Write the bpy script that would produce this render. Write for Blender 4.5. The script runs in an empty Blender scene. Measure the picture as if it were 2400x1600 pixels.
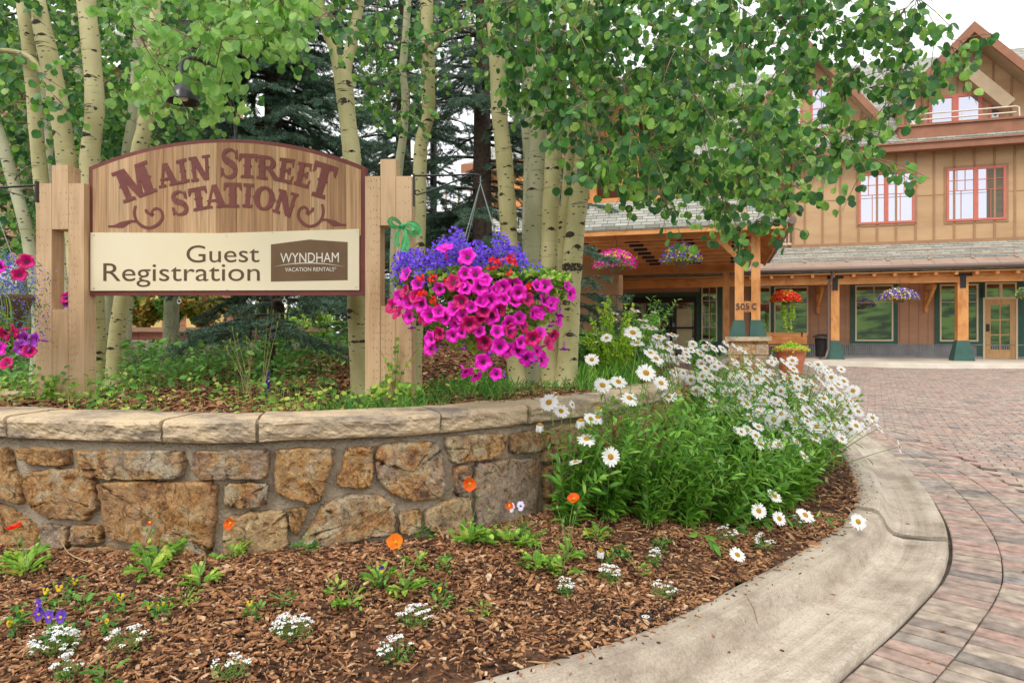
import bpy, math, random
import numpy as np
from mathutils import Vector, noise as mnoise
R = math.radians
rng = np.random.default_rng(7)
random.seed(7)
scene = bpy.context.scene
COL = scene.collection
F = 1600.0; HZ = 780.0; EYE = 1.3
# ---------------- camera, sky, sun, exposure ----------------
cam_d = bpy.data.cameras.new('camera'); cam = bpy.data.objects.new('camera', cam_d); COL.objects.link(cam)
cam_d.sensor_width = 36; cam_d.lens = 24; cam_d.shift_y = -(800-HZ)/2400; cam_d.clip_start = .05; cam_d.clip_end = 900
cam.location = (0, 0, EYE); cam.rotation_euler = (R(90), 0, 0); scene.camera = cam
scene.view_settings.view_transform = 'Standard'; scene.view_settings.look = 'None'
scene.view_settings.exposure = 0.74; scene.view_settings.gamma = 1
world = bpy.data.worlds.new('World'); scene.world = world; world.use_nodes = True
wn = world.node_tree.nodes; wl = world.node_tree.links; wn.clear()
wo = wn.new('ShaderNodeOutputWorld')
sky = wn.new('ShaderNodeTexSky'); sky.sky_type = 'NISHITA'; sky.sun_disc = False
sky.sun_elevation = R(52); sky.sun_rotation = R(200); sky.dust_density = 3
b1 = wn.new('ShaderNodeBackground'); b1.inputs['Strength'].default_value = .08
wl.new(sky.outputs[0], b1.inputs['Color'])
# overcast: a cloud sheet of white with faint grey-lilac patches
tc = wn.new('ShaderNodeTexCoord'); nz = wn.new('ShaderNodeTexNoise'); nz.inputs['Scale'].default_value = 2.2; nz.inputs['Detail'].default_value = 4
wl.new(tc.outputs['Generated'], nz.inputs['Vector'])
cr = wn.new('ShaderNodeValToRGB'); cr.color_ramp.elements[0].position = .35; cr.color_ramp.elements[1].position = .62
cr.color_ramp.elements[0].color = (.80, .79, .84, 1); cr.color_ramp.elements[1].color = (1, .995, .99, 1)
wl.new(nz.outputs['Fac'], cr.inputs[0])
b2 = wn.new('ShaderNodeBackground'); b2.inputs['Strength'].default_value = 1.12; wl.new(cr.outputs[0], b2.inputs['Color'])
ms = wn.new('ShaderNodeMixShader'); ms.inputs[0].default_value = .9
wl.new(b1.outputs[0], ms.inputs[1]); wl.new(b2.outputs[0], ms.inputs[2]); wl.new(ms.outputs[0], wo.inputs[0])
sun_d = bpy.data.lights.new('sun', 'SUN'); sun = bpy.data.objects.new('sun', sun_d); COL.objects.link(sun)
sun_d.energy = .85; sun_d.angle = R(18); sun_d.color = (1, .95, .86)
# sun stands high behind the camera's left shoulder
sd = Vector((.42, .62, -.98)).normalized()
sun.rotation_euler = sd.to_track_quat('-Z', 'Y').to_euler()
sky.sun_elevation = math.asin(-sd.z); sky.sun_rotation = math.atan2(-sd.x, -sd.y)
scene.cycles.max_bounces = 6; scene.cycles.transparent_max_bounces = 6
scene.cycles.diffuse_bounces = 4

# ---------------- helpers ----------------
def P(px, py, d): return np.array([(px-1200)/F*d, d, EYE-(py-HZ)/F*d])
def tag(o, label=None, cat=None, group=None, kind=None):
    if label: o['label'] = label
    if cat: o['category'] = cat
    if group: o['group'] = group
    if kind: o['kind'] = kind
    return o
def empty(name, loc=(0,0,0), label=None, cat=None, group=None, rz=0):
    o = bpy.data.objects.new(name, None); COL.objects.link(o); o.location = loc; o.rotation_euler = (0,0,rz)
    o.empty_display_size = .1
    return tag(o, label, cat, group)
class MB:
    """collects batches of vertices and faces, builds ONE mesh"""
    def __init__(s): s.V = []; s.n = 0; s.L = []; s.T = []; s.M = []; s.S = []
    def add(s, V, Fs, mi=0, smooth=False):
        V = np.asarray(V, float).reshape(-1, 3); s.V.append(V)
        if isinstance(Fs, np.ndarray):
            s.L.append((Fs + s.n).ravel()); s.T.append(np.full(len(Fs), Fs.shape[1])); k = len(Fs)
        else:
            s.L.append(np.array([i for f in Fs for i in f], int) + s.n); s.T.append(np.array([len(f) for f in Fs])); k = len(Fs)
        s.M.append(np.full(k, mi)); s.S.append(np.full(k, smooth)); s.n += len(V); return s
    def box(s, a, b, mi=0):
        x0,y0,z0 = np.minimum(a,b); x1,y1,z1 = np.maximum(a,b)
        V = [(x0,y0,z0),(x1,y0,z0),(x1,y1,z0),(x0,y1,z0),(x0,y0,z1),(x1,y0,z1),(x1,y1,z1),(x0,y1,z1)]
        return s.add(V, np.array([(0,3,2,1),(4,5,6,7),(0,1,5,4),(1,2,6,5),(2,3,7,6),(3,0,4,7)]), mi)
    def hexa(s, b4, t4, mi=0):
        return s.add(list(b4)+list(t4), np.array([(0,3,2,1),(4,5,6,7),(0,1,5,4),(1,2,6,5),(2,3,7,6),(3,0,4,7)]), mi)
    def beam(s, p, q, w, h, mi=0, up=(0,0,1)):
        p = np.array(p, float); q = np.array(q, float); d = q-p; d /= np.linalg.norm(d)
        u = np.array(up, float); sd_ = np.cross(d, u); sd_ /= np.linalg.norm(sd_); u = np.cross(sd_, d)
        c = [(-w/2,-h/2),(w/2,-h/2),(w/2,h/2),(-w/2,h/2)]
        return s.hexa([p+sd_*a+u*b for a,b in c], [q+sd_*a+u*b for a,b in c], mi)
    def tube(s, pts, rad, k=8, mi=0, caps=True, smooth=True, wob=0):
        pts = np.asarray(pts, float); n = len(pts); rad = np.broadcast_to(np.asarray(rad, float), (n,))
        T = np.gradient(pts, axis=0); T /= np.linalg.norm(T, axis=1)[:,None]+1e-12
        ref = np.array([0,0,1.]) if abs(T[:,2]).mean() < .8 else np.array([0,1.,0])
        A = np.cross(T, ref); A /= np.linalg.norm(A, axis=1)[:,None]+1e-12; B = np.cross(T, A)
        th = np.linspace(0, 2*math.pi, k, endpoint=False)
        rr = rad[:,None]*np.ones(k)
        if wob: rr = rr*(1+wob*rng.standard_normal((n,k)))
        V = pts[:,None,:] + rr[:,:,None]*(np.cos(th)[None,:,None]*A[:,None,:] + np.sin(th)[None,:,None]*B[:,None,:])
        i = np.arange(n-1)[:,None]*k; j = np.arange(k)[None,:]; j2 = (j+1)%k
        Fq = np.stack([i+j, i+j2, i+k+j2, i+k+j], -1).reshape(-1,4)
        s.add(V.reshape(-1,3), Fq, mi, smooth)
        if caps:
            s.add(V[0], [tuple(range(k))], mi); s.add(V[-1], [tuple(range(k))[::-1]], mi)
        return s
    def lathe(s, prof, c, k=20, mi=0, smooth=True):
        prof = np.asarray(prof, float); th = np.linspace(0, 2*math.pi, k, endpoint=False)
        V = np.stack([c[0]+prof[:,0][:,None]*np.cos(th), c[1]+prof[:,0][:,None]*np.sin(th), c[2]+prof[:,1][:,None]+0*th], -1)
        n = len(prof); i = np.arange(n-1)[:,None]*k; j = np.arange(k)[None,:]; j2=(j+1)%k
        return s.add(V.reshape(-1,3), np.stack([i+j,i+j2,i+k+j2,i+k+j],-1).reshape(-1,4), mi, smooth)
    def stamp(s, tv, tf, pos, ax, sc, mi=0, smooth=False):
        """template (k,3) at N places; ax (N,3,3) rows are the images of x,y,z"""
        tv = np.asarray(tv, float); tf = np.asarray(tf); pos = np.asarray(pos, float); N = len(pos)
        sc = np.asarray(sc, float); sc = np.broadcast_to(sc.reshape(N,-1) if sc.ndim else sc, (N,3))
        loc = tv[None,:,:]*sc[:,None,:]
        V = np.einsum('nkj,nji->nki', loc, ax) + pos[:,None,:]
        Fq = (tf[None,:,:] + (np.arange(N)*len(tv))[:,None,None]).reshape(-1, tf.shape[1])
        return s.add(V.reshape(-1,3), Fq, mi, smooth)
    def build(s, name, mats, parent=None, **kw):
        me = bpy.data.meshes.new(name); V = np.concatenate(s.V); L = np.concatenate(s.L); T = np.concatenate(s.T)
        me.vertices.add(len(V)); me.vertices.foreach_set('co', V.astype(np.float32).ravel())
        me.loops.add(len(L)); me.loops.foreach_set('vertex_index', L.astype(np.int32))
        me.polygons.add(len(T)); me.polygons.foreach_set('loop_start', np.concatenate([[0],np.cumsum(T)[:-1]]).astype(np.int32))
        try: me.polygons.foreach_set('loop_total', T.astype(np.int32))
        except Exception: pass
        me.polygons.foreach_set('material_index', np.concatenate(s.M).astype(np.int32))
        me.polygons.foreach_set('use_smooth', np.concatenate(s.S))
        for m in (mats if isinstance(mats,(list,tuple)) else [mats]): me.materials.append(m)
        me.update(calc_edges=True); me.validate()
        o = bpy.data.objects.new(name, me); COL.objects.link(o)
        if parent: o.parent = parent
        return tag(o, **kw)
def frames(z=None, x=None, n=None, spin=None):
    """orthonormal frames: rows x,y,z with y along tip (given as x arg 'tip') and z near normal"""
    tip = z/np.linalg.norm(z,axis=1)[:,None]; nn = x - (x*tip).sum(1)[:,None]*tip
    nn /= np.linalg.norm(nn,axis=1)[:,None]+1e-9; xx = np.cross(tip, nn)
    return np.stack([xx, tip, nn], 1)
def spline(pts, step=.1):
    pts = np.asarray(pts, float); n = len(pts); out = []
    for i in range(n-1):
        p0 = pts[max(i-1,0)]; p1 = pts[i]; p2 = pts[i+1]; p3 = pts[min(i+2,n-1)]
        m = max(2, int(np.linalg.norm(p2-p1)/step))
        for t in np.arange(m)/m:
            out.append(.5*((2*p1)+(-p0+p2)*t+(2*p0-5*p1+4*p2-p3)*t*t+(-p0+3*p1-3*p2+p3)*t**3))
    out.append(pts[-1]); return np.array(out)
def resample(c, step):
    L = np.concatenate([[0],np.cumsum(np.linalg.norm(np.diff(c,axis=0),axis=1))]); n = max(2,int(L[-1]/step)+1)
    s_ = np.linspace(0, L[-1], n); return np.stack([np.interp(s_, L, c[:,i]) for i in range(c.shape[1])],1), s_
def smooth01(t): t = np.clip(t,0,1); return t*t*(3-2*t)
def unit(v): v = np.asarray(v,float); return v/np.linalg.norm(v)
def copy_thing(o, loc=None, rz=None, sc=None, label=None):
    c = o.copy(); COL.objects.link(c)
    if loc is not None: c.location = loc
    if rz is not None: c.rotation_euler = (0,0,rz)
    if sc is not None: c.scale = (sc,sc,sc)
    if label: c['label'] = label
    for ch in list(o.children):
        k = ch.copy(); COL.objects.link(k); k.parent = c
        for g in list(ch.children):
            q = g.copy(); COL.objects.link(q); q.parent = k
    return c

# ---------------- materials ----------------
def new_mat(name):
    m = bpy.data.materials.new(name); m.use_nodes = True; nt = m.node_tree
    return m, nt.nodes, nt.links, nt.nodes['Principled BSDF']
def ramp(n, stops):
    r = n.new('ShaderNodeValToRGB'); e = r.color_ramp.elements
    while len(e) < len(stops): e.new(.5)
    for k,(p,c) in enumerate(stops): e[k].position = p; e[k].color = (*c, 1)
    return r
def mapped(n, l, scale=(1,1,1), rot=(0,0,0)):
    t = n.new('ShaderNodeTexCoord'); m = n.new('ShaderNodeMapping'); m.inputs['Scale'].default_value = scale; m.inputs['Rotation'].default_value = rot
    l.new(t.outputs['Object'], m.inputs['Vector']); return m
def mat(name, c, c2=None, rough=.7, scale=(4,4,4), detail=5, lo=.35, hi=.65, bump=0, bscale=30, metal=0, island=0, spec=.4, transl=0, emit=None, nrough=.6):
    """noise mixes c and c2; island adds per-piece brightness variation; transl = translucency"""
    m, n, l, b = new_mat(name)
    b.inputs['Roughness'].default_value = rough; b.inputs['Metallic'].default_value = metal; b.inputs['Specular IOR Level'].default_value = spec
    out = None
    if c2 is not None:
        mp = mapped(n, l, scale); nz = n.new('ShaderNodeTexNoise'); nz.inputs['Scale'].default_value = 1; nz.inputs['Detail'].default_value = detail; nz.inputs['Roughness'].default_value = nrough
        l.new(mp.outputs[0], nz.inputs['Vector']); r = ramp(n, [(lo,c),(hi,c2)]); l.new(nz.outputs['Fac'], r.inputs[0]); out = r.outputs[0]
    if island:
        g = n.new('ShaderNodeNewGeometry'); mr = n.new('ShaderNodeMapRange'); mr.inputs[3].default_value = 1-island; mr.inputs[4].default_value = 1+island
        l.new(g.outputs['Random Per Island'], mr.inputs[0]); hs = n.new('ShaderNodeHueSaturation'); l.new(mr.outputs[0], hs.inputs['Value'])
        mr2 = n.new('ShaderNodeMapRange'); mr2.inputs[3].default_value = .5-island*.06; mr2.inputs[4].default_value = .5+island*.06
        wn_ = n.new('ShaderNodeTexWhiteNoise'); wn_.noise_dimensions = '1D'; l.new(g.outputs['Random Per Island'], wn_.inputs['W']); l.new(wn_.outputs['Value'], mr2.inputs[0]); l.new(mr2.outputs[0], hs.inputs['Hue'])
        if out: l.new(out, hs.inputs['Color'])
        else: hs.inputs['Color'].default_value = (*c,1)
        out = hs.outputs[0]
    if out: l.new(out, b.inputs['Base Color'])
    else: b.inputs['Base Color'].default_value = (*c,1)
    if bump:
        mp2 = mapped(n, l, (bscale,)*3 if not isinstance(bscale,tuple) else bscale); nb = n.new('ShaderNodeTexNoise'); nb.inputs['Scale'].default_value = 1; nb.inputs['Detail'].default_value = 6
        l.new(mp2.outputs[0], nb.inputs['Vector']); bp = n.new('ShaderNodeBump'); bp.inputs['Strength'].default_value = bump; bp.inputs['Distance'].default_value = .02
        l.new(nb.outputs['Fac'], bp.inputs['Height']); l.new(bp.outputs[0], b.inputs['Normal'])
    if transl:
        tr = n.new('ShaderNodeBsdfTranslucent'); mx = n.new('ShaderNodeMixShader'); mx.inputs[0].default_value = transl
        if out:
            g2 = n.new('ShaderNodeHueSaturation'); g2.inputs['Value'].default_value = 1.5; g2.inputs['Saturation'].default_value = 1.1; l.new(out, g2.inputs['Color']); l.new(g2.outputs[0], tr.inputs['Color'])
        else: tr.inputs['Color'].default_value = (*[min(1,v*1.5) for v in c],1)
        l.new(b.outputs[0], mx.inputs[1]); l.new(tr.outputs[0], mx.inputs[2]); l.new(mx.outputs[0], n['Material Output'].inputs['Surface'])
    return m
def palette_mat(name, stops, rough=.8, bump=0, bscale=60, transl=0, nz_amt=.25, nscale=(25,25,25), spec=.3):
    """each separate piece takes a random colour from the stops, plus a little noise"""
    m, n, l, b = new_mat(name); b.inputs['Roughness'].default_value = rough; b.inputs['Specular IOR Level'].default_value = spec
    g = n.new('ShaderNodeNewGeometry'); r = ramp(n, stops); l.new(g.outputs['Random Per Island'], r.inputs[0])
    mp = mapped(n, l, nscale); nz = n.new('ShaderNodeTexNoise'); nz.inputs['Scale'].default_value = 1; nz.inputs['Detail'].default_value = 5; l.new(mp.outputs[0], nz.inputs['Vector'])
    mr = n.new('ShaderNodeMapRange'); mr.inputs[1].default_value=.3; mr.inputs[2].default_value=.7; mr.inputs[3].default_value = 1-nz_amt; mr.inputs[4].default_value = 1+nz_amt; l.new(nz.outputs['Fac'], mr.inputs[0])
    hs = n.new('ShaderNodeHueSaturation'); l.new(mr.outputs[0], hs.inputs['Value']); l.new(r.outputs[0], hs.inputs['Color']); l.new(hs.outputs[0], b.inputs['Base Color'])
    if bump:
        mp2 = mapped(n, l, (bscale,)*3); nb = n.new('ShaderNodeTexNoise'); nb.inputs['Scale'].default_value = 1; nb.inputs['Detail'].default_value = 6
        l.new(mp2.outputs[0], nb.inputs['Vector']); bp = n.new('ShaderNodeBump'); bp.inputs['Strength'].default_value = bump; bp.inputs['Distance'].default_value = .01
        l.new(nb.outputs['Fac'], bp.inputs['Height']); l.new(bp.outputs[0], b.inputs['Normal'])
    if transl:
        tr = n.new('ShaderNodeBsdfTranslucent'); mx = n.new('ShaderNodeMixShader'); mx.inputs[0].default_value = transl
        h2 = n.new('ShaderNodeHueSaturation'); h2.inputs['Hue'].default_value = .478; h2.inputs['Value'].default_value = 1.6; l.new(hs.outputs[0], h2.inputs['Color']); l.new(h2.outputs[0], tr.inputs['Color']); l.new(b.outputs[0], mx.inputs[1]); l.new(tr.outputs[0], mx.inputs[2]); l.new(mx.outputs[0], n['Material Output'].inputs['Surface'])
    return m
def bark_mat(name, c, c2):
    m, n, l, b = new_mat(name); b.inputs['Roughness'].default_value = .65; b.inputs['Specular IOR Level'].default_value = .3
    mp = mapped(n, l, (5,5,2.2)); nz = n.new('ShaderNodeTexNoise'); nz.inputs['Scale'].default_value = 1; nz.inputs['Detail'].default_value = 6; l.new(mp.outputs[0], nz.inputs['Vector'])
    r = ramp(n, [(.3,c2),(.62,c)]); l.new(nz.outputs['Fac'], r.inputs[0])
    mp2 = mapped(n, l, (7,7,95)); n2 = n.new('ShaderNodeTexNoise'); n2.inputs['Scale'].default_value = 1; n2.inputs['Detail'].default_value = 3; l.new(mp2.outputs[0], n2.inputs['Vector'])
    r2 = ramp(n, [(.33,(.07,.055,.035)),(.39,(1,1,1))]); l.new(n2.outputs['Fac'], r2.inputs[0])
    mp4 = mapped(n, l, (2,2,9)); n4 = n.new('ShaderNodeTexNoise'); n4.inputs['Scale'].default_value = 1; n4.inputs['Detail'].default_value = 2; l.new(mp4.outputs[0], n4.inputs['Vector'])
    mr = n.new('ShaderNodeMapRange'); mr.inputs[1].default_value = .50; mr.inputs[2].default_value = .62; l.new(n4.outputs['Fac'], mr.inputs[0])
    mxa = n.new('ShaderNodeMix'); mxa.data_type='RGBA'; mxa.blend_type = 'MULTIPLY'; l.new(mr.outputs[0], mxa.inputs[0]); l.new(r.outputs[0], mxa.inputs[6]); l.new(r2.outputs[0], mxa.inputs[7])
    # small dark dots and short scars
    mp3 = mapped(n, l, (16,16,34)); vo = n.new('ShaderNodeTexVoronoi'); vo.inputs['Scale'].default_value = 1; l.new(mp3.outputs[0], vo.inputs['Vector'])
    r3 = ramp(n, [(.15,(.03,.025,.02)),(.21,(1,1,1))]); l.new(vo.outputs['Distance'], r3.inputs[0])
    mxb = n.new('ShaderNodeMix'); mxb.data_type='RGBA'; mxb.blend_type = 'MULTIPLY'; mxb.inputs[0].default_value = .85; l.new(mxa.outputs[2], mxb.inputs[6]); l.new(r3.outputs[0], mxb.inputs[7])
    l.new(mxb.outputs[2], b.inputs['Base Color'])
    bp = n.new('ShaderNodeBump'); bp.inputs['Strength'].default_value = .35; bp.inputs['Distance'].default_value = .006; l.new(n2.outputs['Fac'], bp.inputs['Height']); l.new(bp.outputs[0], b.inputs['Normal'])
    return m
def wood_mat(name, c, c2, axis='z', rough=.6, dots=False, freq=60):
    """grain stretched along one object axis, optional incising marks"""
    s = {'x':(3,freq,freq),'y':(freq,3,freq),'z':(freq,freq,3)}[axis]
    m, n, l, b = new_mat(name); b.inputs['Roughness'].default_value = rough; b.inputs['Specular IOR Level'].default_value = .3
    mp = mapped(n, l, s); nz = n.new('ShaderNodeTexNoise'); nz.inputs['Scale'].default_value = 1; nz.inputs['Detail'].default_value = 5; nz.inputs['Distortion'].default_value = .6; l.new(mp.outputs[0], nz.inputs['Vector'])
    mq = mapped(n, l, (2.2,2.2,2.2)); n3 = n.new('ShaderNodeTexNoise'); n3.inputs['Scale'].default_value = 1; n3.inputs['Detail'].default_value = 4; l.new(mq.outputs[0], n3.inputs['Vector'])
    ad = n.new('ShaderNodeMath'); ad.operation = 'ADD'; l.new(nz.outputs['Fac'], ad.inputs[0]); l.new(n3.outputs['Fac'], ad.inputs[1])
    hf = n.new('ShaderNodeMath'); hf.operation = 'MULTIPLY'; hf.inputs[1].default_value = .5; l.new(ad.outputs[0], hf.inputs[0])
    r = ramp(n, [(.36,c2),(.56,c)]); l.new(hf.outputs[0], r.inputs[0]); out = r.outputs[0]
    g = n.new('ShaderNodeNewGeometry'); mr = n.new('ShaderNodeMapRange'); mr.inputs[3].default_value = .9; mr.inputs[4].default_value = 1.08; l.new(g.outputs['Random Per Island'], mr.inputs[0])
    hs = n.new('ShaderNodeHueSaturation'); l.new(mr.outputs[0], hs.inputs['Value']); l.new(out, hs.inputs['Color']); out = hs.outputs[0]
    if dots:
        mpd = mapped(n, l, (62,62,24)); vo = n.new('ShaderNodeTexVoronoi'); vo.inputs['Scale'].default_value = 1; vo.inputs['Randomness'].default_value = .35; l.new(mpd.outputs[0], vo.inputs['Vector'])
        rd = ramp(n, [(.10,(.55,.42,.33)),(.2,(1,1,1))]); l.new(vo.outputs['Distance'], rd.inputs[0])
        mx = n.new('ShaderNodeMix'); mx.data_type='RGBA'; mx.blend_type='MULTIPLY'; mx.inputs[0].default_value = .9; l.new(out, mx.inputs[6]); l.new(rd.outputs[0], mx.inputs[7]); out = mx.outputs[2]
    l.new(out, b.inputs['Base Color'])
    bp = n.new('ShaderNodeBump'); bp.inputs['Strength'].default_value = .25; bp.inputs['Distance'].default_value = .004; l.new(nz.outputs['Fac'], bp.inputs['Height']); l.new(bp.outputs[0], b.inputs['Normal'])
    return m
def glass_mat(name, dark, refl, tint=(.9,.9,.95)):
    m, n, l, b = new_mat(name); b.inputs['Base Color'].default_value = (*dark,1); b.inputs['Roughness'].default_value = .25
    g = n.new('ShaderNodeBsdfGlossy'); g.inputs['Roughness'].default_value = .015; g.inputs['Color'].default_value = (*tint,1)
    mx = n.new('ShaderNodeMixShader'); mx.inputs[0].default_value = refl; l.new(b.outputs[0], mx.inputs[1]); l.new(g.outputs[0], mx.inputs[2]); l.new(mx.outputs[0], n['Material Output'].inputs['Surface'])
    return m
def stone_mat(name):
    m, n, l, b = new_mat(name); b.inputs['Roughness'].default_value = .85; b.inputs['Specular IOR Level'].default_value = .2
    oi = n.new('ShaderNodeObjectInfo'); g = n.new('ShaderNodeNewGeometry'); sm = n.new('ShaderNodeMath'); sm.operation='ADD'; l.new(oi.outputs['Random'], sm.inputs[0]); l.new(g.outputs['Random Per Island'], sm.inputs[1])
    cx = n.new('ShaderNodeCombineXYZ'); ml = n.new('ShaderNodeMath'); ml.operation='MULTIPLY'; ml.inputs[1].default_value = 37; l.new(sm.outputs[0], ml.inputs[0]); l.new(ml.outputs[0], cx.inputs[0]); l.new(ml.outputs[0], cx.inputs[2])
    tc_ = n.new('ShaderNodeTexCoord'); va = n.new('ShaderNodeVectorMath'); va.operation='ADD'; l.new(tc_.outputs['Object'], va.inputs[0]); l.new(cx.outputs[0], va.inputs[1])
    def nzn(sc_, det, dist=0):
        q = n.new('ShaderNodeTexNoise'); q.inputs['Scale'].default_value = sc_; q.inputs['Detail'].default_value = det; q.inputs['Roughness'].default_value=.72; q.inputs['Distortion'].default_value = dist; l.new(va.outputs[0], q.inputs['Vector']); return q
    def mix(fac, A, B, mode='MIX'):
        mx = n.new('ShaderNodeMix'); mx.data_type='RGBA'; mx.blend_type = mode
        if isinstance(fac,(int,float)): mx.inputs[0].default_value = fac
        else: l.new(fac, mx.inputs[0])
        l.new(A, mx.inputs[6]); l.new(B, mx.inputs[7]); return mx.outputs[2]
    frc = n.new('ShaderNodeMath'); frc.operation='FRACT'; l.new(ml.outputs[0], frc.inputs[0])
    rb = ramp(n, [(0,(.60,.51,.35)),(.18,(.60,.37,.17)),(.36,(.44,.36,.29)),(.52,(.66,.49,.27)),(.70,(.52,.31,.16)),(.85,(.56,.50,.38)),(1,(.60,.42,.22))]); rb.color_ramp.interpolation='CONSTANT'; l.new(frc.outputs[0], rb.inputs[0])
    A1 = nzn(7, 9, 1.2); r1 = ramp(n, [(.36,(.10,.065,.055)),(.44,(.36,.17,.07)),(.49,(.60,.31,.10)),(.57,(.55,.42,.25)),(.66,(.66,.57,.42))]); l.new(A1.outputs['Fac'], r1.inputs[0])
    A2 = nzn(3.2, 5, .5); mr = n.new('ShaderNodeMapRange'); mr.inputs[1].default_value=.42; mr.inputs[2].default_value=.58; mr.inputs[3].default_value=.14; mr.inputs[4].default_value=.92; l.new(A2.outputs['Fac'], mr.inputs[0])
    col = mix(mr.outputs[0], rb.outputs[0], r1.outputs[0])
    A3 = nzn(38, 8, .6); r3 = ramp(n, [(.36,(.32,.27,.25)),(.45,(.9,.88,.86)),(.56,(1.05,1.04,1.0)),(.66,(1.7,1.65,1.5))]); l.new(A3.outputs['Fac'], r3.inputs[0]); col = mix(.85, col, r3.outputs[0], 'MULTIPLY')
    A4 = nzn(15, 9, 2.); r4 = ramp(n, [(.40,(.35,.28,.26)),(.46,(1,1,1))]); l.new(A4.outputs['Fac'], r4.inputs[0]); col = mix(.75, col, r4.outputs[0], 'MULTIPLY')
    l.new(col, b.inputs['Base Color'])
    bp = n.new('ShaderNodeBump'); bp.inputs['Strength'].default_value = 1; bp.inputs['Distance'].default_value = .02; ad = n.new('ShaderNodeMath'); ad.operation='ADD'; l.new(A1.outputs['Fac'], ad.inputs[0]); l.new(A3.outputs['Fac'], ad.inputs[1]); ad2 = n.new('ShaderNodeMath'); ad2.operation='ADD'; l.new(ad.outputs[0], ad2.inputs[0]); l.new(A4.outputs['Fac'], ad2.inputs[1]); l.new(ad2.outputs[0], bp.inputs['Height']); l.new(bp.outputs[0], b.inputs['Normal'])
    return m
def concrete_mat(name):
    m, n, l, b = new_mat(name); b.inputs['Roughness'].default_value = .92; b.inputs['Specular IOR Level'].default_value = .15
    def nz_(sc, det, rough=.65): 
        mp = mapped(n,l,sc); q = n.new('ShaderNodeTexNoise'); q.inputs['Scale'].default_value=1; q.inputs['Detail'].default_value=det; q.inputs['Roughness'].default_value=rough; l.new(mp.outputs[0], q.inputs['Vector']); return q
    q1 = nz_((1.6,1.6,5),8)
    at = n.new('ShaderNodeAttribute'); at.attribute_name = 'flow'; qs = []
    for sc, det in (((1.2,150,1),4),((.7,14,1),6)):
        mpf = n.new('ShaderNodeMapping'); mpf.inputs['Scale'].default_value = sc; l.new(at.outputs['Vector'], mpf.inputs['Vector']); q = n.new('ShaderNodeTexNoise'); q.inputs['Scale'].default_value=1; q.inputs['Detail'].default_value=det; l.new(mpf.outputs[0], q.inputs['Vector']); qs.append(q)
    rf1 = ramp(n, [(.38,(.78,.76,.74)),(.52,(1,1,1)),(.7,(1.1,1.1,1.1))]); l.new(qs[0].outputs['Fac'], rf1.inputs[0]); rf2 = ramp(n, [(.36,(.66,.62,.57)),(.54,(1.03,1.03,1.03))]); l.new(qs[1].outputs['Fac'], rf2.inputs[0]); r1 = ramp(n, [(.34,(.34,.285,.225)),(.50,(.51,.44,.35)),(.64,(.61,.54,.44))]); l.new(q1.outputs['Fac'], r1.inputs[0])
    q2 = nz_((90,90,90),6,.8); r2 = ramp(n, [(.35,(.68,.66,.64)),(.52,(1,1,1)),(.70,(1.22,1.2,1.18))]); l.new(q2.outputs['Fac'], r2.inputs[0])
    q3 = nz_((6,6,12),9,.75); r3 = ramp(n, [(.38,(.66,.62,.58)),(.50,(1,1,1))]); l.new(q3.outputs['Fac'], r3.inputs[0])
    o = r1.outputs[0]
    for r_, f in ((r2,.9),(r3,.55),(rf1,.38),(rf2,.5)):
        mx = n.new('ShaderNodeMix'); mx.data_type='RGBA'; mx.blend_type='MULTIPLY'; mx.inputs[0].default_value=f; l.new(o, mx.inputs[6]); l.new(r_.outputs[0], mx.inputs[7]); o = mx.outputs[2]
    vo = n.new('ShaderNodeTexVoronoi'); mpv = mapped(n,l,(14,14,14)); vo.inputs['Scale'].default_value=1; l.new(mpv.outputs[0], vo.inputs['Vector']); rv = ramp(n,[(.05,(.3,.22,.16)),(.08,(1,1,1))]); l.new(vo.outputs['Distance'], rv.inputs[0])
    mx = n.new('ShaderNodeMix'); mx.data_type='RGBA'; mx.blend_type='MULTIPLY'; mx.inputs[0].default_value=.7; l.new(o, mx.inputs[6]); l.new(rv.outputs[0], mx.inputs[7]); l.new(mx.outputs[2], b.inputs['Base Color'])
    bp = n.new('ShaderNodeBump'); bp.inputs['Strength'].default_value=.6; bp.inputs['Distance'].default_value=.004; l.new(q2.outputs['Fac'], bp.inputs['Height']); l.new(bp.outputs[0], b.inputs['Normal']); return m
M = {}
M['mulchbase'] = mat('mulch_soil', (.035,.018,.010), (.16,.075,.035), .95, (30,30,30), bump=1, bscale=60)
M['chip'] = palette_mat('bark_chips', [(0,(.04,.02,.012)),(.2,(.12,.055,.028)),(.45,(.27,.122,.054)),(.72,(.38,.185,.083)),(.9,(.48,.275,.135)),(1,(.58,.42,.27))], .85, nz_amt=.45, nscale=(60,60,60))
M['soil'] = mat('dark_soil', (.018,.014,.012), (.06,.045,.035), .95, (60,60,60), bump=1, bscale=120)
M['stone'] = stone_mat('field_stone')
M['mortar'] = mat('mortar', (.33,.265,.19), (.44,.37,.27), .95, (12,12,12), bump=.8, bscale=70)
M['cap'] = mat('cap_sandstone', (.21,.175,.145), (.62,.49,.31), .9, (3.0,3.0,8), detail=11, lo=.36, hi=.55, bump=1, bscale=34, island=.10, nrough=.75)
M['concrete'] = concrete_mat('kerb_concrete')
M['concrete_d'] = mat('joint_dirt', (.05,.042,.035), (.12,.1,.08), .95, (20,20,20))
M['walk'] = mat('walk_concrete', (.55,.49,.40), (.68,.62,.52), .9, (1.5,1.5,1.5), bump=.2)
M['brick'] = palette_mat('pavers', [(0,(.20,.18,.16)),(.20,(.37,.28,.225)),(.42,(.42,.275,.225)),(.6,(.35,.275,.23)),(.80,(.42,.345,.265)),(1,(.28,.25,.23))], .9, bump=.8, bscale=150, nz_amt=.38, nscale=(14,14,14))
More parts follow.
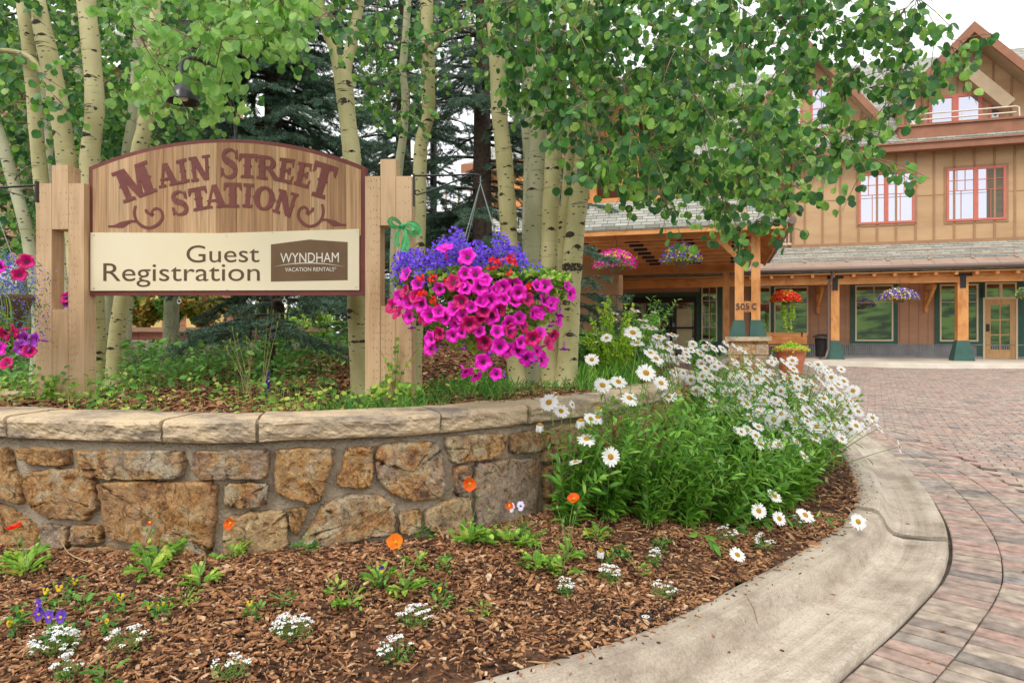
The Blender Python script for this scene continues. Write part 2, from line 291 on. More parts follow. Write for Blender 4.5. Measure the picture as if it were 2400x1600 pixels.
M['sand'] = mat('joint_sand', (.030,.025,.020), (.075,.06,.045), .95, (9,9,9))
M['post'] = wood_mat('post_timber', (.68,.47,.28), (.52,.33,.18), 'z', dots=True, freq=40)
M['posth'] = wood_mat('post_timber_end', (.58,.37,.2), (.46,.28,.14), 'z', freq=40)
M['maroon'] = mat('maroon_paint', (.17,.045,.038), (.21,.058,.048), .55, (9,9,9), bump=.15)
M['cream'] = mat('cream_panel', (.82,.72,.49), (.86,.77,.56), .45, (1.5,1.5,1.5))
M['brownp'] = mat('brown_panel', (.15,.085,.038), (.19,.11,.05), .5, (6,6,6))
M['brownink'] = mat('brown_ink', (.12,.065,.03), None, .5)
M['whiteink'] = mat('white_ink', (.82,.78,.68), None, .5)
M['black'] = mat('black_metal', (.012,.012,.014), None, .28, metal=0, spec=.6)
M['blackd'] = mat('black_plate', (.035,.033,.036), None, .5)
M['steel'] = mat('steel', (.6,.6,.58), None, .3, metal=.9)
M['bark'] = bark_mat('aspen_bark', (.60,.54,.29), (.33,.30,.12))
M['barkg'] = bark_mat('aspen_bark_grey', (.54,.53,.35), (.34,.34,.19))  # greyer, less yellow bark, used all round some of the trunks
M['knot'] = mat('knot_bark', (.018,.015,.013), (.10,.08,.06), .9, (90,90,90))
M['twig'] = mat('twig_bark', (.16,.105,.06), (.30,.22,.13), .8, (20,20,20))
M['leafd'] = palette_mat('aspen_leaf', [(0,(.028,.105,.035)),(.3,(.05,.18,.045)),(.6,(.095,.28,.055)),(.85,(.19,.42,.07)),(1,(.33,.55,.12))], .35, transl=.45, nz_amt=.28, spec=.5)
M['leafb'] = palette_mat('aspen_leaf_pale', [(0,(.11,.29,.06)),(.5,(.22,.46,.10)),(1,(.36,.60,.17))], .35, transl=.5, nz_amt=.2, spec=.5)
M['needle'] = palette_mat('blue_spruce_needles', [(0,(.05,.09,.04)),(.35,(.09,.17,.09)),(.7,(.15,.27,.20)),(1,(.30,.42,.37))], .6, transl=.2, nz_amt=.35, nscale=(3,3,3))
M['spruceb'] = mat('spruce_bark', (.035,.024,.018), (.10,.07,.05), .9, (20,20,20))
# ---------------- terrain ----------------
def RY(Y): return np.clip((Y-4)*.0135, 0, .26)
def GZ(X, Y):
    X = np.asarray(X,float); Y = np.asarray(Y,float); t = smooth01((X+.5)/6.5)
    return RY(Y) + (1-t)*smooth01((Y-5)/4.5)*(1.02-RY(Y))
KB = spline([(-7,.2),(-4.5,.75),(-2.6,1.22),(-1.1,1.72),(-.14,2.24),(.49,2.62),(1.07,3.15),(1.53,3.60),(2.02,4.15),(2.50,4.95),(2.92,6.0),(3.15,7.2),(3.1,8.6),(2.5,9.9),(1.4,10.7),(-.5,11.2),(-4,11.4),(-8,11.4)], .06)
WALLC = spline([(-5.2,4.35),(-4,3.75),(-3.2,3.35),(-2.35,3.10),(-1.475,2.95),(-1.12,2.98),(-.34,3.23),(.09,3.57),(.61,4.15),(1.15,5.0),(1.6,6.3),(1.8,7.8),(1.6,9.2),(.8,10.1),(-.6,10.5)], .04)
def normals2(c):  # outward = towards camera/right side
    T = np.gradient(c, axis=0); T /= np.linalg.norm(T,axis=1)[:,None]; return np.stack([T[:,1], -T[:,0]], 1)
def dist_to(c, X, Y):
    p = np.stack([X.ravel(), Y.ravel()],1); out = np.empty(len(p))
    cc = c[::2]
    for i in range(0, len(p), 4000):
        q = p[i:i+4000]; out[i:i+4000] = np.sqrt(((q[:,None,:]-cc[None])**2).sum(2)).min(1)
    return out.reshape(X.shape)
def inside(c, X, Y):
    x = X.ravel(); y = Y.ravel(); r = np.zeros(len(x), bool); n = len(c); j = n-1
    for i in range(n):
        xi, yi = c[i]; xj, yj = c[j]
        if yi != yj:
            r ^= ((yi > y) != (yj > y)) & (x < (xj-xi)*(y-yi)/(yj-yi)+xi)
        j = i
    return r.reshape(X.shape)
KPOLY = np.concatenate([KB[::4], [(-8,.2)]]); WPOLY = np.concatenate([WALLC[::3], [(-5.2,10.5)]])
def BEDZ(X, Y):
    X = np.atleast_1d(np.asarray(X,float)); Y = np.atleast_1d(np.asarray(Y,float))
    dw = dist_to(WALLC, X, Y); dc = dist_to(KB, X, Y)
    t = dc/(dc+dw+1e-6); return .145 + .185*smooth01(t*1.05) + GZ(X,Y)*.6
def UPZ(X, Y):
    X = np.asarray(X,float); Y = np.asarray(Y,float)
    return .875 + .24*smooth01((Y-4.3)/4.5)*smooth01((X+4.5)/3) + .035*np.sin(X*2.3+1)*np.sin(Y*1.9) - .15*smooth01((-X-2.5)/2)*smooth01((Y-5)/4)
def fbm(X, Y, s, a, z=0.):
    return np.array([mnoise.fractal(Vector((x*s, y*s, z)), 1.0, 2.0, 4) for x, y in zip(np.ravel(X), np.ravel(Y))]).reshape(np.shape(X))*a
def heightfield(name, xs, ys, zf, mask, m, **kw):
    X, Y = np.meshgrid(xs, ys); Z = zf(X, Y); nx = len(xs); ny = len(ys)
    i = np.arange(ny-1)[:,None]*nx; j = np.arange(nx-1)[None,:]; q = np.stack([i+j,i+j+1,i+j+1+nx,i+j+nx],-1).reshape(-1,4)
    if mask is not None:
        cx = (X[:-1,:-1]+X[1:,1:])/2; cy = (Y[:-1,:-1]+Y[1:,1:])/2; q = q[mask(cx,cy).ravel()]
    return MB().add(np.stack([X,Y,Z],-1).reshape(-1,3), q, 0, True).build(name, m, **kw)
M['grassfar'] = mat('far_grass', (.05,.10,.03), (.12,.2,.06), .95, (1,1,1))
heightfield('ground', np.linspace(-400,400,41), np.linspace(-400,400,41), lambda X,Y: -.35+0*X, None, M['grassfar'], kind='structure')
# hillside across the street behind the photographer, which the low windows mirror
hx = np.linspace(-120,160,41); hy = np.linspace(-90,-26,12)
heightfield('hillside', hx, hy, lambda X,Y: -.3+11*smooth01((-Y-26)/45)*(1+.15*np.sin(X*.07)) , None, mat('hill_grass', (.012,.04,.01), (.13,.23,.045), .95, (.35,.35,.8), lo=.42, hi=.58), kind='structure')
xs = np.unique(np.concatenate([np.linspace(-40,-8,15), np.linspace(-8,9,60), np.linspace(9,45,18)]))
ys = np.unique(np.concatenate([np.linspace(-20,0,8), np.linspace(0,12,48), np.linspace(12,44,24)]))
heightfield('driveway', xs, ys, lambda X,Y: GZ(X,Y)-.022, None, M['sand'], kind='structure')

# ---------------- kerb and gutter ----------------
kc, ks = resample(KB, .05); kn = normals2(kc)
prof = [(-.02,-.12),(-.012,.135),(.0,.150),(.05,.157),(.11,.155),(.15,.142),(.175,.105),(.20,.05),(.235,.022),(.29,.012),(.40,.016),(.505,.030),(.52,.026),(.53,-.06)]
joints = [0]; 
def arcpos(x, y): return ks[np.argmin((kc[:,0]-x)**2+(kc[:,1]-y)**2)]
cuts = sorted([arcpos(2.28,4.45)-.0, arcpos(-1.0,1.75), arcpos(3.1,7.6), arcpos(1.5,10.6)])
FLOW = []; mb = MB(); gz = RY(kc[:,1]) + (GZ(kc[:,0],kc[:,1])-RY(kc[:,1]))
edges = [ks[0]] + cuts + [ks[-1]]
for a, b in zip(edges[:-1], edges[1:]):
    sel = np.where((ks >= a+.012) & (ks <= b-.012))[0]
    if len(sel) < 3: continue
    c = kc[sel]; nn = kn[sel]; g = gz[sel]; V = []
    FLOW += [(s__,h__[0]+h__[1]*.5,a) for h__ in prof for s__ in ks[sel]] + [(0,h__[0],a) for e__ in (0,1) for h__ in prof]
    for h, z in prof:
        wv = np.array([mnoise.noise(Vector((x*1.7,y*1.7,h*6)))*.006 for x,y in c])
        V.append(np.stack([c[:,0]+nn[:,0]*(h+wv), c[:,1]+nn[:,1]*(h+wv), g+z+wv*.5], 1))
    V = np.array(V); m_, n_ = V.shape[:2]; i = np.arange(m_-1)[:,None]*n_; j = np.arange(n_-1)[None,:]
    mb.add(V.reshape(-1,3), np.stack([i+j,i+n_+j,i+n_+j+1,i+j+1],-1).reshape(-1,4), 0, True)
    for e in (0,-1): mb.add(V[:,e], [tuple(range(m_))], 0)
kerb = mb.build('kerb', M['concrete'], kind='structure'); fa_ = kerb.data.attributes.new('flow','FLOAT_VECTOR','POINT'); assert len(FLOW) == len(kerb.data.vertices); fa_.data.foreach_set('vector', np.array(FLOW,np.float32).ravel())
# dirt in the joints
mb = MB()
for cpos in cuts:
    i = np.argmin(abs(ks-cpos)); mb.beam((*(kc[i]+kn[i]*.0), gz[i]-.01), (*(kc[i]+kn[i]*.53), gz[i]-.01), .05, .035)
mb.build('joint_dirt', M['concrete_d'], kind='structure')
# ---------------- pavers ----------------
bv = np.array([(-.5,-.5,-.05),(.5,-.5,-.05),(.5,.5,-.05),(-.5,.5,-.05),(-.5,-.5,-.004),(.5,-.5,-.004),(.5,.5,-.004),(-.5,.5,-.004),(-.47,-.44,0),(.47,-.44,0),(.47,.44,0),(-.47,.44,0)])
bf = np.array([(0,1,5,4),(1,2,6,5),(2,3,7,6),(3,0,4,7),(4,5,9,8),(5,6,10,9),(6,7,11,10),(7,4,8,11),(8,9,10,11)])
def bricks(mb, cx, cy, ang, lx, ly, zoff=0.):
    N = len(cx); e = .25
    z = GZ(cx, cy); nx = -(GZ(cx+e,cy)-GZ(cx-e,cy))/(2*e); ny = -(GZ(cx,cy+e)-GZ(cx,cy-e))/(2*e)
    nrm = np.stack([nx+rng.normal(0,.008,N), ny+rng.normal(0,.008,N), np.ones(N)],1); nrm /= np.linalg.norm(nrm,axis=1)[:,None]
    tip = np.stack([-np.sin(ang), np.cos(ang), 0*ang],1); A = frames(z=tip, x=nrm); # y=tip
    tip2 = tip-(tip*nrm).sum(1)[:,None]*nrm; tip2/=np.linalg.norm(tip2,axis=1)[:,None]; A = np.stack([np.cross(tip2,nrm), tip2, nrm],1)
    sc = np.stack([np.broadcast_to(lx,(N,)), np.broadcast_to(ly,(N,)), np.ones(N)],1)
    mb.stamp(bv, bf, np.stack([cx,cy,z+zoff+rng.normal(0,.0012,N)],1), A, sc)
mb = MB()
for row in range(3):
    off = .545 + .118 + row*.239
    c = kc + kn*off; c, s_ = resample(c, .01)
    L = s_[-1]; n_ = int(L/.108); si = (np.arange(n_)+.5+.13*row)*L/n_; x = np.interp(si, s_, c[:,0]); y = np.interp(si, s_, c[:,1])
    n2 = normals2(c); ax_ = np.interp(si, s_, n2[:,0]); ay_ = np.interp(si, s_, n2[:,1]); ang = np.arctan2(ay_, ax_)
    k = (y < 15); bricks(mb, x[k], y[k], ang[k], rng.uniform(.231,.235,k.sum()), L/n_-.014)
# field: herringbone-free running courses crossing the drive
bw, bl = .108, .216; th = R(-28)
g1 = np.arange(-60, 220); g2 = np.arange(-220, 330); A_, B_ = np.meshgrid(g1, g2); 
u = (A_*bl + (B_%2)*bl/2).ravel(); v = (B_*bw).ravel()
X = u*math.cos(th)-v*math.sin(th); Y = u*math.sin(th)+v*math.cos(th)
k = (Y > .6)&(Y < 26)&(X > -6)&(X < 22)&((X < Y*.95+1.6)); X = X[k]; Y = Y[k]
dk = dist_to(KB, X, Y); k = (dk > .545+.239*3+.03) & ~inside(KPOLY, X, Y); X = X[k]; Y = Y[k]
bricks(mb, X, Y, np.full(len(X), th), bl-.010, bw-.010, -.003)
mb.build('brick_paving', M['brick'], kind='structure')
# left road and far pavement of pale concrete
heightfield('road', np.linspace(-38,1.2,40), np.linspace(11.6,40,30), lambda X,Y: GZ(X,Y)+.012, None, M['walk'], kind='structure')

# ---------------- planting beds ----------------
gx = np.arange(-4.6, 3.4, .045); gy = np.arange(.9, 11.2, .045)
def bz(X, Y): return BEDZ(X,Y).reshape(X.shape)+fbm(X,Y,5,.012)
heightfield('mulch_bed', gx, gy, bz, lambda X,Y: inside(KPOLY,X,Y)&((~inside(WPOLY,X,Y))|(dist_to(WALLC,X,Y)<.25)), M['mulchbase'], kind='structure')
gx = np.arange(-5.6, 2.0, .08); gy = np.arange(2.9, 10.6, .08)
heightfield('raised_bed', gx, gy, lambda X,Y: UPZ(X,Y)+fbm(X,Y,4,.02), lambda X,Y: inside(WPOLY,X,Y)&(dist_to(WALLC,X,Y)>.12), M['mulchbase'], kind='structure')
cv = np.array([(-.5,-.42,0),(.42,-.5,0),(.5,.34,0),(.1,.5,0),(-.46,.4,0),(-.5,-.42,1),(.42,-.5,1),(.5,.34,1),(.1,.5,1),(-.46,.4,1)])
cf5 = np.array([(5,6,7,8,9)]); cf4 = np.array([(0,1,6,5),(1,2,7,6),(2,3,8,7),(3,4,9,8),(4,0,5,9)])
def chips(mb, X, Y, Z, lmin=.009, lmax=.05, tilt=.28, mean=.0185):
    N = len(X); yaw = rng.uniform(0, 2*math.pi, N); l = np.clip(rng.lognormal(math.log(mean), .45, N), lmin, lmax*1.6); w = l*rng.uniform(.13,.55,N)
    long = rng.random(N) < .16; w[long] = .004; l[long] *= 1.8
    tip = np.stack([np.cos(yaw), np.sin(yaw), rng.normal(0,tilt,N)],1); nrm = np.stack([rng.normal(0,tilt,N), rng.normal(0,tilt,N), np.ones(N)],1)
    A = frames(z=tip, x=nrm); sc = np.stack([w, l, rng.uniform(.002,.006,N)],1); pos = np.stack([X,Y,Z],1)
    tv = cv.copy(); tf = cf5
    base = mb.n; mb.stamp(tv, cf5, pos, A, sc)
    # side faces share the same vertices
    Fq = (cf4[None]+(np.arange(N)*10)[:,None,None]).reshape(-1,4)+base
    mb.L.append(Fq.ravel()); mb.T.append(np.full(len(Fq),4)); mb.M.append(np.zeros(len(Fq),int)); mb.S.append(np.zeros(len(Fq),bool))
def scatter(n, x0, x1, y0, y1, ok):
    X = rng.uniform(x0,x1,n); Y = rng.uniform(y0,y1,n); k = ok(X,Y); return X[k], Y[k]
mb = MB()
X, Y = scatter(175000, -2.6, 2.5, 1.75, 4.3, lambda X,Y: (abs(X) < Y*.78+.1)&inside(KPOLY,X,Y)&~inside(WPOLY,X,Y))
dk = dist_to(KB,X,Y); bare = np.array([mnoise.noise(Vector((x*1.6,y*1.6,3))) for x,y in zip(X,Y)]); k = rng.random(len(X)) < np.clip(.62 + bare*1.1 + (dk-.3)*.6, .10, 1); X=X[k];Y=Y[k]
chips(mb, X, Y, BEDZ(X,Y)+rng.uniform(-.002,.016,len(X)))
X, Y = scatter(11000, 0, 3.2, 4.2, 8.5, lambda X,Y: inside(KPOLY,X,Y)&~inside(WPOLY,X,Y)); chips(mb, X, Y, BEDZ(X,Y)+rng.uniform(0,.02,len(X)), mean=.035)
mb.build('mulch', M['chip'], label=None, kind='stuff')
mb = MB(); X, Y = scatter(60000, -5.2, 1.9, 3.2, 10, lambda X,Y: inside(WPOLY,X,Y)&(dist_to(WALLC,X,Y)>.2)&(abs(X)<Y*.78))
chips(mb, X, Y, UPZ(X,Y)+rng.uniform(.0,.03,len(X)), mean=.04); mb.build('mulch_raised_bed', M['chip'], kind='stuff')
# loose chips dropped on the kerb and paving
mb = MB(); i = rng.integers(0, len(kc), 1500); h = np.abs(rng.normal(0,.05,1500)); h[:170] = rng.uniform(0,1.2,170); X = kc[i,0]+kn[i,0]*h; Y = kc[i,1]+kn[i,1]*h
zz = np.interp(h, [p[0] for p in prof[2:12]]+[.53,.55], [p[1] for p in prof[2:12]]+[.01,.003])
k = Y < 8; chips(mb, X[k], Y[k], (zz+GZ(X,Y))[k]+.001, tilt=.06, mean=.014); mb.build('loose_chips', M['chip'], kind='stuff')
# mulch skirts over the kerb top
# ---------------- stone wall ----------------
wc, wsl = resample(WALLC, .02); wn_ = normals2(wc)
def wpt(s_, h):  # point on plan at arc length s, h metres in front of the cap's front line
    x = np.interp(s_, wsl, wc[:,0]); y = np.interp(s_, wsl, wc[:,1]); nx = np.interp(s_, wsl, wn_[:,0]); ny = np.interp(s_, wsl, wn_[:,1])
    return x+nx*h, y+ny*h
pxs = 1200+F*wc[:,0]/wc[:,1]
mono = np.where((wc[:,1] < 6)&(np.arange(len(wc))<np.argmax(pxs)))[0]
def px2s(px, h=-.045):
    c = wc[mono]+wn_[mono]*h; return float(np.interp(px, 1200+F*c[:,0]/c[:,1], wsl[mono]))
def px2sz(px, py, h=-.045):
    s_ = px2s(px, h); x, y = wpt(s_, h); return s_, EYE-(py-HZ)/F*y
wall = empty('stone_wall', (*wpt(px2s(500),0), 0), 'curved retaining wall of tan and rust field stones under pale stone caps', 'wall')
inv = np.array(wall.location)
def wbuild(mb, name, m, **kw):
    mb.V = [v-inv for v in mb.V]; return mb.build(name, m, wall, **kw)
# masonry core
hs = np.arange(0, wsl[-1], .04); mb = MB(); rows = []
for h, z in [(-.05,-.1),(-.05,.40),(-.05,.60),(-.052,.825),(-.36,.825),(-.36,.2)]:
    x, y = wpt(hs, h); w = np.array([mnoise.noise(Vector((a*6,b*6,z*7)))*.008 for a,b in zip(x,y)]) if h>-.1 else 0
    xx, yy = wpt(hs, h+w); rows.append(np.stack([xx,yy,np.full(len(hs),z)],1))
V = np.array(rows); m_,n_ = V.shape[:2]; i = np.arange(m_-1)[:,None]*n_; j = np.arange(n_-1)[None,:]
mb.add(V.reshape(-1,3), np.stack([i+j,i+j+1,i+n_+j+1,i+n_+j],-1).reshape(-1,4), 0, True); wbuild(mb, 'masonry', M['mortar'])
def stone(poly_sz, bulge=.035, name='stone', mats='stone'):
    p = np.array(poly_sz, float)
    # round the outline
    q = []; n = len(p)
    for i in range(n):
        a, b, c = p[i-1], p[i], p[(i+1)%n]
        for t in (.80, .93): q.append(a+(b-a)*t)
        q.append(b*.8+(a+c)*.1); 
        for t in (.07, .20): q.append(b+(c-b)*t)
        q.append(b+(c-b)*.5)
    q = np.array(q); q += rng.normal(0,.0032,q.shape); c0 = q.mean(0); rings = [1.0,.99,.97,.93,.88,.82,.75,.68,.6,.52,.44,.36,.28,.2,.1]; hh = [-.02,.55,.86,.97]+[1]*11
    mb = MB(); V = []; seed = rng.uniform(0,90)
    for r_, h_ in zip(rings, hh):
        pts = c0+(q-c0)*r_
        for s_, z_ in pts:
            dn = (mnoise.fractal(Vector((s_*9+seed, z_*9, seed)),.7,2.1,5)*.011 + .012*abs(mnoise.noise(Vector((s_*5+seed, z_*8, seed*2)))))*(h_>.5)
            x, y = wpt(s_, -.047+bulge*h_+dn); V.append((x,y,z_))
    k = len(q); nr = len(rings); x, y = wpt(c0[0], -.047+bulge); V.append((x,y,c0[1]))
    i = np.arange(nr-1)[:,None]*k; j = np.arange(k)[None,:]; j2 = (j+1)%k
    mb.add(np.array(V), np.stack([i+j,i+j2,i+k+j2,i+k+j],-1).reshape(-1,4), 0, True)
    base = (nr-1)*k; t = np.array([(base+a, base+(a+1)%k, nr*k) for a in range(k)])
    mb.L.append(t.ravel()); mb.T.append(np.full(k,3)); mb.M.append(np.zeros(k,int)); mb.S.append(np.ones(k,bool))
    wbuild(mb, name, M[mats])
# stones traced on the face, pixel outlines of the photograph turned into arc length and height
K3 = lambda pts: [(x/2.24, 900+y/2.24) for x,y in pts]
K4 = lambda pts: [(600+x/2.24, 900+y/2.24) for x,y in pts]
ST = [K3([(-90,335),(60,335),(75,400),(90,450),(130,500),(135,590),(128,630),(40,600),(-90,570)]),
 K3([(95,335),(240,330),(378,340),(385,415),(290,425),(180,415),(120,385)]),
 K3([(398,340),(600,345),(960,345),(985,400),(970,487),(740,495),(600,497),(480,490),(440,430),(410,395)]),
 K3([(1030,350),(1200,340),(1415,338),(1412,492),(1200,495),(1050,492),(1020,440)]),
 K3([(160,460),(300,432),(450,440),(520,520),(530,645),(485,680),(480,712),(300,700),(180,650),(145,540)]),
 K3([(525,510),(800,500),(1145,510),(1140,700),(1115,880),(1090,800),(1020,800),(960,855),(800,850),(600,805),(560,740),(540,600)]),
 K3([(1185,520),(1300,512),(1410,515),(1408,630),(1300,640),(1185,640)]),
 K3([(-100,615),(20,622),(110,680),(185,730),(222,790),(210,880),(-100,900)]),
 K3([(232,735),(300,728),(370,745),(372,850),(300,890),(235,870)]),
 K3([(385,735),(535,728),(553,780),(550,822),(470,832),(385,828)]),
 K3([(380,850),(560,840),(680,868),(760,890),(700,935),(500,925),(380,900)]),
 K3([(1190,690),(1330,660),(1500,655),(1510,740),(1525,830),(1430,905),(1300,925),(1180,915),(1170,800)]),
 K3([(820,890),(1000,820),(1060,810),(1100,900),(1000,935),(850,930)]),
 K4([(110,340),(250,325),(415,335),(405,410),(370,510),(345,600),(290,630),(200,605),(105,565),(92,470)]),
 K4([(470,335),(615,325),(612,400),(618,460),(600,535),(540,552),(420,520),(425,480),(455,410)]),
 K4([(635,320),(720,300),(940,298),(965,350),(985,500),(1000,560),(960,598),(800,610),(700,570),(635,500),(622,400)]),
 K4([(175,645),(270,642),(262,700),(220,795),(195,770),(172,720)]),
 K4([(240,810),(350,620),(480,575),(640,570),(725,620),(730,680),(728,780),(600,800),(400,850),(250,850)]),
 K4([(745,670),(860,648),(868,760),(800,780),(748,775)]),
 K4([(875,660),(1000,600),(1120,588),(1125,680),(1120,760),(1010,790),(890,765)]),
 K4([(990,270),(1150,260),(1300,258),(1290,375),(1150,400),(1020,410),(995,350)]),
 K4([(1328,262),(1400,240),(1530,235),(1530,340),(1330,365)]),
 K4([(1030,425),(1112,415),(1115,555),(1040,580)]),
 K4([(1135,415),(1300,390),(1470,380),(1470,560),(1460,700),(1300,735),(1150,765),(1140,600)])]
for pts in ST: stone([px2sz(a,b) for a,b in pts])
s0 = px2s(600+1490/2.24); sl = px2s(-45)
for z0, z1, lo, hi in [(.60,.79,.2,.4),(.40,.58,.18,.34),(.20,.38,.2,.45)]:
    for a, b in ((s0, wsl[-1]-1.2), (.2, sl)):
        s_ = a
        while s_ < b-.12:
            w = min(rng.uniform(lo,hi), b-s_); j = lambda: rng.uniform(-.012,.012)
            stone([(s_+.012+j(),z0+j()),(s_+w/2,z0+j()),(s_+w-.012+j(),z0+j()),(s_+w-.01,(z0+z1)/2),(s_+w-.014+j(),z1+j()),(s_+w/2,z1+j()),(s_+.012+j(),z1+j()),(s_+.01,(z0+z1)/2)]); s_ += w
# caps
cap_px = [-130, 12, 378, 603, 1033, 1240, 1420]
cs = [px2s(p,0) for p in cap_px]; cs = [cs[0]-.85*k for k in (3,2,1)] + cs
while cs[-1] < wsl[-1]-.9: cs.append(cs[-1]+rng.uniform(.5,.85))
for a, b in zip(cs[:-1], cs[1:]):
    if a < 0: a = .01
    if b <= a+.1: continue
    n_ = int((b-a)/.02)+2; ss = np.linspace(a+.008, b-.008, n_); mb = MB(); rows = []; sd_ = rng.uniform(0,50); dz = rng.uniform(-.004,.004); fx = rng.uniform(-.012,.014)
    pr = [(-.34,.80),(-.34,.912),(-.33,.921),(-.24,.925),(-.12,.924),(-.05,.922),(-.015,.920),(.0,.912),(.004,.900),(.002,.888),(.0,.875),(-.002,.862),(-.003,.85),(-.005,.838),(-.010,.828),(-.022,.822),(-.05,.821),(-.2,.821)]
    for kk,(h, z) in enumerate(pr):
        fr = (6 < kk < 15); s2 = ss.copy()
        rag = np.array([mnoise.fractal(Vector((q*11+sd_, z*24, h*3)),.7,2.1,5) for q in ss])
        x, y = wpt(s2, h+fx+rag*(.010 if fr else .003)); zz = z+dz+ np.array([mnoise.noise(Vector((q*5+sd_,h*8,0))) for q in ss])*(.005 if not fr else .007)
        rows.append(np.stack([x,y,zz],1))
    V = np.array(rows); m_ = len(pr); i = np.arange(m_-1)[:,None]*n_; j = np.arange(n_-1)[None,:]
    mb.add(V.reshape(-1,3), np.stack([i+j,i+j+1,i+n_+j+1,i+n_+j],-1).reshape(-1,4), 0, False)
    for e in (0,-1): mb.add(V[:,e], [tuple(range(m_))], 0)
    wbuild(mb, 'cap_stone', M['cap'])
# mortar in cap joints
mb = MB()
for b in cs[3:-1]:
    x0,y0 = wpt(b,-.02); x1,y1 = wpt(b,-.32); mb.beam((x0,y0,.868),(x1,y1,.868),.03,.085)
wbuild(mb, 'joint_mortar', M['mortar'])

# ---------------- sign ----------------
A0 = P(208,HZ,3.92); A1 = P(857,HZ,3.80)
su = unit((A1-A0)*[1,1,0]); sn = np.array([su[1],-su[0],0])  # towards camera
def SP(px, py, off=0):
    k = (px-1200)/F; o = A0+sn*off
    u = (k*o[1]-o[0])/(su[0]-k*su[1]); p = o+su*u; return np.array([p[0],p[1],EYE-(py-HZ)/F*p[1]])
signroot = empty('timber_sign', tuple(SP(530,950)*[1,1,0]+[0,0,.88]), 'arched wooden Main Street Station sign with cream panel between two slotted posts', 'sign')
sinv = np.array(signroot.location)
def sbuild(mb, name, m, parent=None, **kw):
    mb.V = [v-sinv for v in mb.V]; o = mb.build(name, m, parent or signroot, **kw); return o
def sflat(mb, pts, off0, off1, mi=0):
    """prism on the sign plane from pixel outline, thickness off0..off1"""
    f = np.array([SP(x,y,0) for x,y in pts]); n = len(pts); a = f+sn*off1; b = f+sn*off0
    area = sum(pts[i][0]*pts[(i+1)%n][1]-pts[(i+1)%n][0]*pts[i][1] for i in range(n))
    idx = list(range(n)) if area < 0 else list(range(n))[::-1]
    mb.add(np.concatenate([a,b]), [tuple(idx), tuple(i+n for i in idx[::-1])]+[(i,(i+1)%n,(i+1)%n+n,i+n) for i in range(n)], mi)
def arch(x0, x1, yb, ys, ya, n=40):
    """outline with bottom yb, shoulders ys, apex ya"""
    w = (x1-x0)/2; s_ = ys-ya; r = (w*w+s_*s_)/(2*s_); cx = (x0+x1)/2; cy = ya+r; t0 = math.asin(w/r)
    return [(x0,yb)]+[(cx+r*math.sin(t), cy-r*math.cos(t)) for t in np.linspace(-t0,t0,n)]+[(x1,yb)]
mb = MB(); sflat(mb, arch(208,857,692,392,326), -.045, 0); sbuild(mb, 'sign_board', M['maroon'])
# planks: individual vertical boards clipped by the arch
M['cedar'] = wood_mat('cedar_boards', (.62,.36,.175), (.40,.205,.09), 'z', freq=75)
mb = MB(); out = arch(218,847,552,399,335,160); ax_ = np.array([p[0] for p in out[1:-1]]); ay_ = np.array([p[1] for p in out[1:-1]])
nb = 15; xb = np.linspace(218.5,846.5,nb+1); xb[1:-1] += rng.uniform(-6,6,nb-1)
for a, b in zip(xb[:-1], xb[1:]):
    xs_ = np.linspace(a+.25,b-.25,5); top = [(x, np.interp(x,ax_,ay_)) for x in xs_]
    sflat(mb, [(xs_[0],552)]+top+[(xs_[-1],552)], 0, .004+rng.uniform(0,.0012))
sbuild(mb, 'board_face', palette_mat('cedar_boards', [(0,(.36,.20,.10)),(.3,(.44,.255,.13)),(.6,(.50,.31,.165)),(1,(.58,.38,.215))], .6, nz_amt=.34, nscale=(80,80,2.5)))
mb = MB(); sflat(mb, [(214.5,681.5),(214.5,545.5),(520,547),(843,537),(843,680)], .0062, .0095); panel = sbuild(mb, 'cream_panel', M['cream'])
mb = MB(); sflat(mb, [(637,660),(637,573.5),(727,562),(816,568),(816,656.5)], .0097, .0112); sbuild(mb, 'brown_plaque', M['brownp'], panel)
mb = MB()
for x, y in [(223,552),(533,553),(838,542),(223,676),(534,679),(836,673),(640,546)]:
    sflat(mb, [(x+1.6*math.cos(t),y+1.6*math.sin(t)) for t in np.linspace(0,2*math.pi,9)[:-1]], .0097, .0120)
sbuild(mb, 'screw', M['steel'], panel)
def text_geo(body, extr=0):
    cu = bpy.data.curves.new('t','FONT'); cu.body = body; cu.size = 1; cu.resolution_u = 6; cu.extrude = extr
    ob = bpy.data.objects.new('t', cu); COL.objects.link(ob); dg = bpy.context.evaluated_depsgraph_get(); dg.update()
    me = bpy.data.meshes.new_from_object(ob.evaluated_get(dg)); V = np.array([v.co[:] for v in me.vertices]); Fc = [tuple(p.vertices) for p in me.polygons]
    bpy.data.objects.remove(ob); bpy.data.curves.remove(cu); bpy.data.meshes.remove(me); return V, Fc
def stext(mb, body, x0, x1, ybot, ytop, off, dy=0):
    V, Fc = text_geo(body); mn = V.min(0); mx_ = V.max(0); W = []
    for v in V:
        u = (v[0]-mn[0])/(mx_[0]-mn[0]); w = (v[1]-mn[1])/(mx_[1]-mn[1]); x = x0+(x1-x0)*u
        W.append(SP(x, ybot+dy*u-(ybot-ytop)*w, off))
    mb.add(W, Fc)
mb = MB(); stext(mb, 'Guest', 437, 608, 615.5, 575, .0105, dy=-1); stext(mb, 'Registration', 242, 609, 672.5, 617, .0105, dy=-.5); sbuild(mb, 'lettering', M['brownink'], panel)
mb = MB(); stext(mb, 'WYNDHAM', 657, 794, 616, 593, .0122, dy=-1.5); stext(mb, 'VACATION RENTALS', 668, 783, 636.5, 627.5, .0122, dy=-1.5)
c = [(640,627)]+[(641+(810-641)*t, 626.5-10.5*math.sin(math.pi*t)**.8-4*t*0) for t in np.linspace(.03,.97,24)]+[(811,622)]
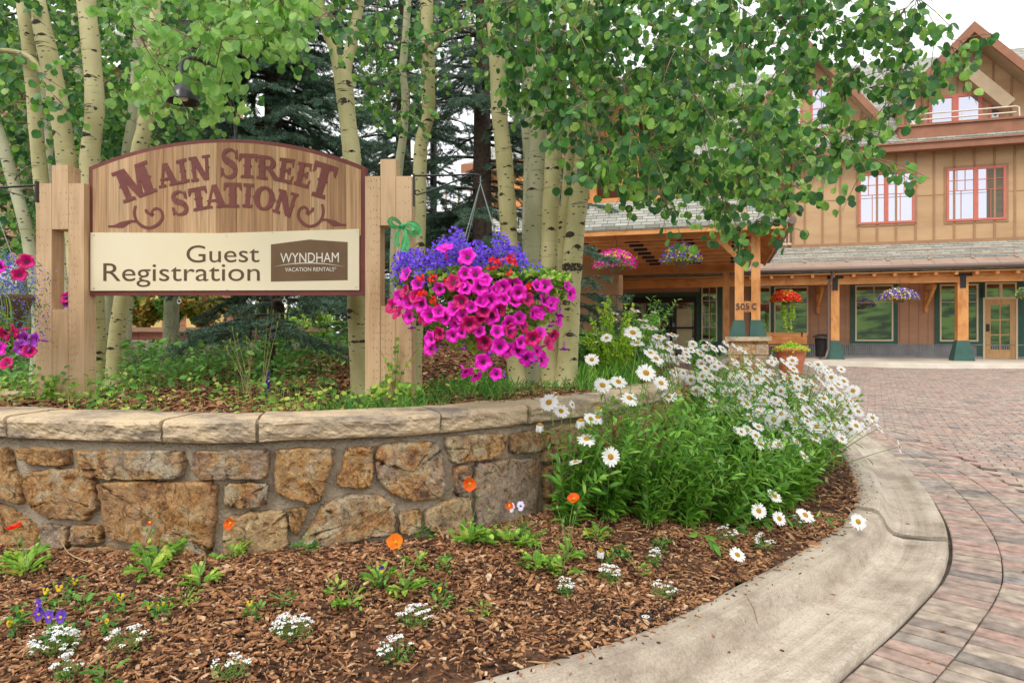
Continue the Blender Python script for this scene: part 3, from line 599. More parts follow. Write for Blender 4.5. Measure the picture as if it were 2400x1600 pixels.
lo_ = [(x, y+1.9*math.sin(math.pi*(x-640)/171)) for x,y in c[1:-1]][::-1]; 
sflat(mb, c+lo_, .0112, .0122)
ri = [(787.5+2.2*math.cos(t), 628.5+2.2*math.sin(t)) for t in np.linspace(0,2*math.pi,13)]
for a, b in zip(ri[:-1], ri[1:]): sflat(mb, [a,b,(b[0]*.72+787.5*.28,b[1]*.72+628.5*.28),(a[0]*.72+787.5*.28,a[1]*.72+628.5*.28)], .0112,.012)
sbuild(mb, 'logo_lettering', M['whiteink'], panel)
# slab letters
def ring(cx, cy, rx, ry, t0, t1, wx, wy=None, n=12):
    wy = wx if wy is None else wy; out = []; ts = np.linspace(t0,t1,n+1)
    for a, b in zip(ts[:-1], ts[1:]):
        o = lambda t: (cx+rx*math.cos(t), cy+ry*math.sin(t)); i_ = lambda t: (cx+(rx-wx)*math.cos(t), cy+(ry-wy)*math.sin(t))
        out.append([o(a),o(b),i_(b),i_(a)])
    return out
def spur(x, y=.5, w=.05, h=.06): return [(x-w,y),(x,y+h),(x+w,y),(x,y-h)]
def serif(x0, x1, y0, y1, t=.1):  # slab with clipped ends
    return [(x0,y0),(x1,y0),(x1-.0,y1),(x0+.0,y1)]
G = {
'I': [[(.28,0),(.72,0),(.72,1),(.28,1)], serif(.0,1,0,.13), serif(.0,1,.87,1), spur(.28,w=.1), spur(.72,w=.1)],
'T': [[(.33,0),(.67,0),(.67,1),(.33,1)], [(.12,0),(.88,0),(.84,.12),(.16,.12)], [(0,.84),(1,.84),(.97,1),(.03,1)], [(0,.66),(.10,.72),(.16,.85),(.0,.85)], [(1,.66),(.90,.72),(.84,.85),(1,.85)], spur(.33,.5,.08), spur(.67,.5,.08)],
'E': [[(.14,0),(.44,0),(.44,1),(.14,1)], [(0,0),(.96,0),(.92,.14),(0,.14)], [(0,.86),(.90,.86),(.94,1),(0,1)], [(.82,.12),(.93,.12),(1,.34),(.88,.28)], [(.80,.88),(.92,.88),(.93,.66),(.84,.72)], [(.4,.45),(.68,.45),(.68,.57),(.4,.57)], [(.64,.36),(.76,.38),(.76,.66),(.64,.62)], spur(.14,.5,.07)],
'M': [[(.10,0),(.27,0),(.27,1),(.10,1)], [(.66,0),(.91,0),(.91,1),(.66,1)], [(.10,1),(.36,1),(.60,.08),(.46,0)], [(.46,0),(.58,0),(.74,1),(.66,1)], [(0,0),(.37,0),(.35,.10),(.02,.10)], [(.56,0),(1,0),(.98,.10),(.58,.10)], [(0,.90),(.3,.90),(.3,1),(0,1)], [(.7,.90),(1,.90),(1,1),(.7,1)], spur(.10,.5,.05), spur(.91,.5,.06)],
'N': [[(.10,0),(.27,0),(.27,1),(.10,1)], [(.76,0),(.92,.0),(.92,1),(.76,1)], [(.02,1),(.36,1),(.92,0),(.66,0)], [(0,0),(.38,0),(.38,.11),(0,.11)], [(0,.89),(.3,.89),(.3,1),(0,1)], [(.62,.89),(1,.89),(1,1),(.62,1)], spur(.10,.45,.06), spur(.92,.5,.06)],
'A': [[(.10,.05),(.22,.05),(.50,1),(.40,1)], [(.60,.05),(.90,.05),(.62,1),(.38,1)], [(.22,.27),(.72,.27),(.70,.38),(.26,.38)], [(0,0),(.36,0),(.34,.11),(.02,.11)], [(.50,0),(1,0),(.98,.11),(.52,.11)], spur(.17,.32,.05)],
'R': [[(.10,0),(.38,0),(.38,1),(.10,1)], [(0,0),(.48,0),(.48,.11),(0,.11)], [(0,.87),(.55,.87),(.55,1),(0,1)], [(.36,.44),(.55,.44),(.55,.56),(.36,.56)]] + ring(.52,.72,.36,.28,-math.pi/2,math.pi/2,.24,.12) + [[(.44,.5),(.66,.5),(.94,.14),(.76,.0)], [(.76,0),(.94,.14),(1,.12),(1,0)], spur(.10,.5,.05)],
'O': ring(.5,.5,.5,.5,0,2*math.pi,.27,.12,24)+[spur(.0,.5,.06),spur(1,.5,.06)],
}
# S: stroke of changing width
def sstroke():
    pts = [(.90,.68),(.88,.80),(.72,.93),(.48,.95),(.24,.88),(.17,.74),(.28,.62),(.52,.53),(.75,.42),(.84,.26),(.74,.11),(.50,.05),(.26,.08),(.12,.22),(.08,.34)]
    wd = [.015,.05,.045,.055,.09,.12,.125,.12,.125,.12,.09,.055,.045,.05,.015]
    c = spline(np.column_stack([pts, wd]), .05); T = np.gradient(c[:,:2],axis=0); T/=np.linalg.norm(T,axis=1)[:,None]; N_ = np.stack([-T[:,1],T[:,0]],1)
    a = c[:,:2]+N_*c[:,2:3]; b = c[:,:2]-N_*c[:,2:3]; return [[tuple(a[i]),tuple(a[i+1]),tuple(b[i+1]),tuple(b[i])] for i in range(len(c)-1)]
G['S'] = sstroke()+[[(.82,.66),(.99,.62),(.96,.96),(.84,.84)], [(.0,.38),(.16,.34),(.16,.14),(.02,.04)]]
LET = [('M',(322,482),(600,380),(507,128),(218,235)),('A',(612,358),(784,318),(742,135),(570,172)),('I',(778,325),(862,305),(832,110),(750,130)),('N',(878,305),(1035,285),(1028,80),(853,105)),
('S',(1118,278),(1262,278),(1260,30),(1118,30)),('T',(1262,272),(1408,276),(1418,76),(1268,72)),('R',(1412,277),(1600,298),(1590,102),(1415,80)),('E',(1578,296),(1708,328),(1735,122),(1605,105)),('E',(1716,325),(1845,362),(1880,160),(1757,138)),('T',(1845,410),(1990,455),(2092,190),(1890,125)),
('S',(728,590),(868,568),(828,366),(698,388)),('T',(878,548),(1020,526),(998,335),(845,365)),('A',(985,528),(1180,510),(1150,318),(975,338)),('T',(1140,512),(1290,514),(1290,312),(1142,312)),('I',(1297,512),(1376,518),(1390,322),(1306,316)),('O',(1380,530),(1552,548),(1572,352),(1400,328)),('N',(1540,548),(1700,602),(1758,405),(1598,360))]
mb = MB(); zc = 0
for ch, bl_, br_, tr_, tl_ in LET:
    Q = [np.array((200+x/3.51, 340+y/3.51)) for x,y in (bl_,br_,tr_,tl_)]
    for poly in G[ch]:
        pp = []
        for u, v in poly: pp.append(tuple((Q[0]*(1-u)+Q[1]*u)*(1-v)+(Q[3]*(1-u)+Q[2]*u)*v))
        zc = (zc+1) % 9; sflat(mb, pp, .003, .0075+zc*.00012)
def stroke(mb, pts, w):
    c = spline(np.column_stack([[(200+x/3.51,340+y/3.51) for x,y in pts], np.array(w)/3.51]), 2); T = np.gradient(c[:,:2],axis=0); T/=np.linalg.norm(T,axis=1)[:,None]; N_ = np.stack([-T[:,1],T[:,0]],1)
    a = c[:,:2]+N_*c[:,2:3]; b = c[:,:2]-N_*c[:,2:3]
    for i in range(len(c)-1): sflat(mb, [tuple(a[i]),tuple(a[i+1]),tuple(b[i+1]),tuple(b[i])], .003, .0076+.0001*(i%3))
for mir in (0,1):
    f = (lambda p: [(2148-(x-195)*.88, y-12) for x,y in p]) if mir else (lambda p: p)
    stroke(mb, f([(418,500),(408,560),(425,620),(470,665),(535,682),(600,655),(640,600),(630,545),(590,522),(555,545),(560,580)]), [10,11,11,12,12,13,11,10,10,9,14])
    stroke(mb, f([(560,578),(530,565),(508,548),(505,528)]), [16,9,12,8])
    stroke(mb, f([(430,630),(380,628),(330,648),(300,658),(245,668),(195,670)]), [9,10,20,24,9,8])
sbuild(mb, 'carved_lettering', M['maroon'])
# posts
def board(mb, x0, x1, yt, yb, off0, off1, mi=0, zt=None, zb=None):
    a = SP(x0,yb,off1); b = SP(x1,yb,off1); zt_ = SP((x0+x1)/2,yt,off1)[2] if zt is None else zt; zb_ = (a[2]+b[2])/2 if zb is None else zb
    c = b-sn*(off1-off0); d = a-sn*(off1-off0); Z = lambda p,z: (p[0],p[1],z)
    mb.hexa([Z(a,zb_),Z(b,zb_),Z(c,zb_),Z(d,zb_)], [Z(a,zt_),Z(b,zt_),Z(c,zt_),Z(d,zt_)], mi)
for nm, X4, yt, ymt, yg0, yg1 in (('left',(83.5,121.5,159.5,197.5),430,387,537,725),('right',(855,891.5,927.5,965.5),413,373,528,717)):
    pr_ = empty('post', (0,0,0)); pr_.parent = signroot
    f0, f1 = -.055, .045
    for i in (0,2):
        mb = MB(); board(mb, X4[i]+.75, X4[i+1]-.75, yt, 980, f0, f1+.0012*i, zb=.80); sbuild(mb, 'upright', M['post'], pr_)
    mb = MB(); board(mb, X4[1]+.2, X4[2]-.2, ymt, yg0, f0, f1+.003); sbuild(mb, 'upper_block', M['post'], pr_)
    mb = MB(); board(mb, X4[1]+.2, X4[2]-.2, yg1, 980, f0, f1-.004, zb=.80); sbuild(mb, 'lower_block', M['post'], pr_)
# eye bolts
for x, y in ((420,694),(667,694)):
    mb = MB(); p = SP(x,y,-.02); mb.tube([p+(0,0,.02),p-(0,0,.018)], .003, 6); c = p-(0,0,.030)
    mb.tube([c+su*.012*math.cos(t)+np.array([0,0,.012*math.sin(t)]) for t in np.linspace(0,2*math.pi,16)], .0032, 6); sbuild(mb, 'eye_bolt', M['steel'])
# ---------------- buildings ----------------
class Frame:
    def __init__(s, px1, d1, px2, d2):
        a = P(px1,HZ,d1)[:2]; b = P(px2,HZ,d2)[:2]; s.o = a; s.c = (a-b)/np.linalg.norm(a-b); s.n = np.array([s.c[1],-s.c[0]]); s.ang = math.atan2(s.c[1],s.c[0])
    def L(s, px, py, v=0):
        k = (px-1200)/F; o = s.o+s.n*v; u = (k*o[1]-o[0])/(s.c[0]-k*s.c[1]); d = o[1]+s.c[1]*u
        return u, EYE-(py-HZ)/F*d
    def U(s, px, v=0): return s.L(px,HZ,v)[0]
    def Z(s, px, py, v=0): return s.L(px,py,v)[1]
FB = Frame(2320, 23.9, 2021, 25.1)
def fb(mb, u0, u1, z0, z1, v0, v1, mi=0): return mb.box((u0,-v0,z0),(u1,-v1,z1),mi)
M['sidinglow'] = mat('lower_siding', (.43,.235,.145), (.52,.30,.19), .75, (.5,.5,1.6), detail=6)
def siding_mat(name, c, c2, pitch=0):
    return mat(name, c, c2, .75, (.5,.5,1.6), detail=6, bump=.1, bscale=8)
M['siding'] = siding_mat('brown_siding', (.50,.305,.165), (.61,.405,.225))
M['batten'] = mat('brown_batten', (.36,.20,.105), (.42,.24,.13), .7, (3,3,3))
M['trimbr'] = mat('fascia_brown', (.30,.13,.075), (.38,.17,.10), .6, (2,2,2))
M['timber'] = wood_mat('stained_timber', (.74,.36,.13), (.56,.23,.07), 'x', freq=12)
M['timberz'] = wood_mat('stained_timber_post', (.74,.36,.13), (.50,.20,.06), 'z', freq=12)
M['deck'] = mat('soffit_boards', (.66,.32,.11), (.76,.40,.15), .65, (2,14,2))
M['green'] = mat('green_trim', (.030,.095,.075), (.045,.125,.10), .55, (4,4,4))
M['creamtrim'] = mat('cream_trim', (.72,.62,.42), None, .5)
M['redframe'] = mat('red_frame', (.60,.16,.11), (.66,.20,.14), .5, (4,4,4))
M['whiterail'] = mat('rail_paint', (.75,.70,.60), None, .5)
M['glassup'] = glass_mat('upper_glass', (.30,.30,.34), .85, (.60,.61,.68))
M['glassdn'] = glass_mat('shop_glass', (.02,.022,.018), .40, (.8,.85,.8))
M['darkin'] = mat('dark_interior', (.012,.009,.007), None, .8)
M['gutter'] = mat('gutter_metal', (.20,.15,.13), None, .4, metal=.4)
M['greymetal'] = mat('corrugated', (.26,.27,.29), (.33,.34,.36), .45, (3,3,3), metal=.5)
M['dooroak'] = wood_mat('oak_door', (.60,.38,.19), (.48,.28,.13), 'z', freq=20)
M['steelgrey'] = mat('snow_rail', (.50,.40,.31), None, .5, metal=.2)
def shingle_mat(name, ax='x'):
    m, n, l, b = new_mat(name); b.inputs['Roughness'].default_value = .9; t = n.new('ShaderNodeTexCoord'); sx = n.new('ShaderNodeSeparateXYZ'); cx = n.new('ShaderNodeCombineXYZ'); l.new(t.outputs['Object'], sx.inputs[0])
    l.new(sx.outputs['X' if ax=='x' else 'Y'], cx.inputs[0]); l.new(sx.outputs['Z'], cx.inputs[1])
    bt = n.new('ShaderNodeTexBrick'); bt.inputs['Scale'].default_value = 1; bt.inputs['Brick Width'].default_value = .30; bt.inputs['Row Height'].default_value = .085; bt.inputs['Mortar Size'].default_value = .008; bt.offset = .37
    bt.inputs['Color1'].default_value = (.27,.27,.225,1); bt.inputs['Color2'].default_value = (.44,.44,.38,1); bt.inputs['Mortar'].default_value = (.09,.088,.075,1); l.new(cx.outputs[0], bt.inputs['Vector'])
    l.new(bt.outputs['Color'], b.inputs['Base Color']); return m
M['shingle'] = shingle_mat('shingles'); M['shingley'] = shingle_mat('shingles_side','y')
def root_of(fr, name, label, cat): return empty(name, (fr.o[0],fr.o[1],0), label, cat, rz=fr.ang)
def window(parent, fr, px0, px1, py0, py1, frame, glass, v=0, cols=(1,), grid=None, name='window', trim=None, fw=.06, bot=2, zz=None):
    """casement window with frame, panes and glazing bars; cols = number of sashes, grid=(bars across, rows in the upper part)"""
    u0 = fr.U(px0,v); u1 = fr.U(px1,v); pm = (px0+px1)/2; z1 = fr.Z(pm,py0,v); z0 = fr.Z(pm,py1,v)
    if zz: z0, z1 = zz
    mb = MB(); v1 = v+.05
    fb(mb,u0,u1,z0,z0+fw,v,v1); fb(mb,u0,u1,z1-fw,z1,v,v1); fb(mb,u0,u0+fw,z0+fw,z1-fw,v,v1); fb(mb,u1-fw,u1,z0+fw,z1-fw,v,v1)
    n_ = cols if isinstance(cols,int) else 1
    for i in range(1,n_):
        uc = u0+(u1-u0)*i/n_; fb(mb,uc-fw*.9,uc+fw*.9,z0+fw,z1-fw,v,v1+.004)
    w = mb.build(name, frame, parent)
    mb = MB(); fb(mb,u0+fw*.5,u1-fw*.5,z0+fw*.5,z1-fw*.5,v-.02,v+.012); mb.build('pane', glass, w)
    if grid:
        gc, gr, frac = grid; mb = MB(); t = .02
        for i in range(n_):
            a = u0+(u1-u0)*i/n_+fw; b = u0+(u1-u0)*(i+1)/n_-fw; zs = z1-fw-(z1-z0-2*fw)*frac
            for r_ in range(1,gr+1):
                z = z1-fw-(z1-fw-zs)*r_/gr; fb(mb,a,b,z-t/2,z+t/2,v+.01,v+.034)
            for c_ in range(1,gc): u = a+(b-a)*c_/gc; fb(mb,u-t/2,u+t/2,zs,z1-fw,v+.01,v+.032)
            for c_ in range(1,bot): u = a+(b-a)*c_/bot; fb(mb,u-t/2,u+t/2,z0+fw,zs,v+.01,v+.032)
        mb.build('glazing_bars', frame, w)
    if trim:
        tm, tw = trim; mb = MB(); fb(mb,u0-tw,u1+tw,z0-tw,z0-.002,v-.01,v+.03); fb(mb,u0-tw,u1+tw,z1+.002,z1+tw,v-.01,v+.03); fb(mb,u0-tw,u0-.002,z0,z1,v-.01,v+.028); fb(mb,u1+.002,u1+tw,z0,z1,v-.01,v+.028); mb.build('casing', tm, w)
    return w
lodge = root_of(FB, 'lodge_building', 'brown board and batten lodge with red framed upper windows and a timber arcade', 'building')
UL = FB.U(1857); zr = FB.Z(2100,572); ze = FB.Z(2100,345,.6); zg = .40
u_r = 4.5; u_l = -19
# upper wall, recessed part to the left
mb = MB(); fb(mb,UL,u_r,zr-.3,ze+.1,-.3,0); fb(mb,u_l,UL-.01,zr-.3,ze+.1,-1.8,-1.5); fb(mb,UL-.001,UL+.25,zr-.3,ze+.1,-1.7,-.31); mb.build('upper_wall', M['siding'], lodge)
mb = MB(); ub = [UL+.04]+[FB.U(1800+x/3.485) for x in (300,445,590,740,890,1045,1205,1355,1520,1685,1850,2015)]
du = ub[-1]-ub[-2]; ub += [ub[-1]+du*i for i in range(1,6)]
for u in ub: fb(mb,u-.035,u+.035,zr-.1,ze,0,.03)
for i in range(26): u = UL-.5-i*.62; fb(mb,u-.035,u+.035,zr-.1,ze,-1.5,-1.47)
fb(mb,UL,u_r,FB.Z(2100,462)-.012,FB.Z(2100,462)+.012,0,.012)
fb(mb,UL-.03,u_r,zr-.3,zr+.10,0,.045); mb.build('battens', M['batten'], lodge)
window(lodge,FB,2012,2143,405,524,M['redframe'],M['glassup'],.0,2,(3,2,.42),trim=(M['batten'],.08),fw=.075)
w2 = window(lodge,FB,2218,2357,392,517,M['redframe'],M['glassup'],.0,2,(3,2,.42),trim=(M['batten'],.08),fw=.075)
ud = FB.U(2320,.02); mb = MB(); zt2 = FB.Z(2300,397); zb2 = FB.Z(2300,511); fb(mb,FB.U(2312),FB.U(2350),zb2,zt2,.0125,.016); mb.build('blind', mat('dark_blind',(.10,.085,.06),(.20,.17,.12),.7,(1,1,60)), w2)
window(lodge,FB,1560,1650,400,540,M['redframe'],M['glassup'],-1.5,2,(3,2,.42),fw=.075); window(lodge,FB,1380,1470,410,540,M['redframe'],M['glassup'],-1.5,2,(3,2,.42),fw=.075)
# balcony railing in the recess
mb = MB(); u0 = FB.U(1800,-.1); u1 = UL-.02; zb = FB.Z(1840,573,-.1)
fb(mb,u0-2,u1,zb-.02,zb+.05,-.14,-.08); fb(mb,u0-2,u1,zb+.95,zb+1.02,-.14,-.08)
for u in np.arange(u0-2,u1,.13): fb(mb,u,u+.03,zb+.05,zb+.95,-.125,-.095)
mb.build('balcony_railing', M['whiterail'], lodge)
# main roof
zrg = FB.Z(2150,138,-7); v0, v1 = .62, -7
mb = MB(); mb.hexa([(u_l,-v0,ze+.08),(u_r,-v0,ze+.08),(u_r,-v1,zrg-.1),(u_l,-v1,zrg-.1)],[(u_l,-v0,ze+.22),(u_r,-v0,ze+.22),(u_r,-v1,zrg),(u_l,-v1,zrg)])
mb.hexa([(u_l,-v1+.01,zrg-.1),(u_r,-v1+.01,zrg-.1),(u_r,-v1+7,ze),(u_l,-v1+7,ze)],[(u_l,-v1+.01,zrg),(u_r,-v1+.01,zrg),(u_r,-v1+7,ze+.1),(u_l,-v1+7,ze+.1)])
roof = mb.build('roof', M['shingle'], lodge)
mb = MB(); fb(mb,u_l,u_r,ze-.16,ze+.06,.56,.66); fb(mb,u_l,u_r,ze+.065,ze+.12,.60,.72); fb(mb,u_l,u_r,ze-.10,ze-.06,.0,.55); mb.build('fascia', M['trimbr'], roof)
def roofz(v): return ze+.22+(zrg-ze-.22)*(v0-v)/(v0-v1)
# vents
for px, py in ((2110,162),(1698,280)):
    u = FB.U(px,-4); z = FB.Z(px,py,-4); mb = MB(); mb.lathe([(.09,-.6),(.09,.25),(.16,.26),(.16,.36),(.05,.42)],(u,4,z),12); mb.build('roof_vent', mat('vent_metal',(.18,.2,.24),None,.5), lodge)
# gable dormer builder
def dormer(px_pk, py_pk, px_l, py_l, zbase, v, uhalf_wall, ov=.55, label=None):
    up, zp = FB.L(px_pk,py_pk,v+ov); ul, zl = FB.L(px_l,py_l,v+ov); hw = abs(up-ul); slope = (zp-zl)/hw
    dz = .16; d = empty('dormer'); d.parent = lodge
    back = -8
    for sgn in (-1,1):
        a = (up,-(v+ov),zp); b = (up+sgn*hw,-(v+ov),zl); a2 = (up,-back,zp); b2 = (up+sgn*hw,-back,zl)
        lo4 = [(p[0],p[1],p[2]-dz) for p in (a,b,b2,a2)]; mb = MB(); mb.hexa(lo4,[a,b,b2,a2]); mb.build('roof_slope', M['shingley'], d)
        mb = MB(); q = lambda p,dy,dz_: (p[0],p[1]-dy,p[2]+dz_)
        mb.hexa([q(a,.001,-.34),q(b,.001,-.34),q(b,.09,-.34),q(a,.09,-.34)],[q(a,.001,.03),q(b,.001,.03),q(b,.09,.03),q(a,.09,.03)]); mb.build('bargeboard', M['trimbr'], d)
        mb = MB(); mb.hexa([(up+sgn*.0,-(v+ov)+.02,zp-dz-.05),(up+sgn*hw,-(v+ov)+.02,zl-dz-.05),(up+sgn*hw,-v,zl-dz-.05),(up,-v,zp-dz-.05)],[(up,-(v+ov)+.02,zp-dz-.003),(up+sgn*hw,-(v+ov)+.02,zl-dz-.003),(up+sgn*hw,-v,zl-dz-.003),(up,-v,zp-dz-.003)]); mb.build('soffit', M['creamsof'], d)
    mb = MB(); w = uhalf_wall; zw = zp-dz-.05-slope*w
    mb.add([(up-w,-v,zbase),(up+w,-v,zbase),(up+w,-v,zw),(up,-v,zp-dz-.06),(up-w,-v,zw)]+[(up-w,-v+.25,zbase),(up+w,-v+.25,zbase),(up+w,-v+.25,zw),(up,-v+.25,zp-dz-.06),(up-w,-v+.25,zw)],[(0,1,2,3,4),(5,9,8,7,6),(0,5,6,1),(1,6,7,2),(2,7,8,3),(3,8,9,4),(4,9,5,0)])
    for sgn in (-1,1): mb.box((up+sgn*w,-v+.001,zbase),(up+sgn*(w-.2),-back,zw))
    mb.build('dormer_wall', M['siding'], d)
    mb = MB()
    for u in np.arange(up-w+.1, up+w, .55):
        zt = zp-dz-.1-slope*abs(u-up); fb(mb,u-.035,u+.035,zbase,zt,v,v+.03)
    mb.build('battens', M['batten'], d)
    return up, zp, hw, slope, d
M['creamsof'] = mat('soffit_paint', (.42,.31,.20), (.50,.38,.25), .7, (2,2,2))
zsill = FB.Z(2250,293,.25)
up, zp, hw, sl, dd = dormer(2282,54,2118,222,zsill-.2,-.2,2.0,ov=.85)
# inner cream brace box and balcony shelf
mb = MB()
for sgn in (1,):
    a = np.array([up-.2, -.05, zp-1.32]); b = np.array([up+1.2, -.05, zp-1.32-sl*1.4]); mb.beam(a,b,.42,.50,up=(0,-1,0))
mb.build('gable_brace', M['creamsof'], dd)
window(dd,FB,2176,2302,222,292,M['redframe'],M['glassup'],-.17,2,fw=.11); window(dd,FB,2318,2346,238,284,M['redframe'],M['glassdn'],-.17,1,fw=.06)
mb = MB(); fb(mb,up-2.25,up+2.2,zsill-.45,zsill-.02,-.3,.55); fb(mb,up-2.3,up+2.25,zsill-.018,zsill+.05,-.3,.62); mb.build('balcony_shelf', M['trimbr'], dd)
mb = MB(); 
for h in (.22,.42): mb.tube([(up-1.75,-.5,zsill+h),(up+1.3,-.5,zsill+h)],.028,8)
mb.tube([(up+1.3,-.5,zsill+.42),(up+1.38,-.5,zsill+.38),(up+1.4,-.5,zsill+.05)],.028,8); mb.tube([(up-.3,-.5,zsill+.04),(up-.3,-.5,zsill+.42)],.022,6); mb.box((up-1.9,-.46,zsill+.05),(up-1.75,-.54,zsill+.8)); mb.build('balcony_rail', M['whiterail'], dd)
up2, zp2, hw2, sl2, d2 = dormer(1896,98,2062,268,FB.Z(1900,318,.2),-.2,2.1,ov=.7)
window(d2,FB,1832,1880,205,305,M['redframe'],M['glassup'],-.17,1,(2,2,.5),fw=.07); window(d2,FB,1900,1950,205,305,M['redframe'],M['glassup'],-.17,1,(2,2,.5),fw=.07)
dormer(1430,170,1290,300,FB.Z(1450,380,.2),-.2,2.1,ov=.7)
# arcade roof (skirt)
vg = 2.35; zgt = FB.Z(2100,632,vg)+.10; ua_l, ua_r = -19, u_r
mb = MB(); mb.hexa([(ua_l,0,zr-.14),(ua_r,0,zr-.14),(ua_r,-vg,zgt-.14),(ua_l,-vg,zgt-.14)],[(ua_l,0,zr),(ua_r,0,zr),(ua_r,-vg,zgt),(ua_l,-vg,zgt)]); ar = mb.build('arcade_roof', M['shingle'], lodge)
sv = lambda v: zr+(zgt-zr)*v/vg
mb = MB(); mb.hexa([(ua_l,-(vg-.62),sv(vg-.62)+.004),(ua_r,-(vg-.62),sv(vg-.62)+.004),(ua_r,-vg,zgt+.004),(ua_l,-vg,zgt+.004)],[(ua_l,-(vg-.62),sv(vg-.62)+.015),(ua_r,-(vg-.62),sv(vg-.62)+.015),(ua_r,-vg-.01,zgt+.015),(ua_l,-vg-.01,zgt+.015)])
for u in np.arange(ua_l,ua_r,.62): mb.hexa([(u,-(vg-.62),sv(vg-.62)+.016),(u+.02,-(vg-.62),sv(vg-.62)+.016),(u+.02,-vg,zgt+.016),(u,-vg,zgt+.016)],[(u,-(vg-.62),sv(vg-.62)+.03),(u+.02,-(vg-.62),sv(vg-.62)+.03),(u+.02,-vg,zgt+.03),(u,-vg,zgt+.03)])
mb.build('eave_flashing', mat('flashing',(.36,.25,.19),(.42,.30,.23),.6,(2,2,2)), ar)
mb = MB(); mb.tube([(ua_l,-vg-.09,zgt-.03),(ua_r,-vg-.09,zgt-.03)],.075,10); mb.build('gutter', M['gutter'], ar)
mb = MB(); vs = vg-.72
for i,px in enumerate((1885,1983,2078,2175,2276,2378,2480,1790,1700)):
    u = FB.U(px,vs); fb(mb,u-.018,u+.018,sv(vs)-.02,sv(vs)+.33,vs-.02,vs+.02); fb(mb,u-.04,u+.04,sv(vs)-.05,sv(vs)+.01,vs-.05,vs+.22)
for h in (.12,.31): mb.tube([(-10,-vs-.03,sv(vs)+h),(ua_r,-vs-.03,sv(vs)+h)],.022,6)
mb.build('snow_guard', M['steelgrey'], ar)
# rafters + soffit + beam
vb = 1.95; zbm1 = FB.Z(2200,656,vb); zbm0 = FB.Z(2200,686,vb) if False else FB.Z(2100,664,vb)
zb_t = FB.Z(2100,643,vb); zb_b = FB.Z(2100,664,vb)
mb = MB(); fb(mb,ua_l,ua_r,zb_b,zb_t,vb-.12,vb+.05); mb.build('arcade_beam', M['timber'], lodge)
mb = MB(); fb(mb,ua_l,ua_r,zgt-.2,zgt-.17,.0,vg); mb.build('arcade_ceiling', M['deck'], lodge)
for px in [1760+i*48.3 for i in range(14)]:
    u = FB.U(px,vg); mb = MB(); fb(mb,u-.05,u+.05,zgt-.30,zgt-.17,vb-.3,vg-.02); mb.build('rafter_tail', M['timber'], lodge)
# ground floor wall
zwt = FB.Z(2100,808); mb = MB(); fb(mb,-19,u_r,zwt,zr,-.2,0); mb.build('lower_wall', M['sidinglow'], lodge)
mb = MB()
for u in np.arange(-8.5,u_r,.30): fb(mb,u-.012,u+.012,zwt,zgt,0,.012)
for u in np.arange(-19,u_r,.55): fb(mb,u-.03,u+.03,zgt-.1,zr,0,.02)
mb.build('siding_joints', M['batten'], lodge)
mb = MB(); 
us = np.arange(-9,u_r,.035); V = []; zz = np.array([zg-.02,zwt])
for k,u in enumerate(us): V += [(u,-.03-.02*(k%2),zz[0]),(u,-.03-.02*(k%2),zz[1])]
mb.add(V,[(2*k,2*k+2,2*k+3,2*k+1) for k in range(len(us)-1)]); fb(mb,-9,u_r,zwt,zwt+.03,0,.07); fb(mb,-9,u_r,zg-.1,zg+.08,0,.06); mb.build('corrugated_base', M['greymetal'], lodge)
gtr = (M['green'],.15)
window(lodge,FB,2004,2093,668,799,M['creamtrim'],M['glassdn'],.03,1,(2,2,.30),trim=gtr,fw=.05,bot=1)
window(lodge,FB,2202,2292,666,800,M['creamtrim'],M['glassdn'],.03,1,(2,2,.30),trim=gtr,fw=.05,bot=1)
window(lodge,FB,1768,1806,672,785,M['creamtrim'],M['glassdn'],.03,1,(1,2,.35),trim=gtr,fw=.05,bot=1)
window(lodge,FB,1814,1894,672,785,M['creamtrim'],M['glassdn'],.03,1,(2,2,.35),fw=.05,bot=1)
window(lodge,FB,2308,2382,662,699,M['creamtrim'],M['glassdn'],.03,2,trim=gtr,fw=.05)
# door
u0 = FB.U(2308,.05); u1 = FB.U(2380,.05); zt = FB.Z(2340,701,.05); dr = MB(); s_ = .17
fb(dr,u0,u0+s_,zg+.01,zt,.02,.07); fb(dr,u1-s_,u1,zg+.01,zt,.02,.07); fb(dr,u0+s_,u1-s_,zt-.2,zt,.02,.069); fb(dr,u0+s_,u1-s_,zg+.01,zg+.32,.02,.069)
for k in (1,2): z = zg+.32+(zt-.2-zg-.32)*k/3; fb(dr,u0+s_,u1-s_,z-.02,z+.02,.03,.06)
fb(dr,(u0+u1)/2-.02,(u0+u1)/2+.02,zg+.32,zt-.2,.03,.058); door = dr.build('door', M['dooroak'], lodge)
mb = MB(); fb(mb,u0+s_-.01,u1-s_+.01,zg+.31,zt-.19,.025,.04); mb.build('pane', M['glassdn'], door)
mb = MB(); fb(mb,u0+.03,u0+.13,zg+.95,zg+1.2,.07,.10); mb.build('lock_plate', M['blackd'], door)
mb = MB(); fb(mb,u0-.06,u0-.002,zg,zt+.06,.0,.09); fb(mb,u1+.002,u1+.06,zg,zt+.06,.0,.09); fb(mb,u0,u1,zt+.002,zt+.06,.0,.09); mb.build('door_frame', M['creamtrim'], lodge)
mb = MB(); fb(mb,u0-.24,u0-.065,zg,zgt-.2,.0,.05); fb(mb,u1+.065,u1+.26,zg,zgt-.2,.0,.05); mb.build('green_casing', M['green'], lodge)
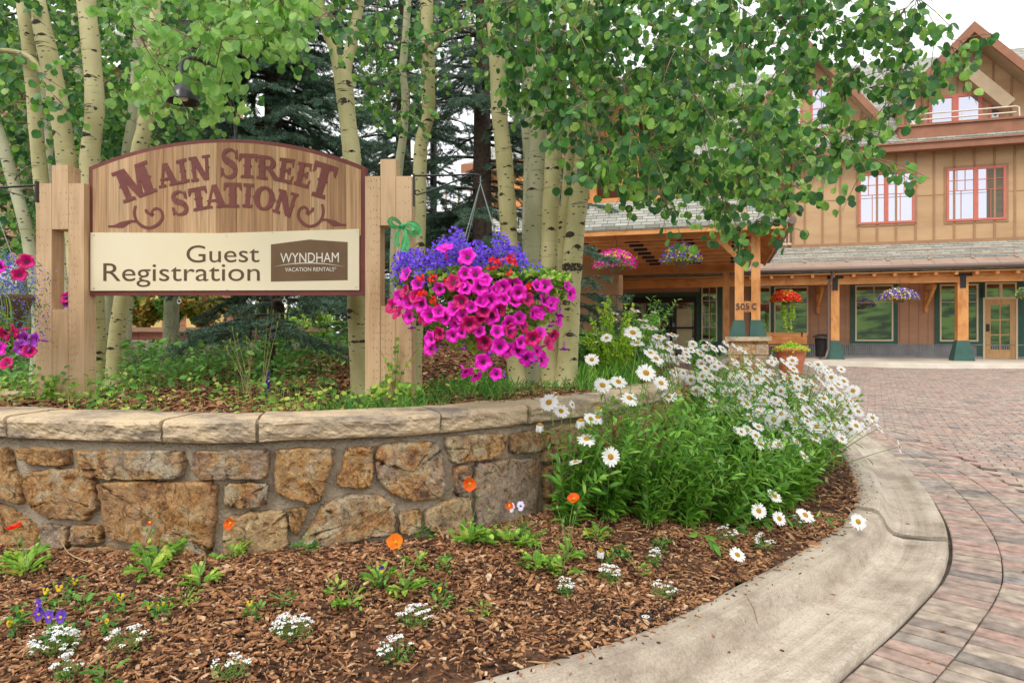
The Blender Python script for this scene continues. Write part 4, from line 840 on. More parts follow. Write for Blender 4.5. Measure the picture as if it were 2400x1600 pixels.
# arcade posts, each with flared green base and black tie plate
vp = 1.95
for px, hwid in ((1957,10),(2256,11.5),(2540,12)):
    u = FB.U(px,vp); w = .135 if px<2000 else .155; zb = FB.Z(px,798,vp); zf = GZ(*(FB.o+FB.c*u+FB.n*vp))+.13; mb = MB(); fb(mb,u-w,u+w,zb-.1,zb_b-.002,vp-w-.1,vp+w-.1); po = mb.build('arcade_post', M['timberz'], lodge)
    mb = MB(); q = w+.02; r_ = w+.15; cc = vp-.1
    mb.hexa([(u-r_,-cc-r_,zf),(u+r_,-cc-r_,zf),(u+r_,-cc+r_,zf),(u-r_,-cc+r_,zf)],[(u-q,-cc-q,zb),(u+q,-cc-q,zb),(u+q,-cc+q,zb),(u-q,-cc+q,zb)]); mb.build('post_shoe', M['green'], po)
    mb = MB(); fb(mb,u-.26,u+.26,zb_t-.11,zb_t-.01,vb+.05,vb+.062); fb(mb,u-.085,u+.085,zb_t-.50,zb_t-.11,vb+.05,vb+.064); mb.build('tie_plate', M['blackd'], po)
for px in (1925,2188):
    u = FB.U(px,1); mb = MB(); mb.beam((u,-.02,zb_b-.75),(u+.05,-1.0,zb_b-.02),.09,.11); fb(mb,u-.055,u+.055,zb_b-.95,zb_b-.2,.03,.14); fb(mb,u-.055,u+.055,zb_b-.11,zb_b-.003,.03,1.1); mb.build('wall_bracket', M['timber'], lodge)
# downpipe
u = FB.U(1943,2.3); mb = MB(); up_ = FB.U(1953,vg); mb.tube([(up_,-vg-.09,zgt-.05),(up_-.02,-vg,zgt-.25),(u,-2.18,zgt-.55),(u,-2.16,zgt-1.0),(u,-2.16,.75),(u-.1,-2.25,.45),(u-.3,-2.4,.38)],.045,8); mb.build('downpipe', M['gutter'], lodge)
# pavement slab in front of the lodge, kerb step
mb = MB(); ss_ = np.linspace(-22,u_r+2,28); V = []
rowsv = [(-.3,0),(3.0,0),(3.12,0),(3.14,-.02),(3.2,-.15),(3.2,-.3)]
for v, dz in rowsv:
    for u in ss_:
        bulge = 1.1*math.exp(-((u+3.2)/2.6)**2) if v > .5 else 0
        p = FB.o+FB.c*u+FB.n*(v+bulge); V.append((p[0],p[1],float(GZ(p[0],p[1]))+.145+dz))
k = len(ss_); mb.add(V,[(j*k+i,j*k+i+1,(j+1)*k+i+1,(j+1)*k+i) for j in range(len(rowsv)-1) for i in range(k-1)]); mb.build('pavement', M['walk'], kind='structure')
# arcade wall facing the entrance: doors and strip window
en = empty('entrance'); en.parent = lodge; ve = .06
mb = MB(); ud0 = FB.U(1400,ve); ud1 = FB.U(1632,ve); zd = FB.Z(1550,697,ve)
fb(mb,ud0-1.2,ud0-.01,zg,zd+.35,0,.05); fb(mb,ud1+.01,ud1+.12,zg,zd,0,.05); fb(mb,ud0,ud1+.12,zd+.005,zd+.18,0,.052); uw0=FB.U(1632,ve)+.13; uw1=FB.U(1693,ve); fb(mb,uw0,uw1,zg,FB.Z(1660,660,ve),0,.04); mb.build('green_surround', M['green'], en)
mb = MB(); fb(mb,ud0,ud1,zd-.22,zd,.01,.11)
for px in (1405,1467,1520,1573,1630): u = FB.U(px,ve); fb(mb,u-.05,u+.05,zg,zd-.22,.01,.105)
fb(mb,ud0,ud1,FB.Z(1580,768,ve)-.04,FB.Z(1580,768,ve)+.03,.02,.09); fb(mb,ud0,ud1,zg,zg+.1,.02,.1); mb.build('door_frame', mat('bronze_frame',(.045,.026,.020),None,.4,metal=.4), en)
mb = MB(); fb(mb,ud0+.02,ud1-.02,zg,zd-.2,.0,.03); mb.build('door_glass', M['glassdn'], en)
mb = MB(); fb(mb,FB.U(1586,ve),FB.U(1622,ve),zg+.3,FB.Z(1600,724,ve),.031,.036); mb.build('door_poster', mat('pale_poster',(.52,.46,.28),(.6,.52,.33),.6,(3,3,3)), en)
mb = MB(); c0 = FB.L(1547,761,ve+.07); mb.add([(c0[0]+.22*math.cos(t),-.115,c0[1]+.045*math.sin(t)) for t in np.linspace(0,2*math.pi,17)[:-1]]+[(c0[0]+.22*math.cos(t),-.10,c0[1]+.045*math.sin(t)) for t in np.linspace(0,2*math.pi,17)[:-1]],[tuple(range(16))]+[(i,i+16,(i+1)%16+16,(i+1)%16) for i in range(16)]); mb.build('door_sticker', mat('red_sticker',(.65,.02,.05),None,.5), en)
mb = MB(); c0 = FB.L(1577,761,ve+.05); fb(mb,c0[0]-.06,c0[0]+.06,c0[1]-.07,c0[1]+.07,.036,.04); mb.build('door_notice', mat('blue_notice',(.10,.14,.55),(.7,.7,.8),.5,(40,40,40)), en)
window(lodge,FB,1644,1681,671,800,M['creamtrim'],M['glassdn'],.045,1,(2,4,1.0),fw=.045,bot=1)
window(lodge,FB,1352,1398,676,760,M['creamtrim'],M['glassdn'],.03,1,(2,2,.5),trim=gtr,fw=.05,bot=1)

# ---------------- entrance canopy ----------------
pc = P(1849,510,14.5); n3 = FB.n; 
FC = Frame(1849,14.5,1849-100,14.5+ (0)); FC.c = FB.c; FC.n = FB.n; FC.ang = FB.ang; FC.o = pc[:2]
canopy = root_of(FC, 'entrance_canopy', 'orange timber entrance canopy with grey shingle roof, carried on paired posts and stone piers', 'canopy')
ze_c = EYE+(HZ-512)/F*14.5; Lw = 12.5; Ld = 8.6; rise = .62; 
zt_c = ze_c+ .78; inn = 1.15
# hip roof skirt: front, right, and flat core that carries the gable
mb = MB(); A_=[(-Lw,0,ze_c),(0,0,ze_c),(-inn,inn,zt_c),(-Lw,inn,zt_c)]; mb.add(A_+[(x,y+.0,z-.09) for x,y,z in A_],[(0,1,2,3),(7,6,5,4),(0,4,5,1),(1,5,6,2),(3,2,6,7)]); rf = mb.build('roof_front', M['shingle'], canopy)
mb = MB(); B_=[(0,0,ze_c),(0,Ld,ze_c),(-inn,Ld,zt_c),(-inn,inn,zt_c)]; mb.add(B_+[(x,y,z-.09) for x,y,z in B_],[(0,1,2,3),(7,6,5,4),(0,4,5,1),(1,5,6,2)]); mb.build('roof_side', M['shingley'], canopy)
mb = MB(); mb.box((-Lw,.02,ze_c-.2),(-.02,.07,ze_c-.02)); mb.box((-.07,.071,ze_c-.2),(-.02,Ld,ze_c-.02)); mb.build('eave_board', M['timber'], canopy)
mb = MB(); mb.tube([(.07,-.05,ze_c-.04),(.07,Ld,ze_c-.04)],.085,10); mb.build('gutter', mat('old_gutter',(.16,.10,.07),(.30,.24,.2),.6,(3,3,3)), canopy)
mb = MB(); mb.box((-Lw,inn,zt_c-.12),(-inn,Ld,zt_c-.02)); mb.build('roof_deck', M['deck'], canopy)
# soffit boards under eaves follow the slope
mb = MB(); mb.add([(-Lw,.08,ze_c-.1),(-.08,.08,ze_c-.1),(-inn,inn,zt_c-.14),(-Lw,inn,zt_c-.14)],[(0,3,2,1)]); mb.add([(-.08,.08,ze_c-.1),(-.08,Ld,ze_c-.1),(-inn,Ld,zt_c-.14),(-inn,inn,zt_c-.14)],[(0,3,2,1)]); mb.build('soffit', M['deck'], canopy)
for i in range(18):
    x = -.55-i*.62; mb = MB(); mb.beam((x,.075,ze_c-.14),(x,inn+.3,ze_c+.5),.11,.13); mb.build('rafter', M['timber'], canopy)
for i in range(15):
    y = .4+i*.54; mb = MB(); mb.beam((-.075,y,ze_c-.16),(-inn-.2,y,ze_c+.45),.09,.12); mb.build('side_rafter', M['timber'], canopy)
# beams: front double beam, purlins with black straps, back beam
vf = .55; mb = MB(); mb.box((-Lw,vf-.12,ze_c-.27),(-.45,vf+.12,ze_c-.05)); mb.build('front_beam', M['timber'], canopy)
for k,yy in enumerate((1.2,2.05,2.95,3.9,4.9,5.9,6.9)):
    mb = MB(); mb.box((-Lw,yy-.10,ze_c-.25),(-.75,yy+.10,ze_c+.02)); pu = mb.build('purlin', M['timber'], canopy)
    for xx in (-.95,-2.2,-3.45,-4.7,-5.95,-7.2):
        mb = MB(); mb.box((xx-.18,yy-.108,ze_c-.247),(xx+.18,yy-.101,ze_c-.12)); mb.build('strap_plate', M['blackd'], pu)
vbk = 8.45; mb = MB(); zbk1 = EYE+(HZ-603)/F*23.5; zbk0 = EYE+(HZ-641)/F*23.5; mb.box((-Lw,vbk-.15,zbk0),(-.9,vbk+.15,zbk1)); mb.build('rear_beam', M['timber'], canopy)
mb = MB(); mb.box((-.74,vf+.13,ze_c-.27),(-.52,vbk-.16,ze_c-.03)); mb.build('side_beam', M['timber'], canopy)
def CX(px, y): return FC.U(px, -y)
for (y0, pxs_, zb) in ((vf,(1732.5,1771),790),(vbk-.4,(1702,),835)):
    for px in pxs_:
        x = CX(px,y0); w = .095 if y0<2 else .10; zbot = FC.Z(px,750 if y0<2 else 800,-y0); mb = MB(); mb.box((x-w,y0-w,zbot-.05),(x+w,y0+w,ze_c-.272 if y0<2 else zbk0-.002)); po = mb.build('post', M['timberz'], canopy)
        if y0<2:
            zs = FC.Z(px,789,-y0); mb = MB(); q=.11; a_ = .12 if px<1750 else .02; b_ = .14-a_; mb.hexa([(x-q-a_,y0-q-.06,zs),(x+q+b_,y0-q-.06,zs),(x+q+b_,y0+q+.06,zs),(x-q-a_,y0+q+.06,zs)],[(x-q,y0-q,zbot),(x+q,y0-q,zbot),(x+q,y0+q,zbot),(x-q,y0+q,zbot)]); mb.build('post_shoe', M['green'], po)
xm = CX(1752,vf); zs = FC.Z(1752,789,-vf)
for xx in (xm,xm-8.0):
    if xx != xm:
        for dx in (-.18,.18): mb = MB(); mb.box((xx+dx-.095,vf-.095,zs),(xx+dx+.095,vf+.095,ze_c-.272)); mb.build('post', M['timberz'], canopy)
    mb = MB(); mb.box((xx-.48,vf-.48,zs-.09),(xx+.48,vf+.48,zs)); mb.build('pier_cap', M['cap'], canopy)
    mb = MB(); 
    for r_ in range(4):
        z0 = .1+r_*.24; x_ = xx-.42
        while x_ < xx+.41:
            w = rng.uniform(.18,.36); x1 = min(x_+w, xx+.42); mb.box((x_+.008,vf-.42-rng.uniform(0,.02),z0+.01),(x1-.008,vf-.2,min(z0+.23,zs-.1))); mb.box((xx+.2,vf-.4+(x_-xx+.42)+.006,z0+.01),(xx+.42+rng.uniform(0,.02),vf-.4+(x1-xx+.42)-.006,min(z0+.23,zs-.1))); x_ = x1
    mb.box((xx-.40,vf-.40,-.1),(xx+.40,vf+.40,zs-.095)); mb.build('stone_pier', M['stone'], canopy)
# knee braces and short tie with the house number
mb = MB(); mb.box((xm-.10,vf-.06,FC.Z(1750,731,-vf)),(xm+.10,vf+.06,FC.Z(1750,706,-vf))); mb.build('number_board', M['timber'], canopy)
M['numpaint'] = mat('number_paint',(.03,.035,.055),None,.5); z0c = FC.Z(1750,725,-(vf-.1))
for s_, pa, pb in (('505',1725,1756),('C',1762,1773)):
    mb = MB(); V, Fc = text_geo(s_, .02); V = (V-[V.min(0)[0],V.min(0)[1],0]); V = V/V.max(0)[1]; wv = V.max(0)[0]; u0c = FC.U(pa,-(vf-.1)); u1c = FC.U(pb,-(vf-.1)); hz_ = .135
    mb.add([(u0c+v[0]/wv*(u1c-u0c), vf-.102-v[2]*.4, z0c+v[1]*hz_) for v in V], Fc); mb.build('number_lettering', M['numpaint'], canopy)
mb = MB(); mb.beam((xm-.1,vf+.0,ze_c-.85),(xm-.65,vf,ze_c-.28),.12,.13,up=(0,1,0)); mb.beam((xm+.2,vf+.10,ze_c-.9),(xm+.2,vf+.75,ze_c-.28),.12,.13,up=(1,0,0)); mb.build('knee_brace', M['timber'], canopy)
# timber gable above the canopy
xg0, xg1 = CX(1330,1.8), CX(1650,1.8); xgm = (xg0+xg1)/2; zg0 = zt_c-.05; zgp = FC.Z(1490,215,-1.8); gy_ = 1.8
mb = MB(); mb.box((xg0,gy_,zg0),(xg1,gy_+.2,zg0+.28)); mb.build('gable_tie', M['timber'], canopy)
mb = MB()
for sgn in (-1,1): mb.beam((xgm+sgn*.1,gy_+.1,zgp),(xgm+sgn*(xg1-xgm),gy_+.1,zg0+.2),.24,.24,up=(0,1,0))
mb.build('gable_rafter', M['timber'], canopy)
mb = MB(); mb.box((xgm-.12,gy_+.02,zg0+.28),(xgm+.12,gy_+.19,zgp-.1))
for sgn in (-1,1):
    mb.beam((xgm,gy_+.1,zg0+.35),(xgm+sgn*1.0,gy_+.1,zg0+1.35),.16,.16,up=(0,1,0)); mb.box((xgm+sgn*1.05-.09,gy_+.03,zg0+.28),(xgm+sgn*1.05+.09,gy_+.18,zg0+1.4))
mb.build('gable_truss', M['timberz'], canopy)
mb = MB(); hwg = xg1-xgm
for sgn in (-1,1):
    a=(xgm,gy_-.6,zgp+.22); b=(xgm+sgn*(hwg+.35),gy_-.6,zg0+.15); mb.hexa([a,b,(b[0],7,b[2]),(a[0],7,a[2])],[(a[0],a[1],a[2]+.12),(b[0],b[1],b[2]+.12),(b[0],7,b[2]+.12),(a[0],7,a[2]+.12)])
mb.build('gable_roof', M['shingley'], canopy)
mb = MB(); mb.add([(xg0,gy_+.9,zg0),(xg1,gy_+.9,zg0),(xgm,gy_+.9,zgp)],[(0,1,2)]); mb.build('gable_back', M['trimbr'], canopy)

# second lodge wing seen between the trunks, left of the canopy
FW = Frame(1420, 21, 1120, 22.5)
wing = root_of(FW, 'side_wing', 'brown wing with grey shingle roof glimpsed between the middle aspen trunks', 'building')
ul, ur = FW.U(1132), FW.U(1400); zt = FW.Z(1190,392); mb = MB(); mb.box((ul,0,.3),(ur,4,zt)); mb.build('wall', M['siding'], wing)
mb = MB(); mb.hexa([(ul-.5,-.6,zt-.05),(ur+.5,-.6,zt-.05),(ur+.5,3.5,zt+1.6),(ul+1.0,3.5,zt+1.6)],[(ul-.5,-.6,zt+.08),(ur+.5,-.6,zt+.08),(ur+.5,3.5,zt+1.75),(ul+1.0,3.5,zt+1.75)]); mb.build('roof', M['shingle'], wing)
mb = MB(); mb.box((ul-.5,-.64,zt-.22),(ur+.5,-.60,zt+.06)); mb.build('fascia', M['trimbr'], wing)
mb = MB(); a = FW.U(1195), FW.Z(1195,470); 
mb.beam((FW.U(1160),-.9,FW.Z(1160,560)),(FW.U(1320),-.9,FW.Z(1320,390)),.9,.16,up=(0,1,0)); mb.build('sloping_timber', M['timber'], wing)

# ---------------- left buildings ----------------
FL = Frame(700, 20.5, 0, 18.0)
M['pinksiding'] = mat('pink_clapboard', (.50,.25,.17), (.56,.30,.21), .75, (2,2,2))
M['yellowtrim'] = mat('yellow_trim', (.66,.45,.17), (.72,.52,.22), .6, (3,3,3))
lh = root_of(FL, 'clapboard_house', 'salmon clapboard house with yellow columns, far behind the left tree trunks', 'house')
ul, ur = FL.U(-420), FL.U(560); zt = FL.Z(200,150); mb = MB(); mb.box((ul,0,.9),(ur,6,zt)); mb.build('wall', M['pinksiding'], lh)
mb = MB()
for z in np.arange(1.0,zt,.13): mb.hexa([(ul,-.018,z),(ur,-.018,z),(ur,-.001,z),(ul,-.001,z)],[(ul,-.004,z+.12),(ur,-.004,z+.12),(ur,-.001,z+.12),(ul,-.001,z+.12)])
mb.build('clapboards', M['pinksiding'], lh)
mb = MB(); mb.hexa([(ul-.5,-.8,zt),(ur+.5,-.8,zt),(ur+.5,4,zt+2.4),(ul-.5,4,zt+2.4)],[(ul-.5,-.8,zt+.15),(ur+.5,-.8,zt+.15),(ur+.5,4,zt+2.55),(ul-.5,4,zt+2.55)]); mb.build('roof', M['shingle'], lh)
zp_ = FL.Z(280,312,1.5); mb = MB(); mb.box((FL.U(180,1.5),-1.6,zp_-.25),(ur+2,0,zp_)); mb.build('porch_fascia', M['yellowtrim'], lh)
mb = MB(); mb.hexa([(FL.U(180,1.5)-.3,-1.9,zp_),(ur+2.2,-1.9,zp_),(ur+2.2,0,zp_+.7),(FL.U(180,1.5)-.3,0,zp_+.7)],[(FL.U(180,1.5)-.3,-1.9,zp_+.1),(ur+2.2,-1.9,zp_+.1),(ur+2.2,0,zp_+.8),(FL.U(180,1.5)-.3,0,zp_+.8)]); mb.build('porch_roof', M['maroon'], lh)
for px in (367,450,512,240): u = FL.U(px,1.4); mb = MB(); mb.box((u-.13,-1.5,1.0),(u+.13,-1.25,zp_-.26)); mb.box((u-.17,-1.54,1.0),(u+.17,-1.21,1.3)); mb.build('porch_column', M['yellowtrim'], lh)
window(lh,FL,400,440,640,740,M['maroon'],M['glassdn'],.03,2); window(lh,FL,470,500,640,740,M['maroon'],M['glassdn'],.03,1); window(lh,FL,452,475,290,335,M['maroon'],M['glassup'],.03,1); window(lh,FL,300,350,640,740,M['maroon'],M['glassdn'],.03,1); window(lh,FL,60,110,300,400,M['maroon'],M['glassup'],.03,2)
# low block planter wall
FR = Frame(760, 12.6, 250, 12.2)
rw = root_of(FR, 'block_wall', 'low red block wall with pale coping beyond the sign', 'wall')
ul, ur = FR.U(150), FR.U(760); zt = FR.Z(400,767); mb = MB()
for r_ in range(4):
    for i in range(int((ur-ul)/.42)): mb.box((ul+i*.42+.004+(r_%2)*.21,0,zt-.08-(r_+1)*.13+.003),(ul+i*.42+.416+(r_%2)*.21,.25,zt-.08-r_*.13))
mb.build('blocks', mat('red_block',(.28,.10,.085),(.38,.15,.12),.9,(6,6,6),bump=.6,bscale=30,island=.12), rw)
mb = MB(); mb.box((ul-.05,-.05,zt-.078),(ur+.3,.32,zt)); mb.build('coping', mat('pink_coping',(.60,.36,.25),(.66,.42,.3),.8,(3,3,3)), rw)
# ---------------- plants: templates ----------------
def leaf_round():
    r = .5; out = [(0,0,0)]; a = [(.30,.06),(.50,.36),(.44,.70),(.20,.92)]
    V = [(0,0,0)]+[(x,y,.10*x*1.6) for x,y in a]+[(0,1.04,-.03)]+[(-x,y,.10*x*1.6) for x,y in a[::-1]]+[(0,.5,0)]
    # two halves as quads fans
    Fq = [(0,1,2,10),(10,2,3,4),(10,4,5,5),(10,5,6,6),(10,6,7,8),(0,10,8,9)]
    return np.array(V), [(0,1,2,10),(2,3,4,10),(4,5,6,10),(6,7,8,10),(8,9,0,10)]
LRV, LRF = leaf_round(); LRF = np.array(LRF)
LAV = np.array([(0,0,0),(.10,.22,.03),(.13,.5,.04),(.09,.8,.02),(0,1,-.05),(-.09,.8,.02),(-.13,.5,.04),(-.10,.22,.03),(0,.5,0)])
LAF = np.array([(0,1,2,8),(2,3,4,8),(4,5,6,8),(6,7,0,8)])
OVV = LAV*[2.6,1,1.5]
def rvec(N): v = rng.normal(size=(N,3)); return v/np.linalg.norm(v,axis=1)[:,None]
def leaves(mb, pos, tip, nrm, size, tv=LRV, tf=LRF, mi=0, smooth=True):
    A = frames(z=np.asarray(tip,float), x=np.asarray(nrm,float)); size = np.broadcast_to(np.asarray(size,float),(len(A),))
    mb.stamp(tv, tf, pos, A, np.stack([size,size,size],1), mi, smooth)
def blades(mb, p, q, w, mi=0):
    """thin crossed ribbons from p to q"""
    p = np.asarray(p,float); q = np.asarray(q,float); N = len(p); d = q-p; s_ = np.cross(d, rvec(N)); s_ /= np.linalg.norm(s_,axis=1)[:,None]+1e-9; s_ *= np.broadcast_to(w,(N,))[:,None]/2
    V = np.stack([p-s_,p+s_,q+s_*.4,q-s_*.4],1).reshape(-1,3); mb.add(V, np.arange(4*N).reshape(N,4), mi)

# ---------------- aspens ----------------
def trunk_curve(pts, d, seed):
    """pts: (px,py,width px) from base up; returns world curve with radius column"""
    q = []
    for k,p in enumerate(pts):
        dd = d + (p[3] if len(p) > 3 else 0); w = P(p[0],p[1],dd); q.append((*w, p[2]/2/F*dd))
    return spline(q, .04)
def aspen(label, d, stems, clusters=(), mat_='bark', leafm='leafd', lsize=.047, nl=26, knots=4, twigm='twig', spread=.22, hang=.5, group='aspen trunks around the sign'):
    c0 = trunk_curve(stems[0], d, 0); base = c0[0,:3].copy(); base[2] = float(UPZ(base[0],base[1]))-.03
    root = empty('aspen_tree', tuple(base), label, 'tree', group)
    nodes = []; mb = MB()
    for k, st in enumerate(stems):
        c = trunk_curve(st, d, k)
        if k == 0:
            nb = np.array([[base[0]+(c[0,0]-base[0]), base[1], base[2]-.05, c[0,3]*1.35]]); 
            if c[0,2] > base[2]+.08: c = np.concatenate([nb, c])
            # continue above the frame
        top = c[-1].copy(); dr = unit(c[-1,:3]-c[-min(6,len(c)),:3]); n_ = 22; L = 2.6 if k == 0 else 1.6
        ext = np.array([np.append(top[:3]+(dr*.5+np.array([0,0,.5]))*t*L/n_*1.0+np.array([.03*math.sin(t*.5+k),.03*math.cos(t*.4),0]), top[3]*(1-.75*t/n_)) for t in range(1,n_+1)])
        c = np.concatenate([c, ext]); rad = c[:,3]*(1+.025*np.sin(np.arange(len(c))*.7+k)); 
        if k == 0: rad[:4] *= np.array([1.22,1.14,1.08,1.03])
        mb.tube(c[:,:3], rad, 16, wob=.012); nodes += [tuple(p) for p in c[::3]]
    # branch scars: dark brow-shaped knots just proud of the bark
    ks_ = mb; cs_ = trunk_curve(stems[0], d, 0)
    vis = [i for i in range(len(cs_)) if cs_[i,2] > base[2]+.15 and cs_[i,2] < EYE+2.2]
    for _ in range(int(knots*1.7)):
        i = vis[int(rng.integers(len(vis)))]; r = cs_[i,3]; a = -math.pi/2+rng.uniform(-.9,.9); c = cs_[i,:3]+np.array([math.cos(a),math.sin(a),0])*r*.97
        t = np.array([-math.sin(a),math.cos(a),0]); o = np.array([math.cos(a),math.sin(a),0]); w = r*rng.uniform(.26,.62); h = w*rng.uniform(.3,.62)
        th = np.linspace(0,2*math.pi,13)[:-1]; V = [c+o*.006]+[c+t*w*math.cos(x)*rng.uniform(.85,1.1)+np.array([0,0,1])*h*math.sin(x)*rng.uniform(.8,1.1)-o*(w*w*math.cos(x)**2/(2*r)) +o*.0015 for x in th]
        ks_.add(V, [(0,1+k,1+(k+1)%12) for k in range(12)], 1)
        for sg in (-1,1):
            if rng.random() < .75:
                p0 = c+np.array([0,0,h*.9])+o*.001; p1 = c+t*sg*w*1.7+np.array([0,0,-h*1.2])-o*(1.7*w)**2/(2*r)+o*.002; m_ = (p0+p1)/2+np.array([0,0,h*.5])+o*.003
                ks_.tube([p0,m_,p1],[.0045,.0035,.001],5,1)
    mb.V = [v-base for v in mb.V]; mb.build('trunk', [M[mat_], M['knot']], root)
    # foliage
    tw = MB(); lf = MB(); nd = np.array(nodes)
    cl = [np.array(c) for c in clusters]
    if cl:
        tr = nd[:, :3]; cl.sort(key=lambda c: np.linalg.norm(tr-c[:3],axis=1).min())
        net = [tuple(p) for p in nd]
        for c in cl:
            A = np.array(net); dist = np.linalg.norm(A[:,:3]-c[:3],axis=1)+ np.maximum(0, A[:,2]-c[2]-.8)*.4 + np.maximum(0, c[2]-A[:,2])*0.0
            j = int(np.argmin(dist)); p0 = A[j,:3]; L = np.linalg.norm(c[:3]-p0); r0 = min(A[j,3]*.7, .003+.0075*L)
            mid = (p0+c[:3])/2+np.array([0,0,.13*L])+rng.normal(0,.05,3)*L; n_ = max(4,int(L/.07)); t = np.linspace(0,1,n_)[:,None]
            cur = (1-t)**2*p0+2*t*(1-t)*mid+t*t*c[:3]; cur[1:-1] += rng.normal(0,.006,(n_-2,3)); rad = np.linspace(r0,max(.0018,r0*.35),n_)
            tw.tube(cur, rad, 6); net += [(*cur[i], rad[i]) for i in range(1,n_)]
            # twigs with leaves
            n = int(1.25*nl*rng.uniform(.7,1.3)*(c[3] if len(c)>3 else 1)); nt = max(2,n//8)
            for _ in range(nt):
                dirv = unit(rvec(1)[0]*[1,1,.7]+np.array([0,0,-hang*.6])+unit(c[:3]-p0)*.7); Lt = spread*rng.uniform(.6,1.3); m = 7; tt = np.linspace(0,1,m)[:,None]
                e = cur[-1]+dirv*Lt*tt+np.array([0,0,-1])*(Lt*.35*hang)*tt**2; tw.tube(e, np.linspace(.0028,.0012,m), 4, caps=False)
                k = max(3,n//nt); ti = rng.uniform(.12,1,k); bp = np.stack([np.interp(ti, tt[:,0], e[:,a]) for a in range(3)],1)
                pd = rvec(k)*[1,1,.5]+np.array([0,0,-.35]); pd /= np.linalg.norm(pd,axis=1)[:,None]; pl = rng.uniform(.02,.05,k)*lsize/.055; q = bp+pd*pl[:,None]
                blades(tw, bp, q, .0016); tip = pd*.5+np.array([0,0,-.9])+rvec(k)*.45; nrm = rvec(k)+np.array([-q[:,0]/4,-q[:,1]/3.5,0*q[:,0]+.35]).T*.9
                leaves(lf, q, tip, nrm, lsize*rng.uniform(.62,1.12,k))
        tw.V = [v-base for v in tw.V]; lf.V = [v-base for v in lf.V]
        tw.build('branches', M[twigm], root); lf.build('crown', M[leafm], root)
    return root
def poly_clusters(poly, n, d0, d1, holes=(), wt=1.0, mind=26, dfun=None):
    """cluster centres spread inside a region of the view at real depths"""
    poly = np.array(poly,float); x0,y0 = poly.min(0); x1,y1 = poly.max(0); out = []; tries = 0
    while len(out) < n and tries < n*60:
        tries += 1; x = rng.uniform(x0,x1); y = rng.uniform(y0,y1); X = np.array([[x]]); Y = np.array([[y]])
        if not inside(poly,X,Y)[0,0]: continue
        if any((x-hx)**2+(y-hy)**2 < hr**2 for hx,hy,hr in holes): continue
        if any((x-a)**2+(y-b)**2 < mind**2 for a,b,_ in out) and rng.random() < .8: continue
        d = dfun(x,y) if dfun else rng.uniform(d0,d1); out.append((x,y,d))
    return [(*P(x,y,d), wt) for x,y,d in out]
LG = 'aspens standing behind the left half of the sign'; CG = 'aspens rising behind the sign centre'; RG = 'clump of aspens right of the flower basket'
leftA = [(-60,-120),(230,-120),(300,60),(330,180),(230,300),(130,420),(90,560),(-60,600)]
leftB = [(150,-100),(480,-100),(470,120),(460,300),(380,330),(280,360),(200,330)]
spray = [(260,-130),(640,-140),(700,10),(640,95),(560,110),(540,200),(500,240),(440,250),(400,230),(330,240),(300,180),(320,120),(290,40)]
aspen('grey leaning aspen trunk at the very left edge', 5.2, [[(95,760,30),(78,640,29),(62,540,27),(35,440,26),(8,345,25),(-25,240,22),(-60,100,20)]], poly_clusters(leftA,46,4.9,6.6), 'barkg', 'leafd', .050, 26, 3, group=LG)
aspen('yellowish straight aspen, second trunk from the left edge', 4.9, [[(150,900,36),(120,640,34),(98,440,32),(88,340,31),(78,220,30),(66,110,28),(52,0,27),(35,-120,24)]], poly_clusters([(-60,-120),(130,-120),(130,300),(60,330),(-60,320)],30,4.2,6.3,wt=.9), 'bark','leafd', .052, 26, 6, group=LG)
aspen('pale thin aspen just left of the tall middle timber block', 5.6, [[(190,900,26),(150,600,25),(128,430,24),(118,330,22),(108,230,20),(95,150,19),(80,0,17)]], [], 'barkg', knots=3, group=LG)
aspen('thick aspen leaning left with eye-shaped scars above the left post', 4.8, [[(205,905,44),(180,600,43),(158,400,42),(150,330,42),(136,240,42),(118,150,42),(98,60,40),(80,-20,38),(60,-130,32)],[(125,200,26),(100,170,15),(70,135,13),(20,120,12),(-50,122,11)]], poly_clusters(leftB,46,5.2,7.0), 'bark','leafd', .050, 26, 6, group=LG)
aspen('thick aspen rising from the left shoulder of the arched board', 4.8, [[(228,905,42),(218,600,41),(208,430,40),(212,350,41),(222,260,41),(218,170,40),(210,80,40),(202,0,40),(200,-120,34)]], poly_clusters(leftB,30,4.9,6.2,wt=.8), 'bark','leafd', .050, 24, 8, group=LG)
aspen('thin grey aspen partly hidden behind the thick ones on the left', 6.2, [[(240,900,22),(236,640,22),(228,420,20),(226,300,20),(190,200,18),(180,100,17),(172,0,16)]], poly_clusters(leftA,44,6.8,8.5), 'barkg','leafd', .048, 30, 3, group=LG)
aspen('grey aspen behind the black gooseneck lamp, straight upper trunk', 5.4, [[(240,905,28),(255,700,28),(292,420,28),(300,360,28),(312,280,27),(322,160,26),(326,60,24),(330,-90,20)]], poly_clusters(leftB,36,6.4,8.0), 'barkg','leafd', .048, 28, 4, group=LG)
aspen('yellow-green aspen under the sign, leaning right towards the lamp', 4.7, [[(266,905,36),(272,800,36),(286,700,35),(305,500,34),(322,370,33),(338,300,33),(352,220,29),(360,100,25),(364,0,23),(366,-110,20)]], poly_clusters(spray,44,3.0,4.1,wt=1.1,holes=((440,235,105),(550,250,75)))+[(*P(x,y,2.95),.7) for x,y in ((440,85),(480,80),(520,95),(370,150))], 'bark','leafb', .050, 28, 6, hang=.3, group=LG)
aspen('dark slender aspen stem right beside the one under the sign', 5.3, [[(296,900,20),(299,760,19),(306,560,18),(318,420,17),(335,200,15),(345,0,14)]], poly_clusters([(380,-60),(560,-60),(560,200),(480,330),(400,330),(340,200)],24,5,6.6), 'barkg','leafd', .048, 24, 3, group=LG)
